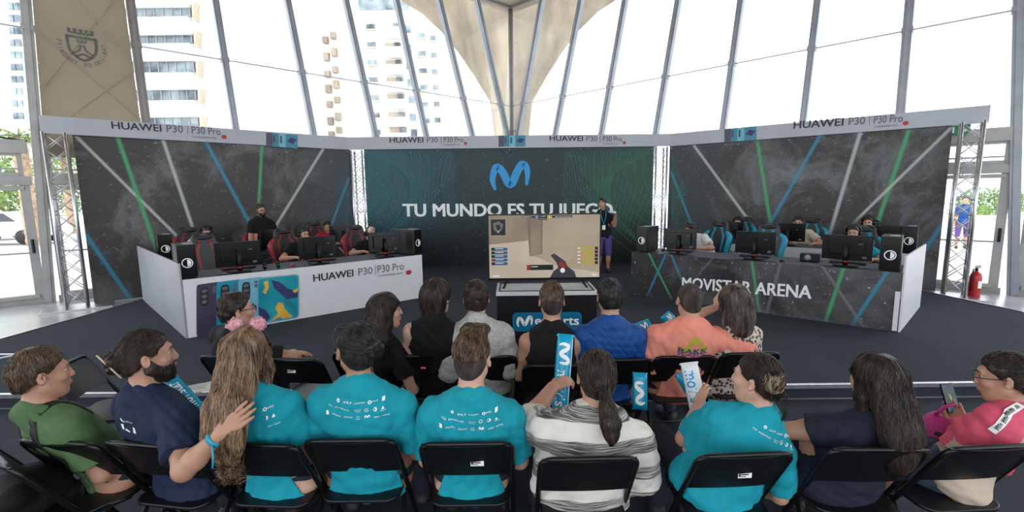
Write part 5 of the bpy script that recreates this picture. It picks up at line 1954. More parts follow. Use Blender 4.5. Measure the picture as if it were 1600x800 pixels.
def hairline(c, A, sc, fwd=0.0, nape=-.085, low=0.0):
    r, f, u = A

    def fn(P):
        q = (P - c) / sc
        y, z = q @ f - fwd, q @ u - low
        a = .73 * (y - .022) - .68 * z
        b = .66 * (y - .022) - .75 * z
        return np.maximum(np.maximum(a, b), (nape - z)) * sc
    return fn


# ---------------------------------------------------------------- a whole person
def person(key, label, base, cfg, group=None):
    """base: floor point under the seat (or feet); cfg: pose and looks"""
    g = dict(yaw=0.0, hyaw=None, hpitch=0.0, hroll=0.0, bulk=1.0, sw=.162, sc=1.0, fem=False, skin=SK_M, res=.0065, seat=.455, sit=True,
             shirt=C_BLK, sleeve=.62, pants=C_DJEAN, hair='short', hmat=H_DB, arms={}, seed=1, detail=True, shoes=M_shoe, shirt_off=.010, twist=0.0, nstr=500, hem=0.0, legs=True, hunch=0.0, short=False, footz=0.0)
    g.update(cfg)
    rs = g['res']
    base = np.array(base, float)
    org = base.copy()
    e = empty('person', base, 0, label, 'person', group)
    yaw = g['yaw']
    fw = np.array([-sin(yaw), cos(yaw), 0]); rt = np.array([cos(yaw), sin(yaw), 0])
    b = g['bulk']; sc = g['sc']
    H = np.array(g['head'], float)
    hy = yaw if g['hyaw'] is None else g['hyaw']
    A = head_axes(hy, g['hpitch'], g['hroll'])
    if g['sit']:
        Hc = base + np.array([0, 0, g['seat'] + .085]) + fw * (.02 + .10 * max(0, b - 1.05))
    else:
        Hc = base + np.array([0, 0, g.get('hipz', .90) * sc])
    if 'hip' in g: Hc = np.array(g['hip'], float)
    N = H - A[2] * .125 * sc - A[1] * .035 * sc - np.array([0, 0, .045 * sc])
    if 'neck' in g: N = np.array(g['neck'], float)
    u = unit(N - Hc)
    r = unit(np.cross(fw, u)); f = np.cross(u, r)
    tw = g['twist']
    rs_ = unit(r * cos(tw) + f * sin(tw)); fs_ = np.cross(u, rs_)
    Rt = np.array([r, f, u]); Rs = np.array([rs_, fs_, u])
    sw = g['sw'] * sc * (.5 + .5 * b if b < 1 else 1 + .28 * (b - 1))
    Lt = np.linalg.norm(N - Hc)
    SH = {s: N - u * .112 * sc + rs_ * s * sw - fs_ * g['hunch'] * -.03 + u * g.get('shrug', {}).get(s, 0) for s in (-1, 1)}
    fem = g['fem']

    def torso(S, o, neck=True, k=.04):
        cw = (.128 if fem else .138) * b * sc; ch = (.140 if fem else .152) * (b * .6 + .4) * sc
        pw = (.150 if fem else .142) * b * sc
        S.ell(Hc + u * .02, Rt, (pw + .03 + o, (.115 * b + o) * sc, (.125 + o) * sc), k)
        S.fcone(Hc + u * .06 * sc, Hc + u * Lt * .42, pw + .008 + o, cw + o, f, .72 if b < 1.1 else .80, k)
        S.fcone(Hc + u * Lt * .42, N - u * .17 * sc, cw + o, ch + o, fs_, .70, k)
        S.fcone(N - u * .17 * sc, N - u * .105 * sc, ch + o, ch * .90 + o, fs_, .62, k)
        if fem:
            for s in (-1, 1): S.ell(N - u * .22 * sc + rs_ * s * .065 * b + fs_ * .075 * b, Rs, (.052 * b + o, .048 * b + o, .052 * b + o), .04)
        if g['sit'] and g['detail'] and g['footz'] == 0: S.ell(Hc - u * .065 - fw * .045, Rt, (pw + .035 + o, .118 * (b * .5 + .5) + o, .075 + o), k)
        if b > 1.12:
            S.ell(Hc + u * Lt * .3 + f * .06, Rt, (pw + .01 + o, .13 * b + o, .15 + o), .06)
        for s in (-1, 1):
            S.cone(N - u * .095 * sc + rs_ * s * sw * .45, SH[s], .058 * sc + o * .9, (.049 if fem else .054) * (b * .5 + .5) * sc + o, .04)
            S.cone(N + u * .008 * sc - fs_ * .008, N - u * .082 * sc + rs_ * s * sw * .70, .048 * sc + o * .55, .040 * sc + o * .8, .03)
            S.ell(N - u * .17 * sc + rs_ * s * sw * .55 - fs_ * .055 * sc, Rs, (.06 * sc + o, .04 * sc + o, .085 * sc + o), .04)

    # arms
    UA, FA = .285 * sc, .250 * sc
    arms = {}
    for s in (-1, 1):
        a = g['arms'].get(s)
        if a is None:
            if g['sit']:
                el = SH[s] + unit(np.array([0, 0, -1]) * 1.0 + fw * .28 + rt * s * .20) * UA
                wr = el + unit(fw * 1.0 + np.array([0, 0, -.25]) - rt * s * .30) * FA
                arms[s] = dict(el=el, wr=wr, d=unit(wr - el) + np.array([0, 0, -.2]), n=np.array([0, 0, -1.0]) - rt * s * .3, t=-rt * s, curl=.45)
            else:
                el = SH[s] + unit(np.array([0, 0, -1]) + rt * s * .16 - fw * .03) * UA
                wr = el + unit(np.array([0, 0, -1]) + fw * .22 + rt * s * .02) * FA
                arms[s] = dict(el=el, wr=wr, d=wr - el, n=-rt * s, t=fw, curl=.55)
        else:
            q = dict(a)
            el = np.array(q['el'], float); d_ = el - SH[s]; L_ = np.linalg.norm(d_)
            q['el'] = SH[s] + d_ / L_ * np.clip(L_, UA * .86, UA * 1.16)
            wr = np.array(q['wr'], float); d_ = wr - q['el']; L_ = np.linalg.norm(d_)
            q['wr'] = q['el'] + d_ / L_ * np.clip(L_, FA * .86, FA * 1.2)
            q.setdefault('d', d_); q.setdefault('n', np.array([0, 0, -1.0])); q.setdefault('t', -rt * s); q.setdefault('curl', .4)
            arms[s] = q
    ab = (b * .55 + .45) * (.88 if fem else 1.0) * sc
    S = Sdf()
    torso(S, 0.0)
    S.cone(N - u * .03 * sc, H - A[2] * .045 * sc - A[1] * .018 * sc, (.054 if fem else .060) * (b * .4 + .6) * sc, (.047 if fem else .055) * (b * .3 + .7) * sc, .03)
    head_sdf(S, H, A, sc, fem, g['detail'])
    for s in (-1, 1):
        a = arms[s]; el, wr = a['el'], a['wr']
        S.cone(SH[s], SH[s] + (el - SH[s]) * .45, .054 * ab, .050 * ab, .03); S.cone(SH[s] + (el - SH[s]) * .4, el, .050 * ab, .041 * ab, .02)
        S.cone(el, el + (wr - el) * .32, .041 * ab, .043 * ab, .02); S.cone(el + (wr - el) * .32, wr, .043 * ab, .0275 * ab, .02)
        hand_sdf(S, wr, a['d'], a['n'], a['t'], a['curl'], a.get('spread', 1.0), sc * (.93 if fem else 1.0), a.get('thumb', .5))
    # legs
    lg = {}
    for s in (-1, 1):
        hp = Hc + rt * s * .092 * sc * (b * .4 + .6) - u * .01
        if g['sit']:
            kn = hp + fw * .40 * sc + rt * s * .07 + np.array([0, 0, .0])
            kn[2] = g['seat'] + .055 + (base[2] if base[2] > .1 else 0)
            fz = g.get('footz', 0.0)
            an = np.array([kn[0], kn[1], fz + .085]) + fw * .03
        else:
            kn = hp - np.array([0, 0, .41 * sc]) + rt * s * .015 + fw * (.03 + g.get('stride', 0) * s)
            an = np.array([kn[0], kn[1], base[2] + .085]) - fw * (.03 - g.get('stride', 0) * s * .6)
        if 'knees' in g and s in g['knees']: kn = np.array(g['knees'][s], float)
        lg[s] = (hp, kn, an)
        lb = (b * .6 + .4) * sc
        S.cone(hp, kn, .082 * lb, .055 * lb, .03); S.cone(kn, kn + (an - kn) * .35, .054 * lb, .055 * lb, .02); S.cone(kn + (an - kn) * .35, an, .055 * lb, .035 * lb, .02)
        S.cone(an - np.array([0, 0, .04]), an + fw * .13 - np.array([0, 0, .055]), .033, .026, .02)
    V, F = S.mesh(rs)
    np_mesh('body', V, F, g['skin'], e, org)

    # clothes
    def arm_cloth(T, o, frac, loose=.012):
        for s in (-1, 1):
            a = arms[s]; el, wr = a['el'], a['wr']
            ua = el - SH[s]
            if frac <= 0: continue
            fr = min(frac, 1.0)
            endp = SH[s] + ua * fr
            T2 = (el, wr)
            T.cone(SH[s], SH[s] + ua * fr * .5, .056 * ab + o, .053 * ab + o + loose * .6, .03)
            T.cone(SH[s] + ua * fr * .5, endp, .053 * ab + o + loose * .6, .049 * ab + o + loose, .015)
            if frac > 1.0:
                T.cone(el, el + (wr - el) * (frac - 1) * .4, .045 * ab + o, .046 * ab + o, .02); T.cone(el + (wr - el) * (frac - 1) * .4, el + (wr - el) * (frac - 1), .046 * ab + o, .034 * ab + o, .02)

    def cuff_cut(frac):
        pl = []
        for s in (-1, 1):
            a = arms[s]
            if frac <= 1: pl.append((SH[s] + (a['el'] - SH[s]) * frac, unit(a['el'] - SH[s]), .12))
            else: pl.append((a['el'] + (a['wr'] - a['el']) * (frac - 1), unit(a['wr'] - a['el']), .09))

        def fn(P):
            out = np.full(P.shape[:-1], -1.0)
            for c, n_, rad in pl:
                q = P - c
                t = q @ n_
                rr = np.linalg.norm(q - t[..., None] * n_, axis=-1)
                out = np.maximum(out, np.where(rr < rad, t, -1.0))
            return out
        return fn

    o = g['shirt_off']
    shirt_S = None
    if g['shirt'] is not None:
        T = Sdf(); torso(T, o); arm_cloth(T, o, g['sleeve'], g.get('loose', .012))
        if g['sleeve'] > 0: T.cut(cuff_cut(g['sleeve']))
        else:
            for s in (-1, 1):
                T.sub_ell(SH[s] + rs_ * s * .035, Rs, (.062, .14, .105), .02)
        if g.get('collar', True): 
            T.cone(N - u * .012 * sc, N + u * g.get('collar_h', .008) * sc + A[1] * .0, .062 * (b * .35 + .65) * sc, (.058 * (b * .35 + .65)) * sc * g.get('collar_r', 1.0), .02)
        hb = Hc - u * ((.105 if g['sit'] else .055) - g['hem'])
        T.cut(lambda P: (hb - P) @ u)
        T.disp(folds(g['seed'], g.get('fold', .0075), 38))
        V, F = T.mesh(rs)
        fm = None
        sm = g['shirt']
        so = np_mesh(g.get('shirt_name', 'shirt'), V, F, sm, e, org)
        shirt_S = T
        if 'yoke' in g:        # second colour panel
            pv = (V[F].mean(1) - N)
            sel = g['yoke'](pv, r, f, u, SH, N)
            so.data.materials.append(g['yoke_mat']); so.data.polygons.foreach_set('material_index', sel.astype(np.int32)); so.data.update()
    if g['pants'] is not None and g['legs']:
        T = Sdf()
        lb = (b * .6 + .4) * sc
        T.ell(Hc + u * .0, Rt, ((.150 if fem else .142) * b * sc + .037, (.115 * b + .008) * sc, .125 * sc), .04)
        for s in (-1, 1):
            hp, kn, an = lg[s]
            T.cone(hp, kn, .090 * lb, .066 * lb, .03)
            if not g['short']:
                T.cone(kn, an + (kn - an) * .1, .064 * lb, .052 * lb, .02)
        T.cut(lambda P: (P - (Hc + u * .06)) @ u)
        if g['short']:
            pass
        T.disp(folds(g['seed'] + 50, .004, 24))
        V, F = T.mesh(max(rs, .008)); np_mesh('shorts' if g['short'] else 'trousers', V, F, g['pants'], e, org)
    if g['legs']:
        for s in (-1, 1):
            hp, kn, an = lg[s]
            T = Sdf(); z0 = an[2] - .085
            T.cone(an - np.array([0, 0, .02]), an - np.array([0, 0, .045]), .042, .046, .02); T.cone(np.array([an[0], an[1], z0 + .042]) - fw * .03, np.array([an[0], an[1], z0 + .036]) + fw * .15, .041, .034, .02)
            T.cut(lambda P: z0 + .004 - P[..., 2])
            V, F = T.mesh(max(rs, .009)); np_mesh('shoe', V, F, g['shoes'], e, org)

    # eyes, brows
    pp = lambda x, y, z: H + (A[0] * x + A[1] * y + A[2] * z) * sc
    if g['detail']:
        for s in (-1, 1):
            T = Sdf().ell(pp(s * .032, .0732, .010), np.array(A), (.0118 * sc,) * 3); V, F = T.mesh(.003)
            sel = ((V[F].mean(1) - pp(s * .032, .0732, .010)) @ A[1] > .0088 * sc)
            ob = np_mesh('eye', V, F, [M_eye, M_iris], e, org, fmat=sel.astype(int))
            T = Sdf().cone(pp(s * .016, .0915, .031), pp(s * .034, .089, .036), .0035 * sc, .0038 * sc, .004).cone(pp(s * .034, .089, .036), pp(s * .050, .077, .029), .0038 * sc, .002 * sc, .004)
            V, F = T.mesh(.0025); np_mesh('eyebrow', V, F, g['hmat'] if g['hmat'] is not H_BL else H_BR, e, org)
        T = Sdf().ell(pp(0, .0915, -.0545), np.array(A), (.021 * sc, .0105 * sc, .0048 * sc), .004).ell(pp(0, .0905, -.064), np.array(A), (.018 * sc, .0105 * sc, .0055 * sc), .004)
        V, F = T.mesh(.003); np_mesh('lips', V, F, M_lip, e, org)
    # hair
    hk = g['hair']
    hs = min(rs, .006)
    Ht = Sdf(); flow = None; strL, strR, nst, wave, sel = .05, .0011, g['nstr'], .0, None
    def ear_gap(Q):
        for s in (-1, 1): Q.sub_ell(pp(s * .088, -.004, -.012), np.array(A), (.026 * sc, .024 * sc, .040 * sc), .004)
    if hk == 'buzz':
        hair_cap(Ht, H, A, sc, .0045, .005); Ht.cut(hairline(H, A, sc, -.006, low=.008)); ear_gap(Ht); nst = 0
    elif hk in ('short', 'quiff', 'fade', 'fadequiff'):
        th = .008 if hk.startswith('fade') else .010
        hair_cap(Ht, H, A, sc, th, .030 if hk != 'short' else .020)
        if hk.endswith('quiff'):
            for x in (-.035, 0, .035): Ht.cone(pp(x, .02, .115), pp(x * 1.1, .065, .122), .030 * sc, .026 * sc, .02)
        Ht.cut(hairline(H, A, sc, -.006, nape=-.078, low=.016)); ear_gap(Ht); Ht.disp(ridge(g['seed'], H, A, .0030, 5, 'tuft'))
        if hk.startswith('fade'):
            zc = H + A[2] * .022 * sc + A[1] * 0 - A[1] * 0
            Ht.cut(lambda P: np.minimum(((zc - P) @ A[2]) * .8 , 1) - .004)
        flow = hair_flow('quiff' if hk != 'short' else 'down', H, A, sc); strL, strR = .036, .0014
    elif hk == 'bun':
        bp = pp(*g.get('bun', (0, -.125, .03))); bp_x = g.get('bun', (0, 0, 0))[0]; br = g.get('bun_r', .038)
        hair_cap(Ht, H, A, sc, .007, .010); Ht.cut(hairline(H, A, sc, -.004, nape=-.085, low=.010)); ear_gap(Ht)
        Ht.cone(pp(bp_x * .5, -.09, .03), bp, .030, br * .7, .02); Ht.ell(bp, np.array(A), (br * 1.05, br * .85, br), .012)
        for q in range(5):
            a = q * 1.257 + g['seed']; c1 = bp + (A[0] * cos(a) + A[2] * sin(a)) * br * .7 - A[1] * br * .35
            Ht.ell(c1, np.array(A), (br * .5, br * .45, br * .5), .008)
        Ht.disp(ridge(g['seed'], H, A, .0022, 14))
        flow = hair_flow('bun', H, A, sc, bp); strL, strR = .085, .0011
    elif hk == 'pony':
        tie = pp(*g.get('tie', (0, -.118, -.02)))
        hair_cap(Ht, H, A, sc, .009, .012); Ht.cut(hairline(H, A, sc, -.002, nape=-.085, low=.006)); ear_gap(Ht)
        tail = g['tail']
        Ht.cone(pp(0, -.095, -.01), tie, .04, .02, .02)
        Ht.chain([tie] + [np.array(q) for q in tail], [.018] + g.get('tail_r', [.034, .040, .032, .008]), .015)
        Ht.disp(ridge(g['seed'], H, A, .0028, 12))
        fb = hair_flow('bun', H, A, sc, tie); fd = hair_flow('down', H, A, sc)
        flow = lambda P: np.where((((P - tie) @ A[1]) < .012)[..., None] & ((P - tie)[..., 2] < .02)[..., None], fd(P), fb(P)); strL, strR = .09, .0012
    elif hk == 'long':
        hair_cap(Ht, H, A, sc, .012, .015)
        Ht.cut(hairline(H, A, sc, .010, nape=-.30))
        bk = g.get('fall', None)
        if bk is None:
            bk = [pp(0, -.075, .0), pp(0, -.095, -.10), pp(0, -.10, -.2) , pp(0, -.1, -.33)]
        wd = g.get('fall_w', [.085, .095, .10, .085])
        for i in range(len(bk) - 1):
            Ht.fcone(bk[i], bk[i + 1], wd[i], wd[i + 1], A[1] if i < 1 else unit(A[1] * .5 + fw * .5), g.get('flat', .52), .03)
        if g.get('locks', True):
            for s in (-1, 1):
                Ht.chain([pp(s * .074, .008, .02), pp(s * .082, .004, -.07), pp(s * .086, -.015, -.16)], [.014, .020, .014], .02)
        Ht.disp(ridge(g['seed'], H, A, .005, 6, 'long')); Ht.disp(folds(g['seed'] + 9, .004, 30))
        flow = hair_flow('down', H, A, sc); strL, strR, wave = g.get('strL', .20), .0013, g.get('wave', .002)
    elif hk == 'bob':
        hair_cap(Ht, H, A, sc, .020, .022); Ht.cut(hairline(H, A, sc, .012, nape=-.20))
        Ht.fcone(pp(0, -.055, .0), pp(0, -.06, -.085), .088, .080, A[1], .62, .03)
        Ht.disp(ridge(g['seed'], H, A, .004, 9)); flow = hair_flow('down', H, A, sc); strL = .09
    elif hk == 'cap':
        nst = 0
    if hk != 'none' and Ht.ops:
        V, F = Ht.mesh(hs)
        if nst and flow is not None:
            V2, F2 = strands(Ht, V, flow, nst, strL, strR, g['seed'], wave=wave)
            fm = np.concatenate([np.zeros(len(F), int), ((np.arange(len(F2)) % nst) % 3 == 0).astype(int)])
            F = np.concatenate([F, F2 + len(V)]); V = np.concatenate([V, V2])
            np_mesh('hair', V, F, [g['hmat'], LOCK[g['hmat'].name]], e, org, fmat=fm)
        else:
            np_mesh('hair', V, F, g['hmat'], e, org)
    if hk.startswith('fade'):
        T = Sdf(); hair_cap(T, H, A, sc, .0045, .005); T.cut(hairline(H, A, sc, -.006, low=.008)); ear_gap(T); V, F = T.mesh(hs); np_mesh('cropped_hair_sides', V, F, H_BZ, e, org)
    if g.get('beard'):
        T = Sdf()
        R_ = np.array(A)
        T.ell(pp(0, .032, -.062), R_, (.062 * sc, .068 * sc, .066 * sc), .02); T.cone(pp(0, .055, -.09), pp(0, .070, -.108), .034 * sc, .024 * sc, .02)
        for s in (-1, 1): T.cone(pp(s * .052, .006, -.05), pp(s * .02, .06, -.1), .025 * sc, .024 * sc, .02); T.cone(pp(s * .066, .006, -.008), pp(s * .055, .006, -.05), .012 * sc, .022 * sc, .02)
        c1 = pp(0, 0, -.030)
        T.cut(lambda P: np.maximum((P - c1) @ A[2] - np.maximum(0, -(P - pp(0, .03, 0)) @ A[1]) * 1.2, 0 * P[..., 0] - 1))
        T.sub_ell(pp(0, .104, -.058), R_, (.024 * sc, .016 * sc, .013 * sc), .008)
        T.disp(ridge(g['seed'] + 3, H, A, .002, 6, 'tuft'))
        V, F = T.mesh(hs); V2, F2 = strands(T, V, hair_flow('down', H, A, sc), 260, .022, .0008, 5, .003); F = np.concatenate([F, F2 + len(V)]); V = np.concatenate([V, V2])
        np_mesh('beard', V, F, g['hmat'], e, org)
    if g.get('glasses'):
        m = MB(org)
        for s in (-1, 1):
            c = pp(s * .034, .106, .008)
            m.tube([c + (A[0] * .026 * cos(a) + A[2] * .019 * sin(a)) * sc for a in np.linspace(0, 2 * pi, 21)[:-1]], .0022, 6, closed=True)
            m.tube([pp(s * .060, .104, .012), pp(s * .078, .08, .012), pp(s * .084, -.01, .010), pp(s * .082, -.025, -.008)], .002, 6)
        m.tube([pp(-.009, .108, .012), pp(0, .111, .014), pp(.009, .108, .012)], .002, 6)
        m.build('glasses', M_lens, e)
    if g.get('headset'):
        m = MB(org)
        m.tube([pp(.097 * cos(a), -.005, .015 + .118 * sin(a)) for a in np.linspace(-.1, pi + .1, 18)], .011 * sc, 8); o_ = m.build('headset', M_gloss, e)
        for s in (-1, 1):
            m = MB(org); m.cyl(pp(s * .076, -.004, -.004), pp(s * .105, -.004, -.004), .043 * sc, 16); m.build('ear_cup', M_gloss, o_)
    return dict(e=e, H=H, A=A, N=N, u=u, r=r, f=f, SH=SH, arms=arms, shirt=shirt_S, Hc=Hc, pp=pp, org=org, rs=rs_, fs=fs_, sc=sc)


def decal(pd, name, shapes, m, off=.0022):
    """flat print shapes laid onto the back of a shirt: shapes = [(verts2d (x right, y up metres), faces)] relative to a point below the neck"""
    T, r, f, u = pd['shirt'], pd['rs'], pd['fs'], pd['u']
    o = pd['N'] - u * pd.get('drop', .13)
    VV, FF = [], []
    n0 = 0
    for v, fc in shapes:
        P = o + v[:, :1] * r + v[:, 1:2] * u - f * .30
        for _ in range(24):
            P = P + f * np.clip(T.eval(P) - off, -.05, .05)[:, None] * .9
        bad = np.abs(T.eval(P) - off) > .006
        ok = [q for q in fc if not any(bad[i] for i in q) and max(np.linalg.norm(P[q[i]] - P[q[i - 1]]) for i in range(len(q))) < .05 + 3 * max(np.linalg.norm(v[q[i]] - v[q[i - 1]]) for i in range(len(q)))]
        VV.append(P); FF += [[i + n0 for i in q] for q in ok]; n0 += len(v)
    m_ = MB(pd['org']); m_.add(np.concatenate(VV), FF)
    return m_.build(name, m, pd['e'])


def sh_text(s, x, y, w, h, bold=0.0):
    v, f = fit_text(s, bold, 2)
    return np.stack([x + v[:, 0] * w, y + v[:, 1] * h], 1), f


def sh_poly(pts):
    return np.array(pts, float), [list(range(len(pts)))]


def sh_ring(x, y, r0, r1, n=12, a0=0, a1=2 * pi):
    an = np.linspace(a0, a1, n + 1)
    v = np.array([(x + r * cos(a), y + r * sin(a)) for r in (r0, r1) for a in an])
    return v, [[i, i + 1, n + 2 + i, n + 1 + i] for i in range(n)]


def sh_m(x, y, w, h):
    rows = ribbon(M_PTS, M_W, 4)
    v = np.array([q for r in rows for q in r]) * [w, h] + [x, y]
    return v, [[2 * i, 2 * i + 1, 2 * i + 3, 2 * i + 2] for i in range(len(rows) - 1)]
# ================================================================== THE AUDIENCE
def pv(x, y, Y):
    return at(x, y, Y + .07)


def chair_base(k, dx=0.0, dy=0.0):
    o, yaw, _ = CH[k]
    return np.array([o[0] + dx, o[1] + dy, 0.0]), yaw


def sponsors(pd, sx=1.0, drop=.05, rows=3, x0=0.0):
    pd['drop'] = drop
    S = []
    w = .105 * sx
    a = lambda t: x0 + t * w
    y = 0.0
    S += [sh_ring(a(-.62), y, .003, .007), sh_text('gob', a(-.42), y - .004, .022 * sx, .008), sh_text('F', a(-.16), y - .005, .006, .010), sh_text('CAMARA', a(-.02), y - .003, .040 * sx, .006), sh_ring(a(.52), y, .004, .008), sh_text('MG', a(.60), y - .004, .020 * sx, .008), sh_poly([(a(.92), y - .009), (a(1.02), y - .009), (a(1.02), y + .009), (a(.92), y + .009)])]
    if rows > 1:
        y = -.032
        S += [sh_text('PGD', a(-1.0), y - .003, .018 * sx, .006), sh_text('BOARDS.ES', a(-.74), y - .003, .058 * sx, .006), sh_text('pcs', a(.0), y, .026 * sx, .005), sh_text('net', a(.02), y - .008, .02 * sx, .005), sh_ring(a(.42), y, .007, .0085), sh_text('hp', a(.37), y - .003, .010, .005), sh_ring(a(.72), y, .002, .007, 12, -1.57, 1.57), sh_ring(a(.72), y, .006, .008), sh_poly([(a(.98), y + .008), (a(1.03), y - .002), (a(.93), y - .002)]), sh_text('ULL', a(.92), y - .009, .02 * sx, .005)]
    if rows > 2:
        y = -.064
        S += [sh_poly([(a(-1.08), y - .008), (a(-.98), y - .008), (a(-.98), y + .009), (a(-1.08), y + .009)]), sh_text('Naviera', a(-.84), y - .003, .036 * sx, .007), sh_text('REDBOX', a(-.38), y - .003, .034 * sx, .006), sh_text('TU', a(.08), y, .013, .006), sh_text('club', a(.06), y - .009, .018, .006), sh_m(a(.36), y - .006, .022, .014), sh_text('aki', a(.70), y - .003, .02 * sx, .007), sh_text('MEDIA', a(.98), y - .003, .026 * sx, .006)]
    decal(pd, 'sponsor_print', S, M_whiteink)


P = {}
# ---- back row, left to right
b_, y_ = chair_base('a1')
P['green'] = person('green', 'teenage boy in mottled green t-shirt, short brown hair, looking right', b_ , dict(yaw=y_ - .35, head=pv(66, 584, 2.02), hyaw=-0.72, hpitch=.05, skin=SK_M, hair='short', hmat=H_BR, shirt=C_GREEN, bulk=.93, sw=.150, sleeve=.72, seed=11, nstr=1530))
b_, y_ = chair_base('a2', -.02)
el, wr = pv(287, 735, 1.74), pv(342, 680, 1.76)
P['navy'] = person('navy', 'bearded man with hair bun in navy t-shirt, arm around the girl beside him', b_, dict(yaw=y_ - .25, head=pv(232, 556, 1.98), hyaw=-0.92, hpitch=.02, skin=SK_M, hair='bun', bun=(0.0, -.118, -.012), bun_r=.044, hmat=H_DB, beard=True, shirt=C_NAVY, bulk=1.06, sw=.172, sleeve=.70, res=.005, seed=12, nstr=1870,
                   arms={1: dict(el=el, wr=wr, d=pv(412, 622, 1.80) - wr, n=np.array([.15, 1.0, .1]), t=np.array([.0, .25, 1.0]), curl=.28, spread=1.0, thumb=.35)}))
b_, y_ = chair_base('a3')
hd = pv(388, 552, 2.0)
P['girl'] = person('girl', 'girl with long light brown hair and pink pompon headband in turquoise t-shirt', b_, dict(yaw=y_ + .05, head=hd, hyaw=.06, hpitch=.05, skin=SK_L, fem=True, hair='long', hmat=H_LB, shirt=C_TEAL, bulk=1.0, sw=.150, seed=13, nstr=2550,
                   fall=[hd + np.array([0, -.07, .02]), hd + np.array([-.005, -.115, -.10]), hd + np.array([-.01, -.185, -.2]), hd + np.array([-.012, -.215, -.30]), hd + np.array([-.005, -.2, -.40])], fall_w=[.075, .082, .086, .078, .035], flat=.5, wave=.0025, strL=.26))
b_, y_ = chair_base('a4')
P['bunw'] = person('bunw', 'heavyset woman with dark hair bun and sunglasses on her head in turquoise t-shirt', b_, dict(yaw=y_ + .0, head=pv(556, 546, 2.02), hyaw=0.62, hpitch=.03, skin=SK_T, fem=True, hair='bun', bun=(.050, -.118, .022), bun_r=.036, hmat=H_BK, shirt=C_TEAL, bulk=1.28, sw=.168, sleeve=.78, seed=14, nstr=1870))
sponsors(P['bunw'], 1.18, .01)
b_, y_ = chair_base('a5')
P['tealman'] = person('tealman', 'man with tousled short brown hair in turquoise t-shirt, centre of the back row', b_, dict(yaw=y_, head=pv(738, 560, 2.0), hyaw=-.22, hpitch=.03, skin=SK_L, hair='fadequiff', hmat=H_BR, shirt=C_TEAL, bulk=1.06, sw=.170, sleeve=.80, seed=15, nstr=2550))
sponsors(P['tealman'], 1.18, .02)
b_, y_ = chair_base('a6')
hd = pv(932, 588, 1.98)
el, wr = pv(833, 662, 2.13), pv(863, 606, 2.32)
P['stripe'] = person('stripe', 'heavyset person with dark ponytail in black and cream striped top, holding an inflatable stick', b_ + np.array([.02, .02, 0]), dict(yaw=y_ + .0, head=hd, hyaw=0.02, hpitch=.12, skin=SK_M, hair='pony', hmat=H_DB, shirt=C_STRIPE, bulk=1.36, sw=.182, sleeve=.86, seed=16, nstr=2210, sc=1.02, tie=(0.01, -.108, -.045), loose=.024,
                   tail=[hd + np.array([.022, -.150, -.09]), hd + np.array([.028, -.185, -.135]), hd + np.array([.03, -.2, -.18]), hd + np.array([.03, -.2, -.215])], tail_r=[.036, .040, .030, .006],
                   arms={-1: dict(el=el, wr=wr, d=pv(893, 590, 2.38) - wr, n=np.array([.75, .5, -.1]), t=np.array([-.3, .3, 1.0]), curl=.85, thumb=.6)}))
b_, y_ = chair_base('a7')
hd = pv(1182, 592, 1.98)
el, wr = pv(1090, 672, 2.06), pv(1092, 632, 2.28)
P['messy'] = person('messy', 'woman with messy blonde-tipped bun in turquoise t-shirt, looking left, holding inflatable sticks', b_, dict(yaw=y_ - .15, head=hd, hyaw=0.72, hpitch=.0, skin=SK_L, fem=True, hair='bun', bun=(-.045, -.090, .025), bun_r=.042, hmat=H_DB, shirt=C_TEAL, bulk=1.10, sw=.158, sleeve=.74, seed=17, nstr=2210,
                   arms={-1: dict(el=el, wr=wr, d=pv(1098, 600, 2.34) - wr, n=np.array([.6, .6, .2]), t=np.array([-.2, .6, .8]), curl=.8)}))
sponsors(P['messy'], 1.0, .01, rows=2, x0=.05)
b_, y_ = chair_base('a8')
hd = pv(1368, 594, 1.96)
el, wr = pv(1256, 672, 2.0), pv(1180, 700, 2.2)
P['longw'] = person('longw', 'woman with long dark hair in navy t-shirt, right of the turquoise shirts', b_, dict(yaw=y_ + .15, head=hd, hyaw=0.3, hpitch=.03, skin=SK_M, fem=True, hair='long', hmat=H_DB, shirt=C_DNAVY, bulk=1.14, sw=.160, sleeve=.42, seed=18, nstr=3060,
                   fall=[hd + np.array([.01, -.06, .01]), hd + np.array([.018, -.10, -.10]), hd + np.array([.020, -.14, -.2]), hd + np.array([.015, -.16, -.28])], fall_w=[.076, .088, .090, .070], flat=.6, strL=.20, wave=.003,
                   arms={-1: dict(el=el, wr=wr, curl=.5)}))
b_, y_ = chair_base('a9', .12)
hd = pv(1570, 590, 2.02)
el, wr = pv(1478, 716, 2.03), pv(1519, 640, 2.30)
P['pinkw'] = person('pinkw', 'woman in hot pink and beige t-shirt with hair bun and glasses, holding a phone', b_, dict(yaw=y_ + .42, head=hd, neck=pv(1597, 640, 1.98), hyaw=0.8, hpitch=.18, skin=SK_M, fem=True, hair='bun', bun=(.0, -.120, .018), bun_r=.040, hmat=H_DB, glasses=True, shirt=C_PINK, bulk=.88, sw=.145, sleeve=.76, seed=19, nstr=2040, pants=C_JEAN,
                   arms={-1: dict(el=el, wr=wr, d=pv(1500, 604, 2.40) - wr, n=np.array([-.5, -.5, .35]), t=np.array([-.55, .55, .5]), curl=.7)},
                   yoke=lambda q, r, f, u, SH, N: ((q @ f) < .04) & (np.abs(q @ r) < .045 + .42 * np.maximum(0, -(q @ u))), yoke_mat=C_BEIGE))
# ---- front row, left to right
def FR(px_, py_, Y=3.02):
    return pv(px_, py_, Y)


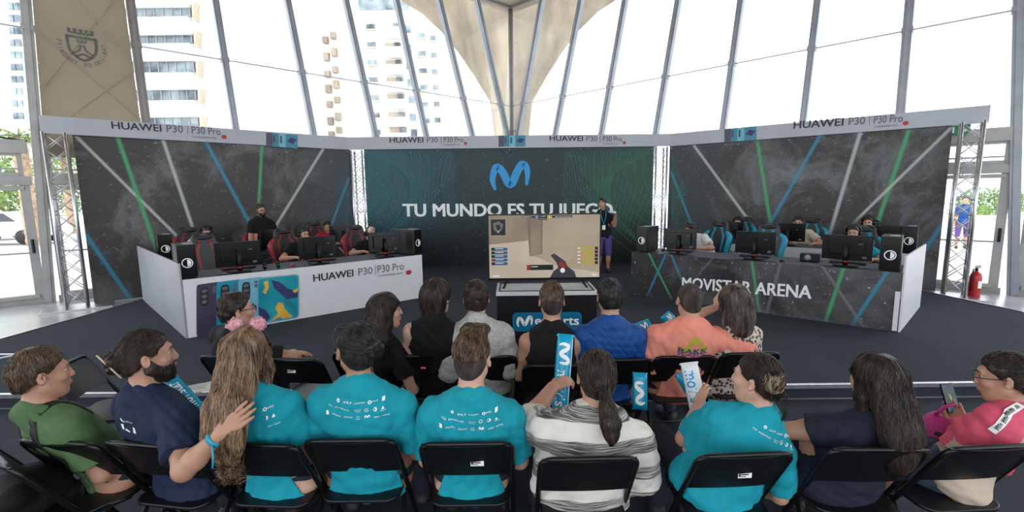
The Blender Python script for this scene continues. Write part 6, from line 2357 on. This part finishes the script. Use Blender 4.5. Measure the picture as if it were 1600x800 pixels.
b_, y_ = chair_base('b1')
el, wr = FR(425, 556, 3.06), FR(452, 553, 3.28)
P['glassm'] = person('glassm', 'man with short dark hair and glasses in black t-shirt, looking right', b_, dict(yaw=y_ - .2, head=FR(371, 485), hyaw=-0.9, skin=SK_M, hair='short', hmat=H_DB, glasses=True, shirt=C_BLK, bulk=1.0, seed=21, res=.007, nstr=850, arms={1: dict(el=el, wr=wr, d=np.array([.8, .4, -.1]), n=np.array([0, 0, -1.]), t=np.array([-.4, .8, 0]), curl=.35)}))
b_, y_ = chair_base('b3', .02)
hd = FR(603, 486)
P['curly'] = person('curly', 'woman with long curly dark hair in black top, looking right', b_, dict(yaw=y_ - .2, head=hd, hyaw=-1.15, skin=SK_L, fem=True, hair='long', hmat=H_DB, shirt=C_BLK, bulk=.92, seed=22, res=.007, sleeve=.5, nstr=1530, wave=.006, strL=.16,
                    fall=[hd + np.array([-.03, -.04, 0]), hd + np.array([-.05, -.075, -.09]), hd + np.array([-.05, -.10, -.17]), hd + np.array([-.045, -.1, -.235])], fall_w=[.076, .084, .086, .06], flat=.7))
b_, y_ = chair_base('b4', .06)
P['vest'] = person('vest', 'person with dark bobbed hair in sleeveless black vest', b_, dict(yaw=y_, head=FR(683, 464), hyaw=-.45, skin=SK_P, hair='bob', hmat=H_DB, shirt=C_BLK, bulk=1.05, seed=23, res=.007, sleeve=0, nstr=1190, shirt_name='vest', collar_h=.05, collar_r=1.15))
b_, y_ = chair_base('b5', -.04)
P['hoodie'] = person('hoodie', 'young man with short dark hair in grey hoodie', b_, dict(yaw=y_, head=FR(744, 466), hyaw=.05, skin=SK_L, hair='short', hmat=H_DB, shirt=C_GREY, bulk=1.02, seed=24, res=.007, sleeve=1.85, shirt_off=.020, loose=.01, nstr=1190, shirt_name='hoodie', collar_h=.03, collar_r=1.22, fold=.007, pants=C_DARKG))
b_, y_ = chair_base('b6', -.02)
P['tank'] = person('tank', 'man with cropped brown hair in black tank top', b_, dict(yaw=y_, head=FR(862, 471), hyaw=-.02, skin=SK_M, hair='fade', hmat=H_BR, shirt=C_BLK, bulk=1.0, seed=25, res=.007, sleeve=0, nstr=850, shirt_name='tank_top'))
b_, y_ = chair_base('b7', -.06)
P['blue'] = person('blue', 'man with short black hair in royal blue t-shirt', b_, dict(yaw=y_, head=FR(953, 464), hyaw=-.05, skin=SK_M, hair='short', hmat=H_BK, shirt=C_BLUE, bulk=1.10, sw=.175, seed=26, res=.007, nstr=1020, sleeve=.75))
b_, y_ = chair_base('b8', .02)
el, wr = FR(1172, 545, 3.10), FR(1180, 548, 3.32)
P['coral'] = person('coral', 'heavyset man with shaved head in coral t-shirt with a printed back', b_, dict(yaw=y_ + .0, head=FR(1077, 469), hyaw=.0, hpitch=.08, skin=SK_M, hair='buzz', hmat=H_BZ, shirt=C_CORAL, bulk=1.30, sw=.185, seed=27, res=.007, sleeve=.85, loose=.02, arms={1: dict(el=el, wr=wr, curl=.4)}))
b_, y_ = chair_base('b9', -.05)
hd = FR(1145, 472, 3.08)
el, wr = FR(1098, 520, 3.12), FR(1104, 486, 3.22)
P['leo'] = person('leo', 'woman with shoulder length greying brown hair in a patterned blouse, hand raised to her face', b_, dict(yaw=y_ + .2, head=hd, hyaw=.35, skin=SK_L, fem=True, hair='long', hmat=H_GR, shirt=C_LEO, bulk=.98, seed=28, res=.007, sleeve=.7, nstr=1530, strL=.12, pants=C_JEAN,
                    fall=[hd + np.array([.01, -.05, 0]), hd + np.array([.025, -.075, -.09]), hd + np.array([.03, -.09, -.15])], fall_w=[.078, .088, .072], flat=.75,
                    arms={-1: dict(el=el, wr=wr, d=np.array([.35, .05, 1.0]), n=np.array([.8, .4, 0]), t=np.array([.2, .8, .0]), curl=.4)}))
# ================================================================== details worn and held by the audience
def on_head(pd, x, y, z):
    return pd['pp'](x, y, z)


# pompon headband
pd = P['girl']
m = MB(pd['org']); hb = m.tube([pd['pp'](.098 * cos(a), .01, .022 + .098 * sin(a)) for a in np.linspace(.1, pi - .1, 18)], .006, 8).build('headband', M_black, pd['e'])
M_pom = mat('pink_fluff', (.72, .36, .42), .95, var=.12, scale=30, bump=.5, bscale=120, sheen=.3)
for s in (-1, 1):
    T = Sdf(); c = pd['pp'](s * .048, .006, .134)
    T.ell(c, np.eye(3), (.030, .028, .030), .01)
    T.disp(lambda Q: .004 * np.sin(Q[..., 0] * 260) * np.sin(Q[..., 1] * 240) * np.sin(Q[..., 2] * 250))
    V, F = T.mesh(.004); V2, F2 = strands(T, V, lambda Q, c=c: (Q - c) / .03 + np.array([.4, .1, .5]), 350, .012, .0011, 3, .004); np_mesh('pompon', np.concatenate([V, V2]), np.concatenate([F, F2 + len(V)]), M_pom, hb, pd['org'] )
# print on the girl's shoulder, right of the hair
pd['drop'] = .04
decal(pd, 'sponsor_print', [sh_ring(.10, -.01, .004, .008), sh_text('MG', .112, -.014, .02, .008), sh_ring(.10, -.045, .002, .008, 12, -1.57, 1.57), sh_poly([(.13, -.037), (.137, -.05), (.123, -.05)]), sh_text('aki', .098, -.085, .02, .006), sh_text('MEDIA', .125, -.085, .026, .005)], M_whiteink)
# sunglasses pushed up on the hair
pd = P['bunw']
m = MB(pd['org'])
for s in (-1, 1):
    c = pd['pp'](s * .036, .060, .105)
    m.tube([c + pd['A'][0] * .028 * cos(a) + (pd['A'][2] * .6 - pd['A'][1] * .6) * .022 * sin(a) for a in np.linspace(0, 2 * pi, 19)[:-1]], .003, 6, closed=True)
    m.tube([pd['pp'](s * .064, .058, .105), pd['pp'](s * .092, .02, .09), pd['pp'](s * .098, -.03, .02)], .0028, 6)
m.build('sunglasses', M_lens, pd['e'])
# hair stick, bracelet and shirt print of the man in navy
pd = P['navy']
M_wood = mat('pale_wood_stick', (.5, .38, .24), .5)
bc = pd['pp'](0, -.118, -.012)
m = MB(pd['org']); m.cyl(bc + np.array([-.035, -.045, .055]), bc + np.array([.06, -.045, -.05]), .0035, 8); m.build('hair_stick', M_wood, pd['e'])
a = pd['arms'][1]
M_band = mat('turquoise_wristband', (.02, .30, .42), .5)
ax = unit(a['wr'] - a['el']); c = a['wr'] - ax * .03
x = unit(np.cross(ax, [0, 0, 1])); y = np.cross(ax, x)
m = MB(pd['org'])
m.grid([[c + ax * w + (x * cos(t) + y * sin(t)) * (.036 + dr) for t in np.linspace(0, 2 * pi, 25)] for w, dr in ((-.010, -.003), (-.010, .0015), (.010, .0005), (.010, -.004))])
m.tube([c + y * .03 * 0 + np.array([.01, -.036, -.01]), c + np.array([.018, -.05, -.06]), c + np.array([.012, -.05, -.10])], .004, 6)
m.build('wristband', M_band, pd['e'])
pd['drop'] = .085
decal(pd, 'shirt_print', [sh_ring(-.030, .022, .002, .008), sh_ring(-.022, .017, .002, .006), sh_text('TU MUNDO', -.015, .012, .055, .009), sh_poly([(-.055, -.035), (-.038, -.035), (-.038, -.008), (-.055, -.008)]), sh_poly([(-.03, -.035), (.01, -.035), (.01, -.028), (-.03, -.028)]), sh_poly([(.03, -.035), (.048, -.035), (.048, -.008), (.03, -.008)])], M_whiteink)
# black straps of the boy in green
pd = P['green']
T = pd['shirt']
m = MB(pd['org'])


def strap(pts, w, m):
    rows = []
    Q = np.array(pts)
    for i in range(len(Q)):
        t = unit(Q[min(i + 1, len(Q) - 1)] - Q[max(i - 1, 0)])
        eps = .004
        gr = np.array([T.eval((Q[i] + eps * k)[None])[0] - T.eval((Q[i] - eps * k)[None])[0] for k in np.eye(3)]); gr = unit(gr)
        p = Q[i] - gr * (T.eval(Q[i][None])[0] - .006)
        s_ = unit(np.cross(t, gr))
        rows.append([p + s_ * w - gr * .004, p + s_ * w, p - s_ * w, p - s_ * w - gr * .004])
    m.grid(rows)


for s in (-1, 1):
    m = MB(pd['org'])
    wp = [pd['N'] + pd['rs'] * s * a_ + pd['fs'] * b_ + pd['u'] * c_ for a_, b_, c_ in ((.10, .11, -.16), (.09, .10, -.09), (.082, .05, -.03), (.08, -.02, -.02), (.085, -.09, -.06), (.09, -.12, -.13), (.10, -.13, -.22), (.11, -.13, -.30))]
    strap([wp[int(t)] * (1 - t % 1) + wp[min(int(t) + 1, 7)] * (t % 1) for t in np.linspace(0, 6.999, 26)], .020, m)
    m.build('backpack_strap', M_black, pd['e'])
# coral shirt print: a gabled stroke over a painted word
pd = P['coral']
pd['drop'] = .09
M_olive = mat('olive_gold_print', (.42, .36, .04), .7); M_dgreen = mat('dark_green_print', (.015, .10, .05), .7); M_violet = mat('violet_print', (.20, .06, .28), .7)
rows = ribbon([(-.065, -.026), (-.026, .030), (.005, .068), (.04, .036), (.098, -.012)], [.013, .015, .016, .014, .011], 6)
decal(pd, 'gable_print', [(np.array([q for r_ in rows for q in r_]), [[2 * i, 2 * i + 1, 2 * i + 3, 2 * i + 2] for i in range(len(rows) - 1)])], M_olive, .0022)
decal(pd, 'word_print', [sh_text('RAKK', -.098, -.036, .205, .038, .03)], M_dgreen, .0032)
decal(pd, 'word_shadow_print', [sh_text('RAKK', -.094, -.058, .21, .028, .03)], M_violet, .0027)
P['blue']['drop'] = .40
decal(P['blue'], 'back_lettering', [sh_text('TENERIFE', -.17, .0, .30, .032, .03)], M_whiteink)
# nape tattoo-like fold left out; dark cap tie of the ponytail
pd = P['stripe']
m = MB(pd['org']); c = pd['pp'](.01, -.108, -.045)
m.tube([c + np.array([.022 * cos(a), -.016 + .012 * sin(a) * .3, .022 * sin(a)]) for a in np.linspace(0, 2 * pi, 15)[:-1]], .006, 6, closed=True); m.build('hair_tie', M_black, pd['e'])
# blonde curls over the messy bun
pd = P['messy']
bc = pd['pp'](-.05, -.092, .025)
T = Sdf().ell(bc, np.array(pd['A']), (.043, .036, .041), .01)
V, F = T.mesh(.006)
g_ = np.random.default_rng(4)
V2, F2 = strands(T, V, lambda Q: np.cross(Q - bc, np.array(pd['A'][1]) + .3 * np.sin(Q * 90)) / .04, 150, .09, .0021, 8, .006, 9, .004)
np_mesh('blonde_curls', V2, F2, hair_mat('blonde_hair', (.22, .15, .085), (.50, .38, .24)), pd['e'], pd['org'])
nap = pd['pp'](.02, -.085, -.075)
T = Sdf().fcone(nap, nap + np.array([.0, -.02, -.06]), .045, .03, np.array([0, 1., 0]), .4, .02)
V, F = T.mesh(.006); V2, F2 = strands(T, V, lambda Q: np.zeros_like(Q) + np.array([.1, 0, -1.]), 90, .07, .0014, 6, .004, 7, .004); np_mesh('loose_nape_hair', V2, F2, H_DB, pd['e'], pd['org'])
# lettered sleeve stripe of the pink shirt
pd = P['pinkw']
T = pd['shirt']
s = -1
ax_ = [pd['N'] - pd['u'] * .02 + pd['rs'] * s * .075, pd['SH'][s] + pd['u'] * .0, pd['SH'][s] + (pd['arms'][s]['el'] - pd['SH'][s]) * .70]
m = MB(pd['org'])
rows = []
pts_ = []
for i in range(22):
    tt = 2 * i / 21.0
    q = ax_[0] + (ax_[1] - ax_[0]) * tt if tt < 1 else ax_[1] + (ax_[2] - ax_[1]) * (tt - 1)
    d_ = unit(np.array([.12, -.62, .78]))
    q = q + d_ * .16
    for _ in range(30):
        q = q - d_ * np.clip(T.eval(q[None])[0] - .003, -.02, .03) * .8
    pts_.append(q)
pts_ = [pts_[0]] + [(pts_[i - 1] + pts_[i] * 2 + pts_[i + 1]) / 4 for i in range(1, 21)] + [pts_[21]]
for i in range(22):
    q = pts_[i]; t = unit(pts_[min(i + 1, 21)] - pts_[max(i - 1, 0)])
    gr = unit(np.array([T.eval((q + .006 * k)[None])[0] - T.eval((q - .006 * k)[None])[0] for k in np.eye(3)]))
    q = q + gr * .003
    sd = unit(np.cross(gr, t)); rows.append((q, t, sd, gr))
m.grid([[q + sd * .016, q, q - sd * .016] for q, t, sd, gr in rows]); m.build('sleeve_stripe', M_whiteink, pd['e'])
m = MB(pd['org'])
for k in range(5):
    q, t, sd, gr = rows[2 + 4 * k]
    text_on(m, 'HYPE', q - t * .0 + sd * .008, t * .034, -sd * .016, gr, .02, off=.0015)
m.build('stripe_lettering', M_ink, pd['e'])

# ---- inflatable sticks
M_stickb = mat('inflated_blue_film', (.0, .30, .50), .22, var=.08, scale=5)
M_stickw = mat('inflated_white_film', (.68, .72, .75), .22, var=.05)


def inflatable(name, a, b, r, label, lettering, mats=(M_stickb, M_whiteink), face=None, tsize=.5):
    a, b = np.array(a, float), np.array(b, float)
    e = empty('inflatable_stick', a, 0, label, 'inflatable stick')
    t = unit(b - a); L = np.linalg.norm(b - a)
    fc = unit((C0 - (a + b) / 2) if face is None else face); fc = unit(fc - t * np.dot(fc, t)); sd = np.cross(t, fc)
    m = MB(a)
    rows = []
    for k, s in enumerate(np.linspace(0, 1, 22)):
        q = min(s, 1 - s) / .10
        w = 1.0 if q >= 1 else .92 + .08 * q
        d = 1.0 if q >= 1 else max(.10, sin(q * pi / 2))
        w = w * (1.12 if q < .25 else 1.0)
        rows.append([a + t * L * s + (sd * cos(x_) * w + fc * sin(x_) * d * .82) * r for x_ in np.linspace(0, 2 * pi, 17)[:-1]])
    m.grid(rows, closed=True); m.poly(rows[0][::-1]); m.poly(rows[-1]); m.build('inflated_tube', mats[0], e)
    m = MB(a)
    for s0, s1 in ((.012, .03), (.97, .988)):
        m.grid([[a + t * L * s + (sd * cos(x_) * 1.1 + fc * sin(x_) * .2) * r for x_ in np.linspace(0, 2 * pi, 13)] for s in (s0, s1)])
    m.build('sealed_end', mats[0], e)
    m = MB(a)
    for kind, s0, s1, wdt in lettering:
        if kind == 'M':
            rows_ = ribbon(M_PTS, M_W, 4); v = np.array([q for r_ in rows_ for q in r_]); f = [[2 * i, 2 * i + 1, 2 * i + 3, 2 * i + 2] for i in range(len(rows_) - 1)]
        else:
            v, f = fit_text(kind, .012, 2)
        pts = []
        for x_, y_ in v[:, :2]:
            s = s0 + (s1 - s0) * x_; an = (y_ - .5) * wdt
            pts.append(a + t * L * s + (sd * -sin(an) + fc * cos(an) * .82) * r * 1.03)
        m.add(pts, f)
    m.build('lettering', mats[1], e)
    if name == 'edge':
        m = MB(a); m.grid([[a + t * L * s + (sd * sin(an) + fc * cos(an) * .82) * r * 1.01 for s in np.linspace(.05, .95, 12)] for an in (-1.25, -1.05)]); m.build('white_edge', M_whiteink, e)
    return e


a_ = P['stripe']['arms'][-1]
grip = a_['wr'] + unit(a_['d']) * .095 + np.array([.035, .02, -.015])
sa, sb = at(884, 522, 2.60), at(872, 672, 2.44)
sh = grip - (sa + (sb - sa) * .6)
inflatable('edge', sa, sb, .046, 'blue inflatable stick with white lettering held upright by the striped top person', [('M', .10, .32, 1.5), ('movistar', .38, .95, 1.3)])
inflatable('', at(1000, 640, 2.55), at(1000, 582, 2.62), .042, 'upright blue inflatable stick end with wave logo, right of the striped shirt', [('M', .15, .75, 1.4)], face=None)
a_ = P['messy']['arms'][-1]
inflatable('', at(1076, 566, 2.47), at(1096, 662, 2.37), .046, 'white inflatable stick with blue lettering held by the messy bun woman', [('movistar', .12, .92, 1.5)], mats=(M_stickw, M_bluelogo))
inflatable('', at(1112, 664, 2.52), at(1064, 582, 2.60), .040, 'blue inflatable stick held behind the white one', [('movistar', .2, .8, 1.2)])
inflatable('', at(318, 655, 2.42), at(258, 590, 2.50), .050, 'blue inflatable stick lying in front of the bearded man', [('movistar', .2, .8, 1.2)])
inflatable('', at(990, 516, 3.55), at(1016, 506, 3.60), .045, 'small blue inflatable stick end between blue and coral shirts', [('M', .3, .7, 1.2)])
inflatable('', at(1038, 503, 3.62), at(1050, 492, 3.66), .045, 'blue inflatable stick tip poking up left of the coral shirt', [('M', .3, .7, 1.2)])
# white event banner fragment with lettering hanging from the chair, behind the striped top: small towel-like sign
M_paper = mat('white_paper', (.70, .70, .69), .7, var=.03)
pc = at(305, 607, 2.62)
e = empty('paper_sheet', pc, .3, 'white paper sheet on the lap in front of the bearded man', 'paper')
m = MB(); m.grid([[(x_, y_, .01 * sin(x_ * 9) - .01 * y_) for x_ in np.linspace(-.11, .11, 8)] for y_ in np.linspace(-.08, .08, 6)]); m.grid([[(x_, y_, .01 * sin(x_ * 9) - .01 * y_ - .002) for x_ in np.linspace(.11, -.11, 8)] for y_ in np.linspace(-.08, .08, 6)]); m.build('sheet', M_paper, e)
m = MB(); [m.box((.0, -.05 + .018 * k, .0145 - .01 * (-.05 + .018 * k)), (.15 - .03 * (k % 2), .003, .001)) for k in range(6)]; m.build('print', M_greyink, e)

# ---- phone
a_ = P['pinkw']['arms'][-1]
pA, pB, pC = at(1464, 586, 2.53), at(1483, 584, 2.54), at(1507, 628, 2.49)
ux = unit(pB - pA); uy = unit((pC - pB) - ux * np.dot(pC - pB, ux)); nz_ = unit(np.cross(ux, uy))
if np.dot(nz_, C0 - pA) < 0: nz_ = -nz_
w_, h_ = np.linalg.norm(pB - pA), np.linalg.norm(pC - pB)
w_, h_ = .074, .150
cc = a_['wr'] + unit(a_['d']) * .115 + np.array([-.012, -.012, .0]) - uy * .045
e = empty('mobile_phone', cc, 0, 'mobile phone held up by the woman in pink', 'phone')
m = MB(cc); m.box(cc, (w_, h_, .008), axes=(ux, uy, nz_)); m.build('case', M_gloss, e, bevel=.003)
m = MB(cc); m.poly([cc + ux * x_ * w_ * .46 + uy * y_ * h_ * .46 + nz_ * .0045 for x_, y_ in ((-1, -1), (1, -1), (1, 1), (-1, 1))]); m.build('screen', emis('phone_screen', (.06, .08, .10), .7, alt=(.10, .14, .13), scale=30), e)
m = MB(cc); m.poly([cc + ux * x_ * w_ * .4 + uy * y_ * h_ * .4 + nz_ * .0052 for x_, y_ in ((-.25, -.35), (.1, -.2), (.2, .1), (.55, .25), (.35, .5), (-.1, .35), (.0, .05))]); m.build('screen_picture', emis('phone_picture_lime', (.45, .60, .10), .8), e)

# ---- pink backpack on the lap between the two women on the right
M_bag = mat('magenta_nylon', (.46, .022, .21), .6, var=.12, scale=9, bump=.2, bscale=60); M_bag2 = mat('pale_pink_lining', (.60, .36, .36), .7)
bc = at(1474, 684, 2.34)
e = empty('backpack', bc, 0, 'magenta pink backpack on the lap of the woman in pink', 'backpack')
T = Sdf().ell(bc, np.eye(3), (.125, .10, .14), .03).ell(bc + np.array([.0, -.06, -.05]), np.eye(3), (.10, .075, .085), .02)
T.sub_ell(bc + np.array([.045, -.01, .15]), np.eye(3), (.075, .06, .075), .02); T.disp(folds(5, .006, 22))
V, F = T.mesh(.006); np_mesh('bag_body', V, F, M_bag, e, bc)
T = Sdf().ell(bc + np.array([.045, -.01, .085]), np.eye(3), (.07, .055, .04), .02); V, F = T.mesh(.006); np_mesh('lining', V, F, M_bag2, e, bc)
m = MB(bc); m.tube([bc + np.array(q) for q in ((-.10, -.055, .06), (-.07, -.095, .05), (-.04, -.12, .0), (-.03, -.132, -.06))], .010, 8); m.build('black_zip_strap', M_black, e)
m = MB(bc); m.tube([bc + np.array(q) for q in ((-.06, .0, .13), (-.03, -.02, .185), (.04, .0, .19), (.08, .03, .14))], .009, 8); m.build('carry_handle', M_bag, e)
m = MB(bc); m.box(bc + np.array([.05, .0, .135]), (.07, .012, .07), rz=.4); m.build('blue_booklet', mat('blue_booklet_cover', (.10, .25, .48), .4), e, bevel=.002)
# dark shoulder bag on the lap between the striped shirt and the woman in navy
M_bagd = mat('dark_bag_fabric', (.016, .017, .022), .7, bump=.2, bscale=60)
bc = at(1268, 706, 2.32)
e = empty('shoulder_bag', bc, .2, 'dark bag on the lap of the long haired woman in navy', 'bag')
T = Sdf().ell(bc, np.eye(3), (.15, .10, .085), .03); T.disp(folds(8, .006, 22)); V, F = T.mesh(.008); np_mesh('bag_body', V, F, M_bagd, e, bc)
m = MB(bc); m.tube([bc + np.array(q) for q in ((-.11, 0, .05), (-.05, -.05, .10), (.06, -.04, .10), (.12, 0, .05))], .011, 8); m.build('bag_strap', M_bagd, e)
# black jacket heaped at the left edge
bc = np.array([at(20, 720, 2.0)[0], 2.02, .52])
e = empty('jacket', bc, 0, 'black jacket lying on the chair at the left edge', 'jacket')
T = Sdf().ell(bc + np.array([0, 0, .02]), np.eye(3), (.17, .16, .10), .04).cone(bc + np.array([-.1, -.05, .0]), bc + np.array([.10, -.12, .07]), .06, .05, .04); T.disp(folds(4, .010, 18)); T.cut(lambda Q: .46 - Q[..., 2]); V, F = T.mesh(.008); np_mesh('cloth', V, F, C_BLK, e, bc)

# ================================================================== PLAYERS AND STAFF
def seated(key, hx, hy, off, pl, ckey, label, **kw):
    p, yw = SEATS[ckey] if ckey else (None, pl.yaw())
    hd = pl.hit(hx, hy, -off)
    if p is None: p = hd.copy()
    base = np.array([p[0], p[1], ZS])
    fy_ = yw + pi                               # faces the audience
    fwv = np.array([-sin(fy_), cos(fy_), 0]); rv = np.array([cos(fy_), sin(fy_), 0])
    c = dict(yaw=fy_, head=hd, hyaw=fy_ + kw.pop('turn', 0), hpitch=kw.pop('pitch', .18), res=.010, seat=.47, nstr=120, footz=ZS, detail=True, headset=True, hip=base + np.array([0, 0, .56]) + fwv * .0, seed=hash(key) % 50 + 3)
    if kw.pop('reach', True):
        ar = {}
        for s in (-1, 1):
            wr = base + fwv * .50 + rv * s * .15; wr[2] = ZD + .035
            ar[s] = dict(el=base + fwv * .20 + rv * s * .30 + np.array([0, 0, ZD - ZS - .02]), wr=wr, d=fwv - rv * s * .15, n=np.array([0, 0, -1.0]), t=-rv * s, curl=.5)
        c['arms'] = ar
    c.update(kw)
    return person(key, label, base, c)


seated('pl2', 475, 366, 1.38, DL, 'Lf2', 'player with headset and dark cap-like hair in the middle of the front left row', shirt=C_BLK, skin=SK_M, hair='short', hmat=H_BK, seed=31)
seated('pl3', 579, 364, 1.32, DL, 'Lf3', 'player with bleached hair and headset in black t-shirt at the right of the white desk', shirt=C_BLK, skin=SK_M, hair='short', hmat=H_BL, seed=32, turn=.2)
seated('pb1', 322, 362, 3.35, DL, 'Lb1', 'player in white t-shirt hidden behind the left rear monitor', shirt=C_WHITE, skin=SK_M, hair='short', hmat=H_BK, seed=33, pitch=.5)
seated('pb2', 423, 355, 3.3, DL, 'Lb2', 'player in dark red shirt with glasses in front of the standing man', shirt=C_RED, skin=SK_T, hair='short', hmat=H_BK, seed=34, glasses=True)
seated('pb3', 512, 355, 3.35, DL, 'Lb3', 'player in red jersey looking sideways at the right of the rear left row', shirt=C_RED, skin=SK_M, hair='short', hmat=H_BK, seed=35, turn=-.6, headset=False)
seated('pr1', 1079, 358, 1.35, DR, 'Rf1', 'player in white t-shirt with headset bending over the left of the dark desk', shirt=C_WHITE, skin=SK_M, hair='short', hmat=H_DB, seed=36, pitch=.45, turn=-.5)
seated('pr3', 1333, 364, 1.28, DR, 'Rf3', 'player with headset in turquoise shirt behind the right monitor of the dark desk', shirt=C_TEAL, skin=SK_M, hair='short', hmat=H_BK, seed=37)
seated('qb1', 1153, 348, 3.3, DR, 'Rb1', 'player with beard in turquoise chair at the left of the rear right row', shirt=C_DARKG, skin=SK_M, hair='short', hmat=H_BK, beard=True, seed=38, headset=True)
seated('qb2', 1247, 348, 3.25, DR, 'Rb2', 'player in cream t-shirt in the middle of the rear right row', shirt=C_CREAM, skin=SK_M, hair='short', hmat=H_BK, seed=39, headset=False, turn=.1)
seated('qb3', 1356, 348, 3.3, DR, 'Rb3', 'player at the right of the rear right row with headset', shirt=C_DARKG, skin=SK_M, hair='short', hmat=H_BK, seed=40)


def standing(key, hd, base, yaw_, label, **kw):
    c = dict(sit=False, yaw=yaw_, head=hd, res=.010, nstr=120, hip=np.array([base[0], base[1], base[2] + (hd[2] - base[2]) * .535]), sc=(hd[2] - base[2]) / 1.60, seed=5)
    c.update(kw)
    return person(key, label, base, c)


hd = at(408, 328, 8.95)
standing('ref', hd, np.array([hd[0] - .03, hd[1] + .03, ZS]), DL.yaw() + pi + .15, 'standing man with beard and glasses in black t-shirt behind the left team', shirt=C_BLK, skin=SK_M, hair='short', hmat=H_BK, beard=True, glasses=True, hpitch=.25, bulk=1.08, seed=41)
hd = at(941, 318, 10.4)
fw_ = np.array([0, -1.0, 0])
pr = standing('host', hd, np.array([hd[0] + .05, hd[1] + .02, ZS]), pi, 'standing staff member in black t-shirt with lanyard drinking beside the television', shirt=C_BLK, skin=SK_M, hair='short', hmat=H_BK, seed=42, hyaw=pi - .5, pants=C_PURP, short=True,
              arms={-1: dict(el=at(960, 352, 10.3), wr=at(962, 330, 10.1), d=np.array([-.6, -.2, .5]), n=np.array([-.6, -.3, -.3]), t=np.array([0, -.5, .8]), curl=.9)})
m = MB(pr['org']); 
for s in (-1, 1): m.tube([pr['N'] + np.array([s * .06, -.05, .02]), pr['N'] + np.array([s * .05, -.13, -.12]), pr['N'] + np.array([0, -.15, -.30])], .010, 6)
m.build('lanyard', M_turq, pr['e'])
m = MB(pr['org']); m.box(pr['N'] + np.array([0, -.155, -.36]), (.07, .006, .10)); m.build('badge', M_whiteink, pr['e'])
wr = pr['arms'][-1]['wr']
q0 = wr + np.array([-.06, -.05, .04])
e = empty('water_bottle', q0, 0, 'small clear water bottle held by the staff member', 'bottle')
m = MB(q0); m.tube([q0 + np.array([.06, 0, .0]), q0 + np.array([-.04, .01, .015]), q0 + np.array([-.08, .01, .02]), q0 + np.array([-.10, .012, .022])], [.032, .032, .016, .013], 12); m.build('bottle', mat('pale_bottle_plastic', (.55, .62, .66), .15), e)
m = MB(q0); m.cyl(q0 + np.array([-.10, .012, .022]), q0 + np.array([-.118, .012, .025]), .015, 10); m.build('bottle_cap', M_bluelogo, e)
# walkers outside
hd = at(1506, 337, 15.5); gz = hd.copy(); gz[2] = -.055; hd[2] = 1.55
standing('walk', hd, gz, 2.4, 'walker in blue shirt and violet shorts outside the right glass door', shirt=C_BLUE, pants=C_PURP, short=True, skin=SK_L, hair='short', hmat=H_DB, seed=44, res=.012, stride=.09, detail=False)
for k, (x_, lab, sm) in enumerate(((3, 'passer-by in dark top outside the far left door', C_DARKG), (18, 'passer-by in black top outside the left door', C_BLK))):
    hd = at(x_, 345, 30.0 + 2 * k); gz = hd.copy(); gz[2] = -.05; hd[2] = 1.58
    standing('pass%d' % k, hd, gz, 1.2 + k, lab, shirt=sm, skin=SK_M, hair='short', hmat=H_BK, seed=46 + k, res=.013, detail=False)
